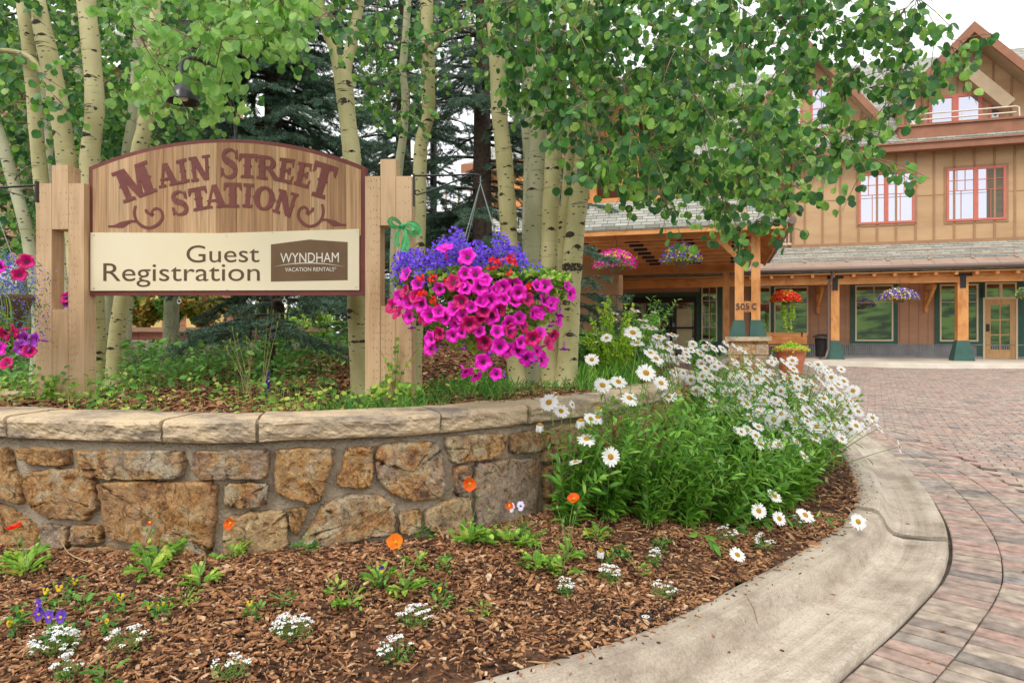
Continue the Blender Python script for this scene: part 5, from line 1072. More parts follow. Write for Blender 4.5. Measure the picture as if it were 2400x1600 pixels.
aspen('forked aspen with a Y-shaped crotch behind the right half of the sign', 4.3, [[(846,945,44),(838,800,42),(834,690,42),(828,450,42),(824,360,41),(816,290,40),(806,200,42),(800,165,40),(782,110,28),(762,60,27),(748,10,25),(735,-110,20)],[(806,190,34),(812,150,28),(826,95,26),(836,45,24),(848,-40,20)]], poly_clusters([(540,-140),(900,-140),(910,30),(870,90),(900,230),(840,240),(740,170),(690,90),(620,70),(560,40)],46,3.5,5.3,wt=.9,holes=((800,120,85),)), 'bark','leafd', .046, 24, 6, hang=.4, group=CG)
aspen('thin crooked aspen behind the right timber post', 5.0, [[(925,900,24),(925,700,24),(926,560,23),(932,440,21),(936,380,20),(946,310,19),(950,230,18),(944,170,18),(950,90,17),(956,0,16),(962,-100,14)]], poly_clusters([(840,60),(960,60),(1010,140),(1000,240),(900,260),(850,230)],24,4.4,5.6,wt=.8), 'barkg','leafd', .040, 24, 4, group=CG)
aspen('straight aspen with an orange wound beside the iron bracket', 4.6, [[(972,905,32),(978,700,32),(982,560,31),(984,400,32),(988,330,31),(1004,270,29),(1003,200,33),(1002,100,31),(1000,0,30),(998,-120,26)],[(1012,120,14),(1050,75,8),(1110,60,6)]], poly_clusters([(960,-120),(1200,-120),(1190,60),(1230,170),(1120,170),(1060,110),(1010,130),(960,60)],28,4,5.4,wt=.7), 'bark','leafd', .045, 22, 6, group=CG)
wound = MB(); w0 = P(1001,108,4.53)+[0,-.035,0]; wound.add([w0+np.array([.016*math.cos(t),-.004,.022*math.sin(t)]) for t in np.linspace(0,6.28,13)[:-1]]+[w0+[0,-.007,0]],[(i,(i+1)%12,12) for i in range(12)])
wr = bpy.data.objects[[o.name for o in bpy.data.objects if o.get('label','').startswith('straight aspen with an orange')][0]]; wound.V=[v-np.array(wr.location) for v in wound.V]; wound.build('bark_wound', mat('resin',(.55,.13,.03),(.3,.06,.02),.5,(60,60,60)), wr)
front = [(1190,-140),(2170,-140),(2150,0),(2090,60),(2120,180),(2060,240),(2000,220),(1980,270),(2040,330),(2020,350),(1950,365),(1890,400),(1840,450),(1780,500),(1730,515),(1690,470),(1600,450),(1510,465),(1480,400),(1400,420),(1370,380),(1380,300),(1290,270),(1220,220),(1180,120)]
aspen('straight aspen standing apart, left of the right-hand clump', 4.9, [[(1212,885,40),(1202,800,40),(1196,640,40),(1190,500,40),(1182,380,39),(1170,260,37),(1166,150,37),(1158,60,34),(1150,-20,32),(1145,-130,28)]], poly_clusters([(1180,-120),(1420,-120),(1420,120),(1380,220),(1290,250),(1210,200),(1190,80)],40,3.7,4.6), 'bark','leafd', .048, 26, 7, hang=.6, group=RG)
aspen('hindmost aspen of the right-hand clump, grey and mostly hidden', 5.5, [[(1262,885,34),(1252,700,34),(1240,560,32),(1242,400,30),(1236,280,29),(1236,180,28),(1240,0,26),(1244,-120,22)]], poly_clusters(front,34,5.6,7.2), 'barkg','leafd', .050, 26, 4, group=RG)
aspen('second aspen of the right-hand clump with smooth bowed trunk', 5.2, [[(1254,895,44),(1252,760,43),(1248,620,42),(1252,500,43),(1258,380,42),(1262,260,42),(1262,160,40),(1266,60,36),(1270,-110,30)]], poly_clusters([(1230,-130),(1700,-130),(1640,300),(1560,420),(1400,420),(1370,260),(1260,160)],48,4.2,5.4), 'barkg','leafd', .052, 26, 6, group=RG)
aspen('pale middle aspen of the right-hand clump, brightest trunk', 4.9, [[(1292,905,50),(1290,820,45),(1287,650,41),(1290,500,40),(1298,370,40),(1303,250,41),(1308,150,38),(1312,60,34),(1316,-120,30)]], poly_clusters(front,74,3.3,4.4), 'bark','leafd', .048, 28, 6, hang=.7, group=RG)
aspen('slim leaning aspen squeezed between the two front trunks', 5.2, [[(1318,895,36),(1314,700,34),(1322,560,34),(1338,400,34),(1346,280,32),(1352,180,30),(1352,60,27),(1354,-110,24)]], poly_clusters([(1480,180),(1900,120),(1950,340),(1790,480),(1560,440),(1480,300)],44,4.6,6.0), 'bark','leafb', .048, 26, 7, group=RG)
aspen('rightmost aspen of the clump with a black ring scar', 4.8, [[(1326,905,56),(1332,820,48),(1340,640,46),(1352,500,45),(1368,380,44),(1380,260,43),(1388,160,42),(1396,60,40),(1404,-20,38),(1412,-130,32)],[(1392,70,20),(1440,38,12),(1500,45,13),(1560,70,12),(1620,88,10),(1700,78,9),(1770,90,7),(1800,105,6)]], poly_clusters(front,98,3.2,4.3)+[(*P(x,y,d),.8) for x,y,d in ((2190,90,3.6),(2230,110,3.6),(2250,95,3.6),(2200,140,3.6),(2120,100,3.5),(2110,160,3.5),(2040,370,3.5),(1985,330,3.5),(2090,230,3.5),(1740,530,3.6),(1770,520,3.6),(1700,480,3.6),(2120,20,3.5),(2060,40,3.5))], 'bark','leafd', .048, 28, 6, hang=.7, group=RG)
# black ring scar on the rightmost trunk
rr = [o for o in bpy.data.objects if o.get('label','').startswith('rightmost aspen')][0]; mb = MB(); c = P(1341,628,4.8); r_ = 23/F*4.8*1.02
for k in range(130):
    a = rng.uniform(math.pi*1.05,math.pi*1.95); z = rng.uniform(-.024,.024); p = c+np.array([math.cos(a)*r_,math.sin(a)*r_,z]); t = np.array([-math.sin(a),math.cos(a),0]); s_ = rng.uniform(.006,.014); o_ = np.array([math.cos(a),math.sin(a),0])*.003
    mb.add([p-t*s_+o_*.3,p+[0,0,s_*.7]+o_,p+t*s_+o_*.3,p-[0,0,s_*.7]+o_],[(0,3,2,1)])
mb.V=[v-np.array(rr.location) for v in mb.V]; mb.build('ring_scar', M['knot'], rr)

# ---------------- spruces ----------------
def needles_on(nb, pts, seg_dir, n, L=.024, w=.0042):
    k = rng.integers(0,len(pts),n); p = pts[k]+rvec(n)*.003; d = rvec(n); d -= (d*seg_dir[k]).sum(1)[:,None]*seg_dir[k]*.4; d = d+seg_dir[k]*.75+np.array([0,0,.15]); d /= np.linalg.norm(d,axis=1)[:,None]
    blades(nb, p, p+d*(L*rng.uniform(.7,1.2,n))[:,None], w)
def spruce(label, base, H, specs, name='spruce_tree', L=.024, dens=1.0, lean=(0,0)):
    root = empty(name, tuple(base), label, 'tree'); base = np.array(base); tb = MB(); nb = MB()
    tb.tube([base*0+[0,0,-.1],[lean[0]*.3,0,H*.4],[lean[0],0,H]],[.13*H/7,.09*H/7,.01],10)
    wood = MB()
    for (z, az, Lb, droop) in specs:
        d0 = np.array([math.cos(az),math.sin(az),0]); n_ = 14; t = np.linspace(0,1,n_)
        cur = d0[None]*(Lb*t)[:,None]+np.stack([0*t,0*t,z+Lb*(.10*t-droop*t*t+.25*droop*t**4)],1)+np.array([lean[0]*z/H,0,0]); cur += rng.normal(0,.012,cur.shape)*t[:,None]
        wood.tube(cur, np.linspace(.018,.004,n_)*min(1.4,Lb), 5); side = np.cross(d0,[0,0,1.])
        T = np.gradient(cur,axis=0); T/=np.linalg.norm(T,axis=1)[:,None]
        m = int(Lb*19*dens)
        for i in range(m):
            ti = rng.uniform(.12,1); p0 = np.array([np.interp(ti,t,cur[:,a]) for a in range(3)]); sg = rng.choice([-1,1]); l = (.10+.34*(1-ti)**.8)*rng.uniform(.6,1.2)*min(1.25,Lb**.5)
            dv = unit(side*sg*rng.uniform(.5,1)+d0*rng.uniform(.5,1.0)+np.array([0,0,rng.uniform(-.45,.12)])); k = max(4,int(l/.02)); tt = np.linspace(0,1,k)[:,None]
            e = p0+dv*l*tt+np.array([0,0,-.2*l])*tt**2; wood.tube(e, np.linspace(.004,.002,k), 3, caps=False); seg = np.repeat(unit(e[-1]-e[0])[None],k,0)
            needles_on(nb, e, seg, int(l/.02*13), L)
            for j in range(int(l/.07)):
                q0 = e[int(rng.integers(1,k))]; dv2 = unit(dv+np.cross(dv,[0,0,1])*rng.choice([-1,1])*rng.uniform(.6,1)+rvec(1)[0]*.2); l2 = rng.uniform(.04,.10); e2 = q0+dv2*l2*np.linspace(0,1,5)[:,None]; needles_on(nb, e2, np.repeat(dv2[None],5,0), int(l2/.02*14), L)
        needles_on(nb, cur[3:], T[3:], int(Lb*160), L)
    tb.build('trunk', M['spruceb'], root); wood.build('branches', M['spruceb'], root); nb.build('needles', M['needle'], root); return root
b1_ = P(640,HZ,8.2); b1_[2] = 1.0; sp = []
for z in np.arange(.95,7.6,.21):
    Lm = 1.75*(1-z/9)**.8+.25
    for k in range(7): sp.append((z+rng.uniform(-.1,.1), rng.uniform(0,2*math.pi), Lm*rng.uniform(.7,1.15), .28+.2*rng.random()))
spruce('broad blue-green spruce directly behind the arched sign', b1_, 7.8, sp, dens=1.1, L=.032)
b2_ = P(1130,HZ,9.3); b2_[2] = 1.0; sp = []
for z in np.arange(.3,8.2,.33):
    Lm = 1.9*(1-z/10)**.8+.2
    for k in range(6): sp.append((z+rng.uniform(-.1,.1), rng.uniform(0,2*math.pi), Lm*rng.uniform(.55,1.15), .3+.2*rng.random()))
spruce('thinner dark spruce behind the hanging basket with sky showing through', b2_, 8.6, sp, dens=.85, L=.034)
b5_ = P(945,HZ,11.5); b5_[2] = 1.0; sp = []
for z in np.arange(.6,9.2,.34):
    for k in range(6): sp.append((z+rng.uniform(-.1,.1), rng.uniform(0,2*math.pi), (1.9*(1-z/10.5)**.8+.2)*rng.uniform(.6,1.15), .3+.2*rng.random()))
spruce('farther dark spruce filling the gap behind the right timber post', b5_, 9.6, sp, dens=.8, L=.036)
b3_ = P(640,HZ,5.8); b3_[2] = .95; sp = [(z, az, Lb, dr) for z,az,Lb,dr in [(.45,math.pi*1.05,.75,.45),(.5,math.pi*1.3,.7,.5),(.62,-.25,1.15,.32),(.80,-.05,1.25,.30),(.85,.2,1.0,.25),(.4,math.pi*.9,.6,.45),(.5,-1.1,.7,.42),(.4,math.pi*1.1,.75,.5),(.7,-.6,.95,.38),(.95,-.8,.6,.25),(.95,math.pi*1.1,.35,.1),(.35,-.4,.7,.5),(.95,.4,.9,.3),(.6,math.pi*.8,.5,.3),(.45,math.pi*1.4,.75,.4)]]
spruce('low young blue spruce spreading under the sign board', b3_, 1.35, sp, 'young_spruce', .022, 1.7)
b4_ = P(1350,HZ,5.7); b4_[2] = .9; sp = [(.62,-.2,.42,.3),(.5,-.5,.45,.45),(.72,.1,.42,.2),(.38,-.1,.5,.5),(.3,-.8,.4,.5),(.85,-.4,.25,.1),(.55,1.2,.4,.3),(.4,2.5,.3,.4)]
spruce('small silvery blue spruce just right of the aspen clump', b4_, 1.05, sp, 'young_spruce', .024, 1.6)

# ---------------- generic leafy clumps ----------------
M['lime'] = palette_mat('lime_foliage', [(0,(.20,.42,.03)),(.5,(.40,.64,.06)),(1,(.62,.74,.10))], .5, transl=.4)
M['weed'] = palette_mat('weed_foliage', [(0,(.10,.28,.04)),(.5,(.24,.48,.07)),(.85,(.44,.62,.10)),(1,(.62,.55,.15))], .5, transl=.35)
M['weedd'] = palette_mat('weed_foliage_dark', [(0,(.05,.17,.035)),(.5,(.10,.29,.05)),(1,(.22,.45,.08))], .5, transl=.3)
M['mixedbush'] = palette_mat('autumn_tinted_bush', [(0,(.08,.20,.03)),(.4,(.22,.32,.05)),(.7,(.42,.36,.06)),(1,(.50,.15,.06))], .6, transl=.3)
M['stem'] = mat('green_stem', (.14,.26,.05), (.22,.34,.08), .6, (9,9,9))
M['drystem'] = mat('dry_stem', (.45,.36,.16), (.58,.48,.24), .8, (9,9,9))
def clump(name, label, cat, loc, rx, ry, h, n, size, m, tv=OVV, tf=LAF, group=None, stems=8, up=.5, ztop=None, kind=None, lo=.1):
    """leafy clump: stems from the base and leaves spread through an uneven volume"""
    loc = np.array(loc,float); st = MB(); lf = MB()
    tips = []
    for _ in range(stems):
        a = rng.uniform(0,2*math.pi); r = rng.uniform(.2,1)**.6; e = np.array([rx*r*math.cos(a), ry*r*math.sin(a), h*rng.uniform(.55,1)*(1-.35*r*r)]); c = e*[.35,.35,.6]; t = np.linspace(0,1,6)[:,None]
        cur = 2*t*(1-t)*c+t*t*e; st.tube(cur, np.linspace(.0035,.0015,6)*max(.6,min(3,h*2)), 4, caps=False); tips.append(cur)
    tips = np.array(tips); k = rng.integers(0,stems,n); t = rng.uniform(lo,1,n)*5; i = np.minimum(t.astype(int),4); f = (t-i)[:,None]; p = tips[k,i]*(1-f)+tips[k,i+1]*f
    out = p*[1,1,0]; out = out/(np.linalg.norm(out,axis=1)[:,None]+1e-6); tip = out*.5+rvec(n)*.8+np.array([0,0,up]); nrm = rvec(n)*.6+np.array([0,-.2,1])
    leaves(lf, p, tip, nrm, size*rng.uniform(.55,1.15,n), tv, tf)
    r = empty(name, tuple(loc), label, cat, group); st.build('stems', M['stem'] if m!='mixedbush' else M['twig'], r); o = lf.build('leaves', M[m], r); return r
clump('lime_shrub','lime green shrub in front of the entrance doors','shrub', [*P(1438,HZ,5.25)[:2],.86], .26,.22,.82, 2300,.034,'lime', LRV*[.62,1,1],LRF, stems=34, up=.2)
clump('leafy_shrub','darker green shrub between the aspen clump and the daisies','shrub', [*P(1390,HZ,5.6)[:2],.85], .22,.25,.45, 1300,.045,'weedd', stems=30, up=.3)
for (px, d, rx, h, lab) in ((335,12.9,.75,.75,'bushy red-tinted shrub planted left of the yellow column'),(405,12.9,.45,.9,'dark green shrub planted beside the yellow column'),(475,12.9,.75,.7,'yellow-green shrub planted above the red block wall'),(190,13,.9,.8,'shrub at the far left end of the red block wall'),(580,13.2,.9,.8,'shrub at the right end of the red block wall')):
    clump('leafy_shrub', lab,'shrub', [*P(px,HZ,d)[:2],1.35], rx,.5,h*1.25, 1500,.085, 'weedd' if 'dark' in lab else 'mixedbush', LRV,LRF, stems=40, up=.1)
for (px, d, h, lab) in ((780,14,2.0,'bright green bush far behind the low spruce branches'),(860,15,1.7,'bright green bush far behind the forked aspen'),(700,16,2.2,'tall hedge bush far behind the sign centre'),(960,15,1.9,'far bush behind the right post')):
    clump('far_bush', lab,'bush', [*P(px,HZ,d)[:2],.85], 1.1,.7,h*.75, 1300,.11,'weed', LRV,LRF, stems=40, up=.1)
# background aspens beyond, closing the crown above the roofs
def far_tree(px, d, H, r, label, m='leafd', n=3800):
    b = P(px,HZ,d); b[2] = 1.0; root = empty('background_tree', tuple(b), label, 'tree'); mb = MB(); mb.tube([(0,0,-.2),(.05,0,H*.5),(0,.1,H*.9)],[.12,.09,.03],8); mb.build('trunk', M['barkg'], root)
    lf = MB(); tw = MB(); K = 60
    for k in range(K):
        z = rng.uniform(.22,1)*H; rr_ = r*(1-.5*abs(z/H-.55))*rng.uniform(.3,1); a = rng.uniform(0,6.28); c = np.array([rr_*math.cos(a),rr_*math.sin(a),z]); tw.tube([(0,0,z*.85),c*[.5,.5,1]+[0,0,-.05],c],[.03,.015,.006],5)
        m_ = n//K; p = c+rng.normal(0,.26,(m_,3)); leaves(lf, p, rvec(m_)+[0,0,-.6], rvec(m_)+[0,-.3,.3], rng.uniform(.06,.10,m_))
    tw.build('branches', M['twig'], root); lf.build('crown', M[m], root)
far_tree(60,9.5,6.5,1.9,'leafy background aspen behind the leftmost trunks')
far_tree(400,10.2,6.8,1.8,'leafy background aspen behind the gooseneck lamp')
far_tree(-90,8,6.5,1.8,'leafy background aspen beyond the left edge')
# ---------------- flowers and small things ----------------
M['petw'] = mat('daisy_petal', (.84,.84,.82), None, .6, transl=.25)
M['dcent'] = mat('daisy_centre', (.80,.36,.015), (.85,.50,.03), .8, (300,300,300), bump=1, bscale=400)
M['dleaf'] = palette_mat('daisy_leaf', [(0,(.06,.20,.02)),(.45,(.12,.34,.035)),(.8,(.21,.46,.055)),(1,(.33,.56,.10))], .42, transl=.3, spec=.5)
M['dstem'] = mat('daisy_stem', (.10,.24,.03), (.20,.36,.06), .5, (9,9,9))
def daisy_meshes():
    out = []
    for var in range(7):
        n = int(rng.integers(19,25)); droop = [.05,-.02,.12,.25,.0,.95,1.25][var]; mb = MB()
        for i in range(n):
            a = 2*math.pi*i/n+rng.normal(0,.05); l = .043*rng.uniform(.86,1.08); w = .0052*rng.uniform(.85,1.15); dr = droop+rng.normal(0,.09); r0 = .009
            prof = []
            for t in (0,.3,.65,.9,1.0):
                if droop < .6: x = r0+(l-r0)*t; z = -math.sin(dr)*(l-r0)*t*t+.002
                else: ph = dr*min(1,t*1.5); x = r0+(l-r0)*t*math.cos(ph); z = -(l-r0)*t*math.sin(ph)
                prof.append((x,z))
            ws = [.45,.9,1.05,.8,.3]; tw = rng.normal(0,.15); V = []
            for (x,z),q in zip(prof,ws):
                for s_ in (-1,1):
                    y = s_*w*q; V.append((x*math.cos(a)-y*math.sin(a), x*math.sin(a)+y*math.cos(a), z+s_*tw*w+rng.normal(0,.0005)))
            mb.add(V,[(2*k,2*k+2,2*k+3,2*k+1) for k in range(4)],0,True)
        o = mb.build('petals', M['petw']); me = o.data; bpy.data.objects.remove(o); out.append(me)
    mb = MB(); mb.lathe([(.0135,-.001),(.0135,.003),(.011,.0065),(.006,.0085),(.001,.009)],(0,0,0),14); o = mb.build('centre', M['dcent']); c = o.data; bpy.data.objects.remove(o); return out, c
DP, DC = daisy_meshes()
def oriented(o, pos, nrm, sc, spin=0):
    from mathutils import Matrix, Quaternion
    q = Vector(nrm).to_track_quat('Z','Y') @ Quaternion((0,0,1), spin); o.location = pos; o.rotation_mode = 'QUATERNION'; o.rotation_quaternion = q; o.scale = (sc,)*3
# flower list: px, py, depth, variant, facing, scale
FL_ = []
def fl(px, py, d, var=0, face=(0,-.6,.8), sc=1): FL_.append((P(px,py,d), var, unit(face), sc))
for px,py,d,v,f,s_ in [(1287,943,3.45,0,(-.3,-.8,.55),1.2),(1315,963,3.5,1,(.2,-.75,.6),1.0),(1341,948,3.6,2,(.6,-.5,.3),.6),(1265,995,3.4,6,(0,-.3,1),1.0),(1361,985,3.45,6,(.05,-.3,1),1.1),(1402,957,3.55,6,(0,-.3,1),1.1),(1384,981,3.5,0,(.1,-.7,.7),.9),(1401,977,3.5,5,(.1,-.4,.9),1.05),(1375,1029,3.4,3,(0,-.45,.85),1.15),(1431,1070,3.35,1,(.1,-.95,.3),1.12),(1349,1083,3.4,1,(-.3,-.1,.9),.9),
 (1387,843,4.0,0,(0,-.75,.55),1.05),(1412,903,3.75,0,(.1,-.7,.6),1.25),(1449,895,3.8,1,(.15,-.65,.65),1.15),(1475,933,3.7,3,(.2,-.6,.7),1.2),(1514,874,3.75,0,(.1,-.75,.5),1.35),(1549,898,3.85,1,(.2,-.7,.6),1.15),(1567,930,3.9,2,(.1,-.5,.75),1.0),(1590,920,3.95,5,(.1,-.5,.85),1.15),(1483,780,4.1,2,(.05,-.7,.65),1.35),(1493,805,4.1,1,(.1,-.3,.9),1.2),(1422,792,4.6,0,(-.2,-.6,.6),1.0),(1525,828,4.0,1,(.2,-.5,.8),1.1),(1537,841,3.9,0,(.3,-.5,.75),1.2),(1545,790,4.6,1,(.1,-.4,.85),1.1),(1575,785,4.7,1,(.2,-.3,.9),1.1),(1560,815,4.4,2,(.25,-.3,.9),1.1),(1512,765,4.9,0,(-.1,-.4,.8),.9),(1488,728,5.0,0,(.25,-.3,.9),1.05),(1532,731,5.2,2,(.1,-.2,.95),.6),(1507,751,4.9,1,(.1,-.2,.95),1.0),(1443,735,5.2,0,(.2,-.2,.95),.8),(1440,748,5.4,0,(.2,-.2,.95),.8),(1530,700+70,4.7,1,(.1,-.3,.9),1.0),
 (1815,1163,3.75,0,(.3,-.5,.75),1.1),(1778,1197,3.65,1,(.1,-.8,.55),1.05),(1826,1215,3.65,0,(.3,-.75,.5),1.0),(1887,1207,3.7,1,(.25,-.55,.75),1.2),(2011,1222,3.85,0,(.1,-.85,.5),1.15),(1728,1300,3.2,0,(.25,-.55,.75),1.0),(2107,1047,4.6,0,(.75,-.6,.25),1.1),(1885,1069,4.0,0,(.6,-.5,.6),1.0),(1866,1035,4.2,0,(.6,-.4,.6),.95),(1973,1028,4.4,1,(.3,-.7,.6),1.0),(1913,1000,4.4,0,(.1,-.7,.7),1.25),(2060,1003,4.7,1,(.6,-.4,.6),1.0),(1730,1010,4.3,0,(.3,-.5,.8),1.0),(1777,1000,4.3,1,(.3,-.5,.8),1.0),(1682,1078,4.0,3,(.1,-.3,.9),.5),(1658,1141,3.8,2,(.1,-.3,.9),.3),(1538,1092,3.7,2,(.1,-.3,.9),.25)]: fl(px,py,d,v,f,s_)
for i in range(6): fl(1738+i*17+rng.uniform(-9,9), 1012+i*7+rng.uniform(-14,14), 4.15+rng.uniform(-.1,.1), int(rng.integers(0,3)), (rng.uniform(.1,.5),-.75,rng.uniform(.5,.8)), rng.uniform(.8,1.1))
mass = np.array([(1510,790),(1600,800),(1700,800),(1790,835),(1900,850),(1985,860),(2008,905),(2015,945),(2070,985),(2075,1005),(2000,1015),(1930,1030),(1860,1040),(1830,1025),(1790,990),(1720,985),(1680,975),(1655,935),(1600,895),(1540,850)],float)
got = []; tr = 0
while len(got) < 205 and tr < 30000:
    tr += 1; x = rng.uniform(1500,2080); y = rng.uniform(785,1045)
    if not inside(mass, np.array([[x]]), np.array([[y]]))[0,0]: continue
    if any(((x-a)/13)**2+((y-b)/8.5)**2 < 1 for a,b in got): continue
    got.append((x,y)); t = (1045-y)/260; d = 4.35+2.1*t+rng.uniform(-.25,.3)+(x-1800)*.0004
    f = (rng.uniform(.15,.75), rng.uniform(-.75,-.3), rng.uniform(.6,.95)) if rng.random()<.7 else (rng.uniform(-.4,.4), -.9, rng.uniform(.2,.8)); fl(x,y,d,int(rng.choice([0,1,2,2,3,3])),f,rng.uniform(.95,1.35))
for i in range(26): # looser flowers in the raised bed beyond the wall
    fl(rng.uniform(1385,1520), rng.uniform(735,850), rng.uniform(5.4,6.4), int(rng.choice([0,1,2])), (rng.uniform(-.2,.5),-.35,.85), rng.uniform(.6,.95))
# plant bases
bases = [(.28,3.52),(.5,3.62),(.72,3.66),(.95,3.74),(1.18,3.84),(1.42,3.98),(1.62,4.22),(1.86,4.52),(2.1,4.95),(2.34,5.4),(.62,3.88),(.88,4.0)]
tr = 0
while len(bases) < 34 and tr < 5000:
    tr += 1; x = rng.uniform(.6,2.7); y = rng.uniform(3.9,7.0); X = np.array([[x]]); Y = np.array([[y]])
    if inside(WPOLY,X,Y)[0,0] or not inside(KPOLY,X,Y)[0,0] or dist_to(WALLC,X,Y)[0,0] < .14 or dist_to(KB,X,Y)[0,0] < .38: continue
    if min((x-a)**2+(y-b)**2 for a,b in bases) < .30**2: continue
    bases.append((x,y))
nfront = len(bases); bases += [(1.05,6.0),(1.2,6.7),(.85,5.6),(1.35,7.2)]
BZ = [float(BEDZ(x,y)[0]) if i < nfront else float(UPZ(x,y)) for i,(x,y) in enumerate(bases)]
assign = {i: [] for i in range(len(bases))}
for p, v, f, s_ in FL_:
    up_side = inside(WPOLY, np.array([[p[0]]]), np.array([[p[1]]]))[0,0] and p[1] > 5.2
    c = [(((p[0]-.18-bx)**2+(p[1]-by)**2)**.5+(.0 if (i >= nfront) == up_side else 1.5)+.06*len(assign[i]), i) for i,(bx,by) in enumerate(bases)]; assign[min(c)[1]].append((p,v,f,s_))
BL = {0:'daisy plant at the corner of the stone wall, with one drooping white head',1:'leftmost tall daisy plant in front of the cap stones',2:'daisy plant behind the orange poppy, big flowers facing the camera',9:'daisy plant nearest the bend of the kerb, leaning over the paving',7:'daisy plant whose low stems sprawl over the bark mulch',8:'daisy plant above the kerb joint, stem reaching out over the pavers'}
for i,(bx,by) in enumerate(bases):
    z0 = BZ[i]; g = 'daisy plants massed between the stone wall and the kerb' if i < nfront else 'daisy plants in the raised bed behind the wall end'
    lab = BL.get(i, 'leafy white daisy plant leaning right, massed between stone wall and kerb' if i < nfront else 'smaller white daisy plant behind the end of the stone wall, near the lime shrub')
    root = empty('daisy_plant', (bx,by,z0), lab, 'daisy', g); b0 = np.array([bx,by,z0]); st = MB(); lf = MB()
    def stemcurve(tipp, lean=.3):
        e = tipp-b0; c = np.array([e[0]*lean, e[1]*lean, e[2]*.62]); t = np.linspace(0,1,12)[:,None]; s0 = rng.normal(0,.03,3)*[1,1,0]; return s0*(1-t)**2+2*t*(1-t)*c+t*t*e
    curves = []
    for p,v,f,s_ in assign[i]:
        ctr = p-np.array(f)*.004; c = stemcurve(ctr, .45); st.tube(c, np.linspace(.0034,.0022,12), 5, caps=False); curves.append((c,.68,7))
    nst = 28 if i < nfront else 16; hh = .44+.20*rng.random()
    if by < 4.1: hh = .50 if bx > .9 else .60
    for _ in range(nst):
        a = rng.uniform(0,2*math.pi); r = rng.uniform(.02,.24); h = hh*rng.uniform(.45,1.12); e = b0+np.array([r*math.cos(a)+.14*h/.4, r*math.sin(a), h]); c = stemcurve(e, .5); st.tube(c, np.linspace(.003,.0015,12), 4, caps=False); curves.append((c,1.0,15))
    for c, tmax, k in curves:
        t = np.linspace(.06,tmax,k)+rng.uniform(-.03,.03,k); t = np.clip(t,.03,1)*11; ii = np.minimum(t.astype(int),10); fr = (t-ii)[:,None]; p = c[ii]*(1-fr)+c[ii+1]*fr
        ax = unit(c[-1]-c[0]); rad = rvec(k); rad -= (rad@ax)[:,None]*ax; rad /= np.linalg.norm(rad,axis=1)[:,None]; tip = rad+ax*rng.uniform(.15,.9,k)[:,None]; nrm = ax*1.0-rad*.3+rvec(k)*.25
        leaves(lf, p, tip, nrm, rng.uniform(.06,.115,k)*(1.1-.5*t/11), LAV*[1.15,1,1.6], LAF)
    st.build('stems', M['dstem'], root); lf.build('leaves', M['dleaf'], root)
    for p,v,f,s_ in assign[i]:
        fo = bpy.data.objects.new('flower', DP[v]); COL.objects.link(fo); fo.parent = root; oriented(fo, Vector(p-b0), f, s_, rng.uniform(0,6))
        co = bpy.data.objects.new('centre', DC); COL.objects.link(co); co.parent = fo

# ground cover and grass in the raised bed
def cover(name, n, ok, x0,x1,y0,y1, m, tv, tf, size, hmax, tipup=.4, zf=UPZ, dens=None):
    X = rng.uniform(x0,x1,n*3); Y = rng.uniform(y0,y1,n*3); k = ok(X,Y); X=X[k]; Y=Y[k]
    w = np.array([mnoise.noise(Vector((x*2.2,y*2.2,5))) for x,y in zip(X,Y)]); k = w+rng.uniform(-.35,.35,len(X)) > (dens if dens is not None else -.1); X=X[k][:n]; Y=Y[k][:n]; N=len(X)
    Z = zf(X,Y)+hmax*rng.random(N)**1.6; mb = MB(); tip = rvec(N)*[1,1,.4]+np.array([0,0,tipup]); leaves(mb, np.stack([X,Y,Z],1), tip, rvec(N)*.5+[0,-.2,1], size*rng.uniform(.5,1.2,N), tv, tf)
    b = np.stack([X,Y,Z*0+zf(X,Y)],1); kk = rng.random(N) < .4; blades(mb, b[kk]+rng.normal(0,.01,(kk.sum(),3)), np.stack([X,Y,Z],1)[kk], .003)
    return mb.build(name, M[m], kind='stuff')
dW = lambda X,Y: dist_to(WALLC,X,Y)
inW = lambda X,Y: inside(WPOLY,X,Y)
band = lambda X,Y: inW(X,Y)&(dW(X,Y)>.33)&(dW(X,Y)<1.25)&(X<-.2)
cover('ground_cover', 4200, band, -4.5,0,3.2,5.6, 'weed', OVV*[1.1,1,1], LAF, .033, .15, dens=.10)
cover('ground_cover_dark', 5200, lambda X,Y: inW(X,Y)&(dW(X,Y)>.3)&(X<-1.2), -4.8,0,3.3,7.5,'weedd', OVV, LAF, .038, .20, dens=.14)
cover('lush_ground_cover', 3800, lambda X,Y: inW(X,Y)&(dW(X,Y)>.9)&(X<-1.7), -4.6,-1.6,4.6,8.0,'weedd', OVV, LAF, .055, .34, dens=-.3)
cover('grass_tufts', 7000, lambda X,Y: inW(X,Y)&(dW(X,Y)>.28)&(dW(X,Y)<1.4)&(X>-1.0), -1.0,1.9,3.4,7.5,'weedd', LAV*[.35,1,1], LAF, .09, .05, tipup=1.1, dens=-.05)
cover('tall_grass', 5500, lambda X,Y: inW(X,Y)&(dW(X,Y)>.2)&(X>.45)&(Y>4.2), .4,1.9,4.2,9,'dleaf', LAV*[.3,1,1.2], LAF, .13, .12, tipup=1.5, dens=-.6)

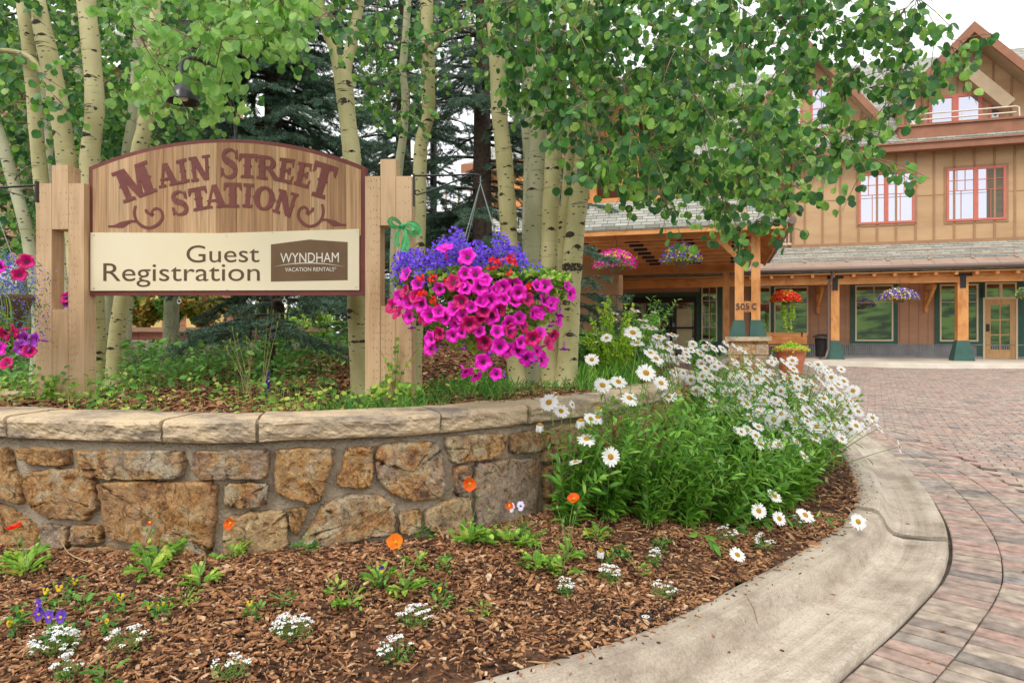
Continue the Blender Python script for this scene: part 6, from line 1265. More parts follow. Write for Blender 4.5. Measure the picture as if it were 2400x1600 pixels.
# ---------------- foreground plants ----------------
M['poppy'] = mat('poppy_petal', (.85,.075,.008), (.90,.20,.01), .5, (60,60,60), transl=.35)
M['poppyr'] = mat('poppy_petal_red', (.75,.02,.008), (.85,.05,.01), .5, (60,60,60), transl=.35)
M['poppyo'] = mat('poppy_petal_orange', (.88,.16,.006), (.92,.30,.02), .5, (60,60,60), transl=.35)
M['yellow'] = mat('yellow_petal', (.85,.60,.02), None, .5, transl=.25)
M['violet'] = mat('violet_petal', (.10,.03,.42), (.22,.09,.62), .5, (80,80,80), transl=.2)
M['palev'] = mat('pale_violet_petal', (.60,.52,.80), (.80,.76,.88), .5, (80,80,80))
M['white'] = mat('alyssum_white', (.82,.82,.80), None, .7)
M['darkp'] = mat('dark_blotch', (.03,.005,.06), None, .5)
def bz1(x,y): return float(BEDZ(x,y)[0])
def ground_at(px, py):   # walk along the view ray until it meets the bed
    for d in np.arange(1.8,6,.01):
        p = P(px,py,d)
        if p[2] <= bz1(p[0],p[1])+.012: return p
    return P(px,py,3)
def rosette(n, size, m='weed', rise=.5):
    mb = MB(); a = rng.uniform(0,6.28,n); r = rng.uniform(.005,.03,n); p = np.stack([r*np.cos(a),r*np.sin(a),rng.uniform(0,.04,n)],1); tip = np.stack([np.cos(a),np.sin(a),np.full(n,rise)+rng.normal(0,.2,n)],1)
    leaves(mb, p, tip, np.array([0,0,1.])+rvec(n)*.3, size*rng.uniform(.6,1.1,n), LAV*[1.6,1,2.5], LAF)
    k = n*5; i = rng.integers(0,n,k); q = p[i]+tip[i]/np.linalg.norm(tip[i],axis=1)[:,None]*size*rng.uniform(.3,.95,k)[:,None]; leaves(mb, q, tip[i]+rvec(k)*.9, np.array([0,0,1.])+rvec(k)*.4, size*.34*rng.uniform(.6,1.1,k), LAV*[2.4,1,1], LAF); return mb
def poppy(px, py, gx, gy, label, m, face=(0,-.7,.7), r=.032, buds=2, ros=12, size=.07):
    g = ground_at(gx,gy); d = g[1]+.02; f = P(px,py,d); root = empty('poppy', tuple(g), label, 'poppy', 'poppies in the bark mulch'); n_ = unit(face)
    st = MB(); e = f-g; t = np.linspace(0,1,12)[:,None]; c = 2*t*(1-t)*np.array([e[0]*.1,e[1]*.1,e[2]*.6])+t*t*e; st.tube(c, .0016, 5)
    for k in range(buds):
        h = rng.uniform(.35,.95)*max(.12,e[2]); q = np.array([rng.normal(0,.035),rng.normal(0,.03),h]); cc = 2*t*(1-t)*q*[.3,.3,.6]+t*t*q; st.tube(cc,.0012,4); st.lathe([(.001,-.009),(.005,-.004),(.006,.002),(.003,.009),(.0005,.011)],q,8)
    st.build('stem', M['stem'], root); rosette(ros, size, 'weed').build('leaves', M['weed'], root)
    A = frames(z=np.cross(n_,[0.31,.2,.9])[None], x=n_[None])[0]; mb = MB(); 
    for k in range(4):
        a0 = k*math.pi/2+.3; rr_ = np.linspace(.1,1,6); V = []
        for i, q in enumerate(rr_):
            for j in range(9):
                a = a0+(j/8-.5)*1.9*(.55+.45*q); rad = r*q*(1-.10*abs(j-4)/4*q)*(1+.04*rng.normal()*(i==5)); h = r*(.55*q**1.6)+(.003*math.sin(j*2.2+k)*q)+.001*k
                V.append(A[0]*rad*math.cos(a)+A[1]*rad*math.sin(a)+A[2]*h)
        mb.add(np.array(V)+e,[(i*9+j,(i+1)*9+j,(i+1)*9+j+1,i*9+j+1) for i in range(5) for j in range(8)],0,True)
    fo = mb.build('petals', M[m], root); mb = MB()
    k = 40; dv = rvec(k)*.6+n_*1.1; dv/=np.linalg.norm(dv,axis=1)[:,None]; blades(mb, np.repeat((e+n_*.002)[None],k,0), e+dv*r*.42, .0022); mb.lathe([(.001,0),(.006,.001),(.006,.008),(.001,.010)], e, 8); mb.build('stamens', M['yellow'], fo)
poppy(37,1239,62,1330,'dark red poppy seen from the side at the far left of the mulch','poppyr',(-.3,-.15,.9),.030,4,14)
poppy(540,1228,545,1310,'upright orange-red poppy with yellow eye against the large tan stones','poppy',(-.1,-.9,.35),.024,1,10)
poppy(928,1273,950,1395,'broad orange poppy in front of the wall near the centre','poppyo',(-.1,-.75,.65),.035,3,14)
poppy(1101,1135,1100,1275,'tall scarlet poppy in front of the wall, yellow eye facing the camera','poppy',(0,-.95,.25),.032,2,18,.10)
poppy(1194,1186,1195,1275,'small scarlet poppy just left of the white and violet pansy','poppy',(0,-.9,.4),.018,1,12,.09)
poppy(1345,1171,1330,1310,'cupped orange poppy in front of the daisy foliage','poppy',(-.2,-.6,.75),.029,6,12)
poppy(352,1226,370,1320,'pink half-open poppy bud on a thin stem in front of the largest stone','palev' if False else 'poppyr',(0,-.8,.6),.010,3,14,.09)
def pansy(px, py, gx, gy, label, cols, r=.016, n=1, leafn=14, cat='pansy'):
    g = ground_at(gx,gy); root = empty('pansy', tuple(g), label, cat, 'pansies in the bark mulch'); st = MB(); rs = MB()
    k = leafn*3; p = rng.normal(0,.022,(k,3))*[1,1,0]+np.stack([0*np.arange(k),0*np.arange(k),rng.uniform(.0,.06,k)],1); leaves(rs, p, rvec(k)+[0,0,.5], rvec(k)*.4+[0,0,1], .026*rng.uniform(.6,1.1,k), LAV*[2,1,1], LAF)
    for i in range(n):
        f = P(px,py,g[1])-g+np.array([(i%3-1)*r*2.1*(n>1), rng.normal(0,.01), (i//3)*r*1.8+rng.normal(0,.004)]); t = np.linspace(0,1,7)[:,None]; st.tube(2*t*(1-t)*f*[.2,.2,.6]+t*t*f, .0012, 4)
        nn = unit((rng.normal(0,.3),-1,.35)); A = frames(z=np.array([[0,.2,1.]]), x=nn[None])[0]; mb = MB()
        for (a, rad, off, mi, wd) in ((1.1,1.05,0,0,.75),(2.04,1.05,.0008,0,.75),(.1,.9,.0016,1,.7),(3.04,.9,.0022,1,.7),(-1.57,1.1,.003,2,.95)):
            c = np.array([math.cos(a),math.sin(a)])*r*rad*.55; V = [A[0]*c[0]*.15+A[1]*c[1]*.15+A[2]*off]+[A[0]*(c[0]+r*wd*.62*math.cos(x))+A[1]*(c[1]+r*wd*.62*math.sin(x))+A[2]*(off+.001*math.sin(3*x)) for x in np.linspace(0,6.28,11)[:-1]]
            mb.add(np.array(V)+f, [(0,1+q,1+(q+1)%10) for q in range(10)], mi)
        mb.add(np.array([A[0]*r*.28*math.cos(x)+A[1]*(r*.22*math.sin(x)-r*.1)+A[2]*.0042 for x in np.linspace(0,6.28,7)[:-1]])+f, [tuple(range(6))], 3)
        mb.build('flower', [M[c] for c in cols], root)
    st.build('stem', M['stem'], root); rs.build('leaves', M['weedd'], root)
pansy(171,1361,165,1395,'yellow pansy with dark violet upper petals, left of the mulch, nearest the wall',('darkp','yellow','yellow','darkp'))
pansy(138,1378,130,1425,'cluster of yellow and purple pansies left of the mulch',('darkp','yellow','yellow','darkp'),.015,2)
pansy(279,1395,275,1440,'single yellow pansy in the left third of the mulch',('darkp','yellow','yellow','darkp'),.016)
pansy(368,1414,370,1450,'yellow and purple pansy between the pink bud and the centre',('darkp','yellow','yellow','darkp'),.017,2)
pansy(585,1411,590,1450,'small yellow pansy right of the purple and yellow one',('darkp','yellow','yellow','darkp'),.012)
pansy(118,1440,140,1500,'deep violet pansies with yellow throats above the left alyssum',('violet','violet','violet','yellow'),.020,4,30)
pansy(52,1432,50,1460,'small yellow pansy near the left edge of the photo',('yellow','yellow','yellow','darkp'),.011)
pansy(27,1454,35,1485,'lowest yellow pansy at the left edge',('yellow','yellow','yellow','darkp'),.012)
pansy(252,1455,255,1490,'tiny yellow pansy right of the deep violet ones',('yellow','yellow','yellow','darkp'),.009)
pansy(1036,1311,1038,1340,'tiny yellow pansy right of the broad orange poppy',('yellow','yellow','yellow','darkp'),.009)
pansy(1032,1375,1035,1405,'tiny yellow pansy below the broad orange poppy, above the middle alyssum',('yellow','yellow','yellow','darkp'),.010)
pansy(895,1333,890,1380,'dark purple pansy left of the broad orange poppy',('darkp','violet','yellow','darkp'),.012)
pansy(1220,1187,1228,1260,'white and violet pansies with dark faces against the wall',('palev','palev','palev','darkp'),.021,2,22)
pansy(1465,1283,1462,1310,'tiny yellow and purple pansy below the daisy foliage',('darkp','yellow','yellow','darkp'),.009)
pansy(1425,1295,1425,1320,'tiny yellow pansy beside the spent daisy head',('yellow','yellow','yellow','darkp'),.009)
def alyssum(px, py, w, label, n=26):
    g = ground_at(px,py); root = empty('alyssum', tuple(g), label, 'alyssum', 'white alyssum clumps in the mulch'); W = w/2/F*g[1]; fl_ = MB(); st = MB(); lf = MB()
    for i in range(n):
        a = rng.uniform(0,6.28); q = rng.random()**.5; c = np.array([W*q*math.cos(a), W*.9*q*math.sin(a), .035+.04*(1-q*q)+rng.normal(0,.006)]); st.tube([(c[0]*.3,c[1]*.3,0),c*[.8,.8,.6],c],.001,3,caps=False)
        k = 13; th = rng.uniform(0,6.28,k); rr_ = .0105*np.sqrt(rng.random(k)); p = c+np.stack([rr_*np.cos(th),rr_*np.sin(th),.004-rr_*.35],1)
        V = np.array([(math.cos(x)*(1 if j%2==0 else .55),math.sin(x)*(1 if j%2==0 else .55),0) for j,x in enumerate(np.linspace(0,2*math.pi,9)[:-1])]); nn = np.array([0,-.3,1.])+rvec(k)*.4
        fl_.stamp(V, np.arange(8)[None], p, frames(z=rvec(k), x=nn), .0034)
    k = 120; a = rng.uniform(0,6.28,k); q = rng.random(k)**.5; p = np.stack([W*q*np.cos(a),W*.9*q*np.sin(a),rng.uniform(0,.04,k)],1); leaves(lf, p, rvec(k)+[0,0,.4], rvec(k)*.5+[0,0,1], .018*rng.uniform(.5,1.1,k), LAV, LAF)
    fl_.build('blossoms', M['white'], root); st.build('stems', M['stem'], root); lf.build('leaves', M['weedd'], root)
for a in [(685,1492,95,'dense white alyssum mound in the centre of the mulch, nearest the camera',44),(128,1530,110,'white alyssum mound below the deep violet pansies',46),(972,1465,85,'white alyssum under the leaf rosette of the broad orange poppy',28),(300,1520,90,'sparse white alyssum right of the mound under the violet pansies',18),(1427,1362,55,'white alyssum mound near the kerb, below the spent daisy',26),(1325,1395,40,'small white alyssum left of the mound near the kerb',14),(930,1545,90,'ragged white alyssum near the bottom edge beside the kerb',20),(155,1592,60,'white alyssum cut by the bottom edge, lower left',12),(1532,1322,35,'small white alyssum close to the low daisies',12),(1555,1400,60,'sparse white alyssum strip by the round spray head',12),(1700,1265,55,'white alyssum between the low daisies and the kerb',16),(1790,1285,50,'white alyssum close beside the kerb edge',16),(1770,1225,34,'white alyssum just under the sprawling daisies',10),(1870,1235,34,'white alyssum under the rightmost low daisies',10),(540,1590,90,'thin white alyssum at the bottom edge centre',14)]:
    if a[0]/1 < 1e5: alyssum(a[0],a[1],a[2],a[3],int(a[4]))
# leafy weeds standing in the mulch
wl_ = 0
for px, py, s_, n, m, lab in [(470,1375,.09,12,'weed','bright seedling right of the pink poppy bud'),(975,1330,.07,10,'weed','yellow-green rosette right of the broad orange poppy'),(890,1370,.08,12,'weed','ragged leafy weed left of the white alyssum'),(816,1425,.075,12,'weed','leafy rosette with a bare stem left of the orange poppy'),(720,1292,.07,10,'weedd','weed at the foot of the wall below the triangular stone'),(985,1262,.06,9,'weedd','seedling at the foot of the wall right of the orange poppy'),(1255,1330,.09,16,'weed','yellow-green weed below the white pansies'),(1320,1345,.09,16,'weed','spreading yellow-green weed below the cupped poppy'),(1230,1280,.09,13,'weed','broad-leaved rosette under the white pansies'),(1400,1265,.08,12,'weed','leafy weed under the front daisies'),(430,1425,.06,9,'weed','small seedling below the bright one'),(430,1300,.07,8,'weedd','thin weed against the largest stone'),(1550,1290,.06,12,'weedd','tufty weed below the middle of the daisy foliage'),(60,1345,.10,18,'weed','big leaf tuft at the base of the dark red poppy'),(350,1350,.09,16,'weed','leaf tuft at the base of the pink bud'),(200,1430,.06,8,'weedd','dark weed right of the pansy cluster'),(660,1420,.05,8,'weedd','tiny weed left of the centre alyssum'),(1030,1430,.05,8,'weedd','thin weed above the middle alyssum'),(1130,1440,.05,7,'weed','pale dried weed in the middle of the mulch'),(250,1600,.06,8,'weedd','weed at the bottom edge left'),(790,1395,.05,7,'weed','tiny seedling near the centre of the mulch'),(1500,1350,.05,8,'weed','small seedling left of the kerb mulch')]:
    g = ground_at(px,py); r = empty('weed', tuple(g), lab, 'weed', 'leafy weeds in the mulch'); rosette(n, s_*.8, m).build('leaves', M[m], r)
    st = MB(); [st.tube([(0,0,0),(rng.normal(0,.01),rng.normal(0,.01),s_*.6),(rng.normal(0,.03),rng.normal(0,.02),s_*rng.uniform(1,1.6))],.0013,4) for _ in range(3)]; st.build('stems', M['stem'], r)
# spent daisy head in the mulch, and a long dry stem
g = ground_at(1412,1325); r = empty('spent_daisy', tuple(g), 'spent daisy head with drooping white petals standing alone in the mulch', 'daisy'); h = P(1408,1290,g[1])-g
mb = MB(); mb.tube([(0,0,0),h*[.5,.5,.6],h],.0018,5); mb.build('stem', M['dstem'], r); fo = bpy.data.objects.new('petals', DP[6]); COL.objects.link(fo); fo.parent = r; oriented(fo, Vector(h), (.05,-.25,1), .95); co = bpy.data.objects.new('centre', DC); COL.objects.link(co); co.parent = fo
def dry_twig(label, pts, d, r=.0025, m='drystem', z=None, name='dry_stem'):
    w = spline(np.array([P(x,y,d+dd) for x,y,dd in pts]), .03); b = w[0].copy(); o = MB().tube(w-b, np.linspace(r,r*.5,len(w)), 5).build(name, M[m], None, label=label, cat='stem'); o.location = tuple(b)
dry_twig('long straw-coloured stem lying over the mulch in front of the left stones', [(345,1365,0),(300,1345,.04),(240,1325,.08),(190,1310,.12),(160,1295,.15),(140,1262,.16)], 2.75, .003)
dry_twig('curled pale dry stem in front of the grey-violet stone', [(1040,1262,0),(1028,1238,.02),(1018,1222,.02),(1014,1200,0),(1020,1180,.0)], 3.12, .0018)
dry_twig('bare grey twig in the raised bed under the sign, left', [(340,905,0),(332,860,0),(318,825,0),(300,785,0),(285,775,0)], 4.6, .004, 'twig')
dry_twig('tall forked dark twig rising behind the ground cover under the sign', [(365,895,0),(380,855,0),(392,815,0),(400,780,0),(408,755,0),(400,732,0)], 4.7, .004, 'twig')
# columbine stalks under the sign
g = P(600,925,4.25); g[2] = float(UPZ(g[0],g[1])); r = empty('columbine', tuple(g), 'tall spent columbine stalks with green seed pods under the middle of the sign', 'plant'); st = MB(); pod = MB(); bl = MB()
for bx, tips_ in ((590,[(540,805),(532,820),(555,790),(578,800)]),(612,[(628,735),(640,738),(655,745),(650,765)]),(575,[(600,780),(590,812),(545,775)])):
    for tx, ty in tips_:
        b = P(bx,922,4.25)-g; b[2] = 0; e = P(tx,ty,4.25)-g; t = np.linspace(0,1,8)[:,None]; c = b*(1-t)**2+2*t*(1-t)*(b*.6+e*.4+[0,0,.06])+t*t*e; st.tube(c, np.linspace(.0022,.0013,8),4)
        pod.add(*(lambda q: (q.V[0],np.arange(len(q.V[0])).reshape(-1,4)) )((lambda q: (blades(q, np.repeat(e[None],5,0), e+np.array([[.006,0,.03],[-.006,0,.03],[0,.006,.032],[.002,-.006,.03],[0,0,.035]]), .006),q)[1])(MB())))
st.build('stems', M['drystem'], r); pod.build('seed_pods', M['lime'], r)
g = P(625,905,4.3); g[2] = float(UPZ(g[0],g[1]))
r = empty('veronica', tuple(g), 'single violet flower spike in the raised bed under the sign', 'flower'); mb = MB(); mb.tube([(0,0,0),(.01,0,.1),(.0,0,.2)],.0016,4); mb.build('stem', M['stem'], r); mb = MB(); k = 110; z = rng.uniform(.08,.20,k); leaves(mb, np.stack([.01*z/.2+0*z,0*z,z],1), rvec(k)*[1,1,.3], rvec(k), .02*(1.3-z/.2*.7), OVV, LAF); mb.build('flower_spike', M['violet'], r)
# climbing stems against both posts
for px, d, lab in ((110,3.82,'thin trailing weed against the foot of the left post'),(925,3.70,'wispy tall weed growing up the right post'),(872,3.7,'yellowish columbine leaves at the foot of the right post'),(955,3.68,'leafy sprig at the right edge of the right post')):
    g = P(px,950,d); g[2] = .90; r = empty('weed', tuple(g), lab, 'weed', 'weeds growing at the sign posts'); st = MB(); lf = MB(); H = .42 if 'wispy' in lab else .16
    for k in range(5):
        e = np.array([rng.normal(.03,.05),rng.normal(0,.01),H*rng.uniform(.5,1)]); t = np.linspace(0,1,7)[:,None]; c = 2*t*(1-t)*e*[.1,.1,.6]+t*t*e; st.tube(c,.0013,4); i = rng.integers(1,7,8 if H>.3 else 14); leaves(lf, c[i]+rng.normal(0,.008,(len(i),3)), rvec(len(i)), rvec(len(i))*.6+[0,-1,.3], .022 if H>.3 else .03, LRV, LRF)
    st.build('stems', M['twig'], r); lf.build('leaves', M['weed'], r)

# spray head set in the soil
g = ground_at(1513,1450); r = empty('spray_head', tuple(g), 'round black irrigation spray head sunk in dark soil beside the kerb', 'sprinkler'); mb = MB(); mb.lathe([(.026,-.02),(.026,.006),(.023,.010),(.0001,.0102)],(0,0,0),22); mb.build('cap', M['blackd'], r); mb = MB(); mb.lathe([(.016,.0104),(.016,.0115),(.011,.0115),(.011,.0104)],(0,0,0),20); mb.lathe([(.006,.0104),(.006,.0112),(.0001,.0113)],(0,0,0),12); mb.build('cap_ring', M['whiteink'], r)
mb = MB(); X,Y = scatter(1500, g[0]-.25,g[0]+.35,g[1]-.12,g[1]+.2, lambda X,Y: inside(KPOLY,X,Y)); k = (X-g[0])**2/.06+(Y-g[1])**2/.02<1; X=X[k];Y=Y[k]; chips(mb,X,Y,BEDZ(X,Y)+.012,.003,.010,mean=.007); mb.build('bare_soil', M['soil'], kind='stuff')
# twig on the kerb
mb = MB(); a = P(1751,1403,2.93); b = P(1776,1445,2.70); mb.tube(spline([a*[1,1,0]+[0,0,.168],(a+b)/2*[1,1,0]+[.004,0,.166],b*[1,1,0]+[0,0,.152]],.02),.0018,4); o = mb.build('fallen_twig', M['twig'], None, label='thin dark twig lying across the kerb top', cat='twig')

# ---------------- petunia baskets ----------------
def petunia_mesh(m):
    mb = MB(); nr = 6; k = 25
    V = []
    for i, q in enumerate(np.linspace(.10,1,nr)):
        for j in range(k):
            a = 2*math.pi*j/k; lob = 1-.20*abs(math.cos(2.5*a))**3*q+.03*math.sin(9*a)*q; r = .044*q*lob; h = -.016*(1-q)**1.6*2.2+.004*math.sin(5*a)*q*q+.002*math.sin(11*a)*q*q-.006*max(0,q-.8)*5; V.append((r*math.cos(a),r*math.sin(a),h+.0035*math.sin(7*a+i)*q*q))
    mb.add(V,[(i*k+j,i*k+(j+1)%k,(i+1)*k+(j+1)%k,(i+1)*k+j) for i in range(nr-1) for j in range(k)],0,True)
    mb.lathe([(.0044,-.038),(.006,-.060),(.003,-.075)],(0,0,.001),8,0)
    mb.add([(.011*math.cos(x),.011*math.sin(x),-.0165) for x in np.linspace(0,6.28,9)[:-1]],[tuple(range(8))],1)
    # dark veins round the throat
    for a in np.linspace(0,2*math.pi,6)[:-1]: mb.add([(.006*math.cos(a-.2),.006*math.sin(a-.2),-.0225),(.022*math.cos(a),.022*math.sin(a),-.0045),(.006*math.cos(a+.2),.006*math.sin(a+.2),-.0225)],[(0,1,2)],1)
    o = mb.build('p',[M[m],M['throat']]); me = o.data; bpy.data.objects.remove(o); return me
def petal_mat(name, c, c2):
    m = mat(name, c, c2, .45, (30,30,30), transl=.15); return m
M['mag'] = petal_mat('petunia_magenta', (.82,.006,.50), (.90,.02,.66)); M['magr'] = petal_mat('petunia_crimson', (.50,.003,.09), (.68,.005,.22)); M['purp'] = petal_mat('petunia_purple', (.30,.03,.42),(.45,.06,.55)); M['throat'] = mat('throat', (.07,.0,.03), None, .6)
M['lob'] = mat('lobelia_violet', (.10,.03,.62), (.20,.07,.80), .6, (40,40,40)); M['lobb'] = mat('lobelia_blue', (.11,.10,.60), (.22,.22,.80), .6, (40,40,40)); M['redf'] = mat('verbena_red', (.80,.02,.01), None, .5, transl=.2)
M['basketleaf'] = palette_mat('petunia_leaf', [(0,(.10,.24,.04)),(.5,(.26,.46,.07)),(1,(.52,.66,.16))], .5, transl=.3)
PM = [petunia_mesh('mag'), petunia_mesh('magr'), petunia_mesh('purp')]
def hanger(root, c0, hook, rim, n=4, m='steel'):
    mb = MB()
    for k in range(n):
        a = math.pi/4+k*2*math.pi/n; mb.tube([hook-c0, np.array([rim*math.cos(a),rim*math.sin(a),0])+[0,0,.02]], .0028, 4)
    mb.tube([hook-c0, hook-c0+[0,0,.035]], .003, 5); mb.build('hanger', M[m], root)
def pot(root, r, h, m='potm'):
    mb = MB(); mb.lathe([(.0001,-h),(r*.62,-h),(r*.98,-.02),(r*1.05,0),(r*1.05,.02),(r*.95,.02),(r*.9,-.03),(.0001,-.04)],(0,0,0),26); mb.build('pot', M[m], root)
M['wire'] = mat('hanger_wire', (.22,.27,.24), None, .5); M['potm'] = mat('pot_green', (.03,.06,.04), None, .6); M['potbrown'] = mat('pot_brown', (.16,.09,.05), (.2,.12,.07), .7, (9,9,9)); M['terra'] = mat('terracotta', (.52,.16,.085), (.60,.21,.11), .75, (5,5,5), bump=.1)
bd = 3.45; bc = P(1130,640,bd); root = empty('flower_basket', tuple(bc), 'big hanging basket of magenta petunias and violet lobelia beside the right post', 'hanging basket', 'hanging flower baskets')
hook = P(1126,430,bd+.0); hanger(root, bc, hook, .17, 4, 'wire'); pot(root, .17, .17)
S = bd/F
core = MB(); k = 5200; p = rvec(k)*rng.uniform(.55,1,(k,1))**.4; cyl = np.stack([p[:,0]*205*S, p[:,1]*.27, np.where(p[:,2]>0, p[:,2]*30*S-.02, p[:,2]*190*S*(1-.35*np.abs(p[:,0])))],1)+[0,0,-.02]
leaves(core, cyl, p*[1,1,.4]+rvec(k)*.6, p+rvec(k)*.5, .038*rng.uniform(.5,1.1,k), OVV, LAF); core.build('foliage', M['basketleaf'], root)
lb = MB(); k = 4600; a = rng.uniform(-1,1,k); yv = rng.uniform(-1,.6,k); px_ = 1100+a*168; top = 572+55*np.abs(a)**2.2+16*np.sin(a*9)+9*np.sin(a*23+1); py_ = top+rng.uniform(0,1,k)**1.1*(75-10*a*a); pos = np.stack([(px_-1200)*S, bd+yv*.25*np.sqrt(np.clip(1-a*a*.8,0,1))-.02, EYE-(py_-HZ)*S],1)-bc+rng.normal(0,.011,(k,3))
FV = np.array([(0,0,0),(.42,.35,.05),(.0,.62,.08),(-.42,.35,.05),(-.6,-.1,0),(-.35,-.6,.06),(0,-.35,0),(.35,-.6,.06),(.6,-.1,0)]); FF = np.array([(0,1,2,3),(0,3,4,5),(0,5,6,7),(0,7,8,1)])
nn = rvec(k)*.6+np.array([0,-1,.6]); lb.stamp(FV, FF, pos, frames(z=rvec(k), x=nn), rng.uniform(.008,.013,k).reshape(-1,1)); ll = MB(); q = rng.integers(0,k,1500); leaves(ll, pos[q]+[0,.012,-.01], rvec(1500)+[0,0,.6], rvec(1500), .02, LAV, LAF); lb.build('lobelia_blossoms', M['lob'], root, kind='stuff'); ll.build('lobelia_leaves', M['weedd'], root)
PET = [(1042,577,0),(1093,599,0),(948,640,0),(978,663,1),(1027,677,0),(1076,668,0),(1090,673,1),(1137,655,0),(1127,672,0),(1165,680,0),(1178,675,0),(1204,668,1),(1262,668,0),(1281,669,0),(932,697,0),(945,680,1),(983,712,0),(955,706,1),(1060,720,0),(1078,706,1),(1130,704,0),(1105,718,1),(1171,725,1),(1216,686,0),(1208,702,0),(1256,735,0),(1265,730,0),(1281,701,0),(1296,712,0),(1297,715,1),(1313,753,0),(955,742,0),(930,730,1),(1008,736,1),(1027,728,1),(1077,742,0),(1083,738,0),(1125,745,1),(1133,725,1),(1218,745,0),(1195,758,0),(1200,776,1),(1166,776,0),(1268,778,0),(1250,793,1),(1299,788,1),(1004,793,0),(1026,782,1),(1058,787,0),(1079,780,0),(1133,803,1),(1123,775,1),(1171,812,1),(1192,821,0),(1224,802,0),(1216,818,0),(1262,822,0),(1275,842,0),(1289,804,1),(1133,848,0),(1118,885,0),(1162,876,0),(1180,884,2),(1005,815,0),(1145,830,2),(913,715,1),(1332,669,0),(1342,688,1),(1220,835,2),(1060,660,1),(1150,740,0),(1240,700,1),(1040,745,0),(1100,760,1),(1148,705,1),(1230,765,1),(975,690,1),(1310,740,2),(1090,640,0),(1115,640,0),(1070,760,0),(1180,700,0),(1245,850,2),(1236,840,0),(990,745,1),(1095,875,0),(1322,820,2),(1290,765,2),(1085,820,2),(1020,822,2),(965,770,2)]
for x, y, v in PET:
    v = 0 if (v == 1 and rng.random() < .45) else v
    side = (x-1120)/210; low = (y-700)/180; yy = -.285*math.sqrt(max(.05,1-min(.95,side*side)))-.015+max(0,low)*.06+rng.uniform(-.02,.02); p = P(x,y,bd+yy)-bc
    f = (side*.75+rng.normal(0,.22), -1+.3*abs(side), -.15*low+.12+rng.normal(0,.2)); 
    if (x,y) == (1042,577): f = (-.15,-.55,.85)
    if v == 2: f = (rng.normal(0,.6),-.2,-1)
    if (x,y) in ((1118,885),(1095,875)): f = (.5,-.5,-.6)
    o = bpy.data.objects.new('petunia', PM[v]); COL.objects.link(o); o.parent = root; oriented(o, Vector(p), f, rng.uniform(.70,1.08)*(.62 if v==2 else 1), rng.uniform(0,6))
rf_ = MB()
for x,y in [(1152,611),(1168,616),(1152,630),(1195,606),(1204,614),(1013,650),(985,655),(1048,656),(1019,705),(989,688),(1238,673),(1195,643)]:
    c = P(x,y,bd-.26)-bc; k = 16; leaves(rf_, c+rng.normal(0,.007,(k,3)), rvec(k), rvec(k)*.5+[0,-1,.2], .018, OVV, LAF)
rf_.build('red_blossoms', M['redf'], root); 
st = MB()
for k in range(40):
    a = rng.uniform(math.pi,2*math.pi); e = np.array([.24*math.cos(a)*rng.uniform(.5,1.15), .2*math.sin(a), rng.uniform(-.45,-.05)]); st.tube([(0,0,.02),e*[.8,.9,.1]+[0,0,.03],e],.002,4,caps=False)
st.build('trailing_stems', M['stem'], root)
# left basket
bd2 = 3.55; bc2 = P(-25,700,bd2); root = empty('flower_basket', tuple(bc2), 'hanging basket of pale blue lobelia and crimson petunias cut by the left edge', 'hanging basket', 'hanging flower baskets'); hanger(root, bc2, P(-25,452,bd2), .16); pot(root, .19, .20, 'potbrown')
S2 = bd2/F; lb = MB(); k = 2800; a = rng.uniform(-1,1,k); pos = np.stack([a*105*S2, rng.uniform(-.22,.15,k), (700-(585+40*a*a+rng.uniform(0,1,k)*160*(.6+.6*a*a)))*S2],1)+rng.normal(0,.01,(k,3)); lb.stamp(FV, FF, pos, frames(z=rvec(k), x=rvec(k)*.6+np.array([0,-1,.6])), rng.uniform(.0055,.009,k).reshape(-1,1)); lb.build('lobelia_blossoms', M['lobb'], root, kind='stuff')
ll = MB(); q = rng.integers(0,k,1900); leaves(ll, pos[q]+rng.normal(0,.012,(1900,3)), rvec(1900)+[0,0,-.2], rvec(1900), .022, LAV, LAF); ll.build('foliage', M['weedd'], root)
for x,y,v in [(45,642,1),(60,612,1),(-5,625,0),(30,777,1),(5,783,1),(52,793,2),(68,822,1),(48,815,2),(12,848,1),(-8,815,0),(78,795,2),(152,695,1),(156,706,2)]:
    o = bpy.data.objects.new('petunia', PM[v]); COL.objects.link(o); o.parent = root; oriented(o, Vector(P(x,y,bd2-.2 if x<100 else bd2+.35)-bc2), (rng.normal(.1,.3),-1,rng.normal(.1,.3)), rng.uniform(.8,1), rng.uniform(0,6))
st = MB(); ks = MB()
for k in range(26):
    e = np.array([rng.uniform(-.1,.25), rng.uniform(-.25,0), rng.uniform(-.38,-.12)]); c = np.array([(0,0,.02),e*[.9,.9,.1]+[0,0,.02],e]); st.tube(spline(c,.05),.0017,4,caps=False); n_ = 10; t = rng.uniform(.4,1,n_)[:,None]; leaves(ks, c[1]*(1-t)+c[2]*t, rvec(n_), rvec(n_), .02, OVV, LAF)
st.build('trailing_stems', M['stem'], root); ks.build('trailing_leaves', M['basketleaf'], root)
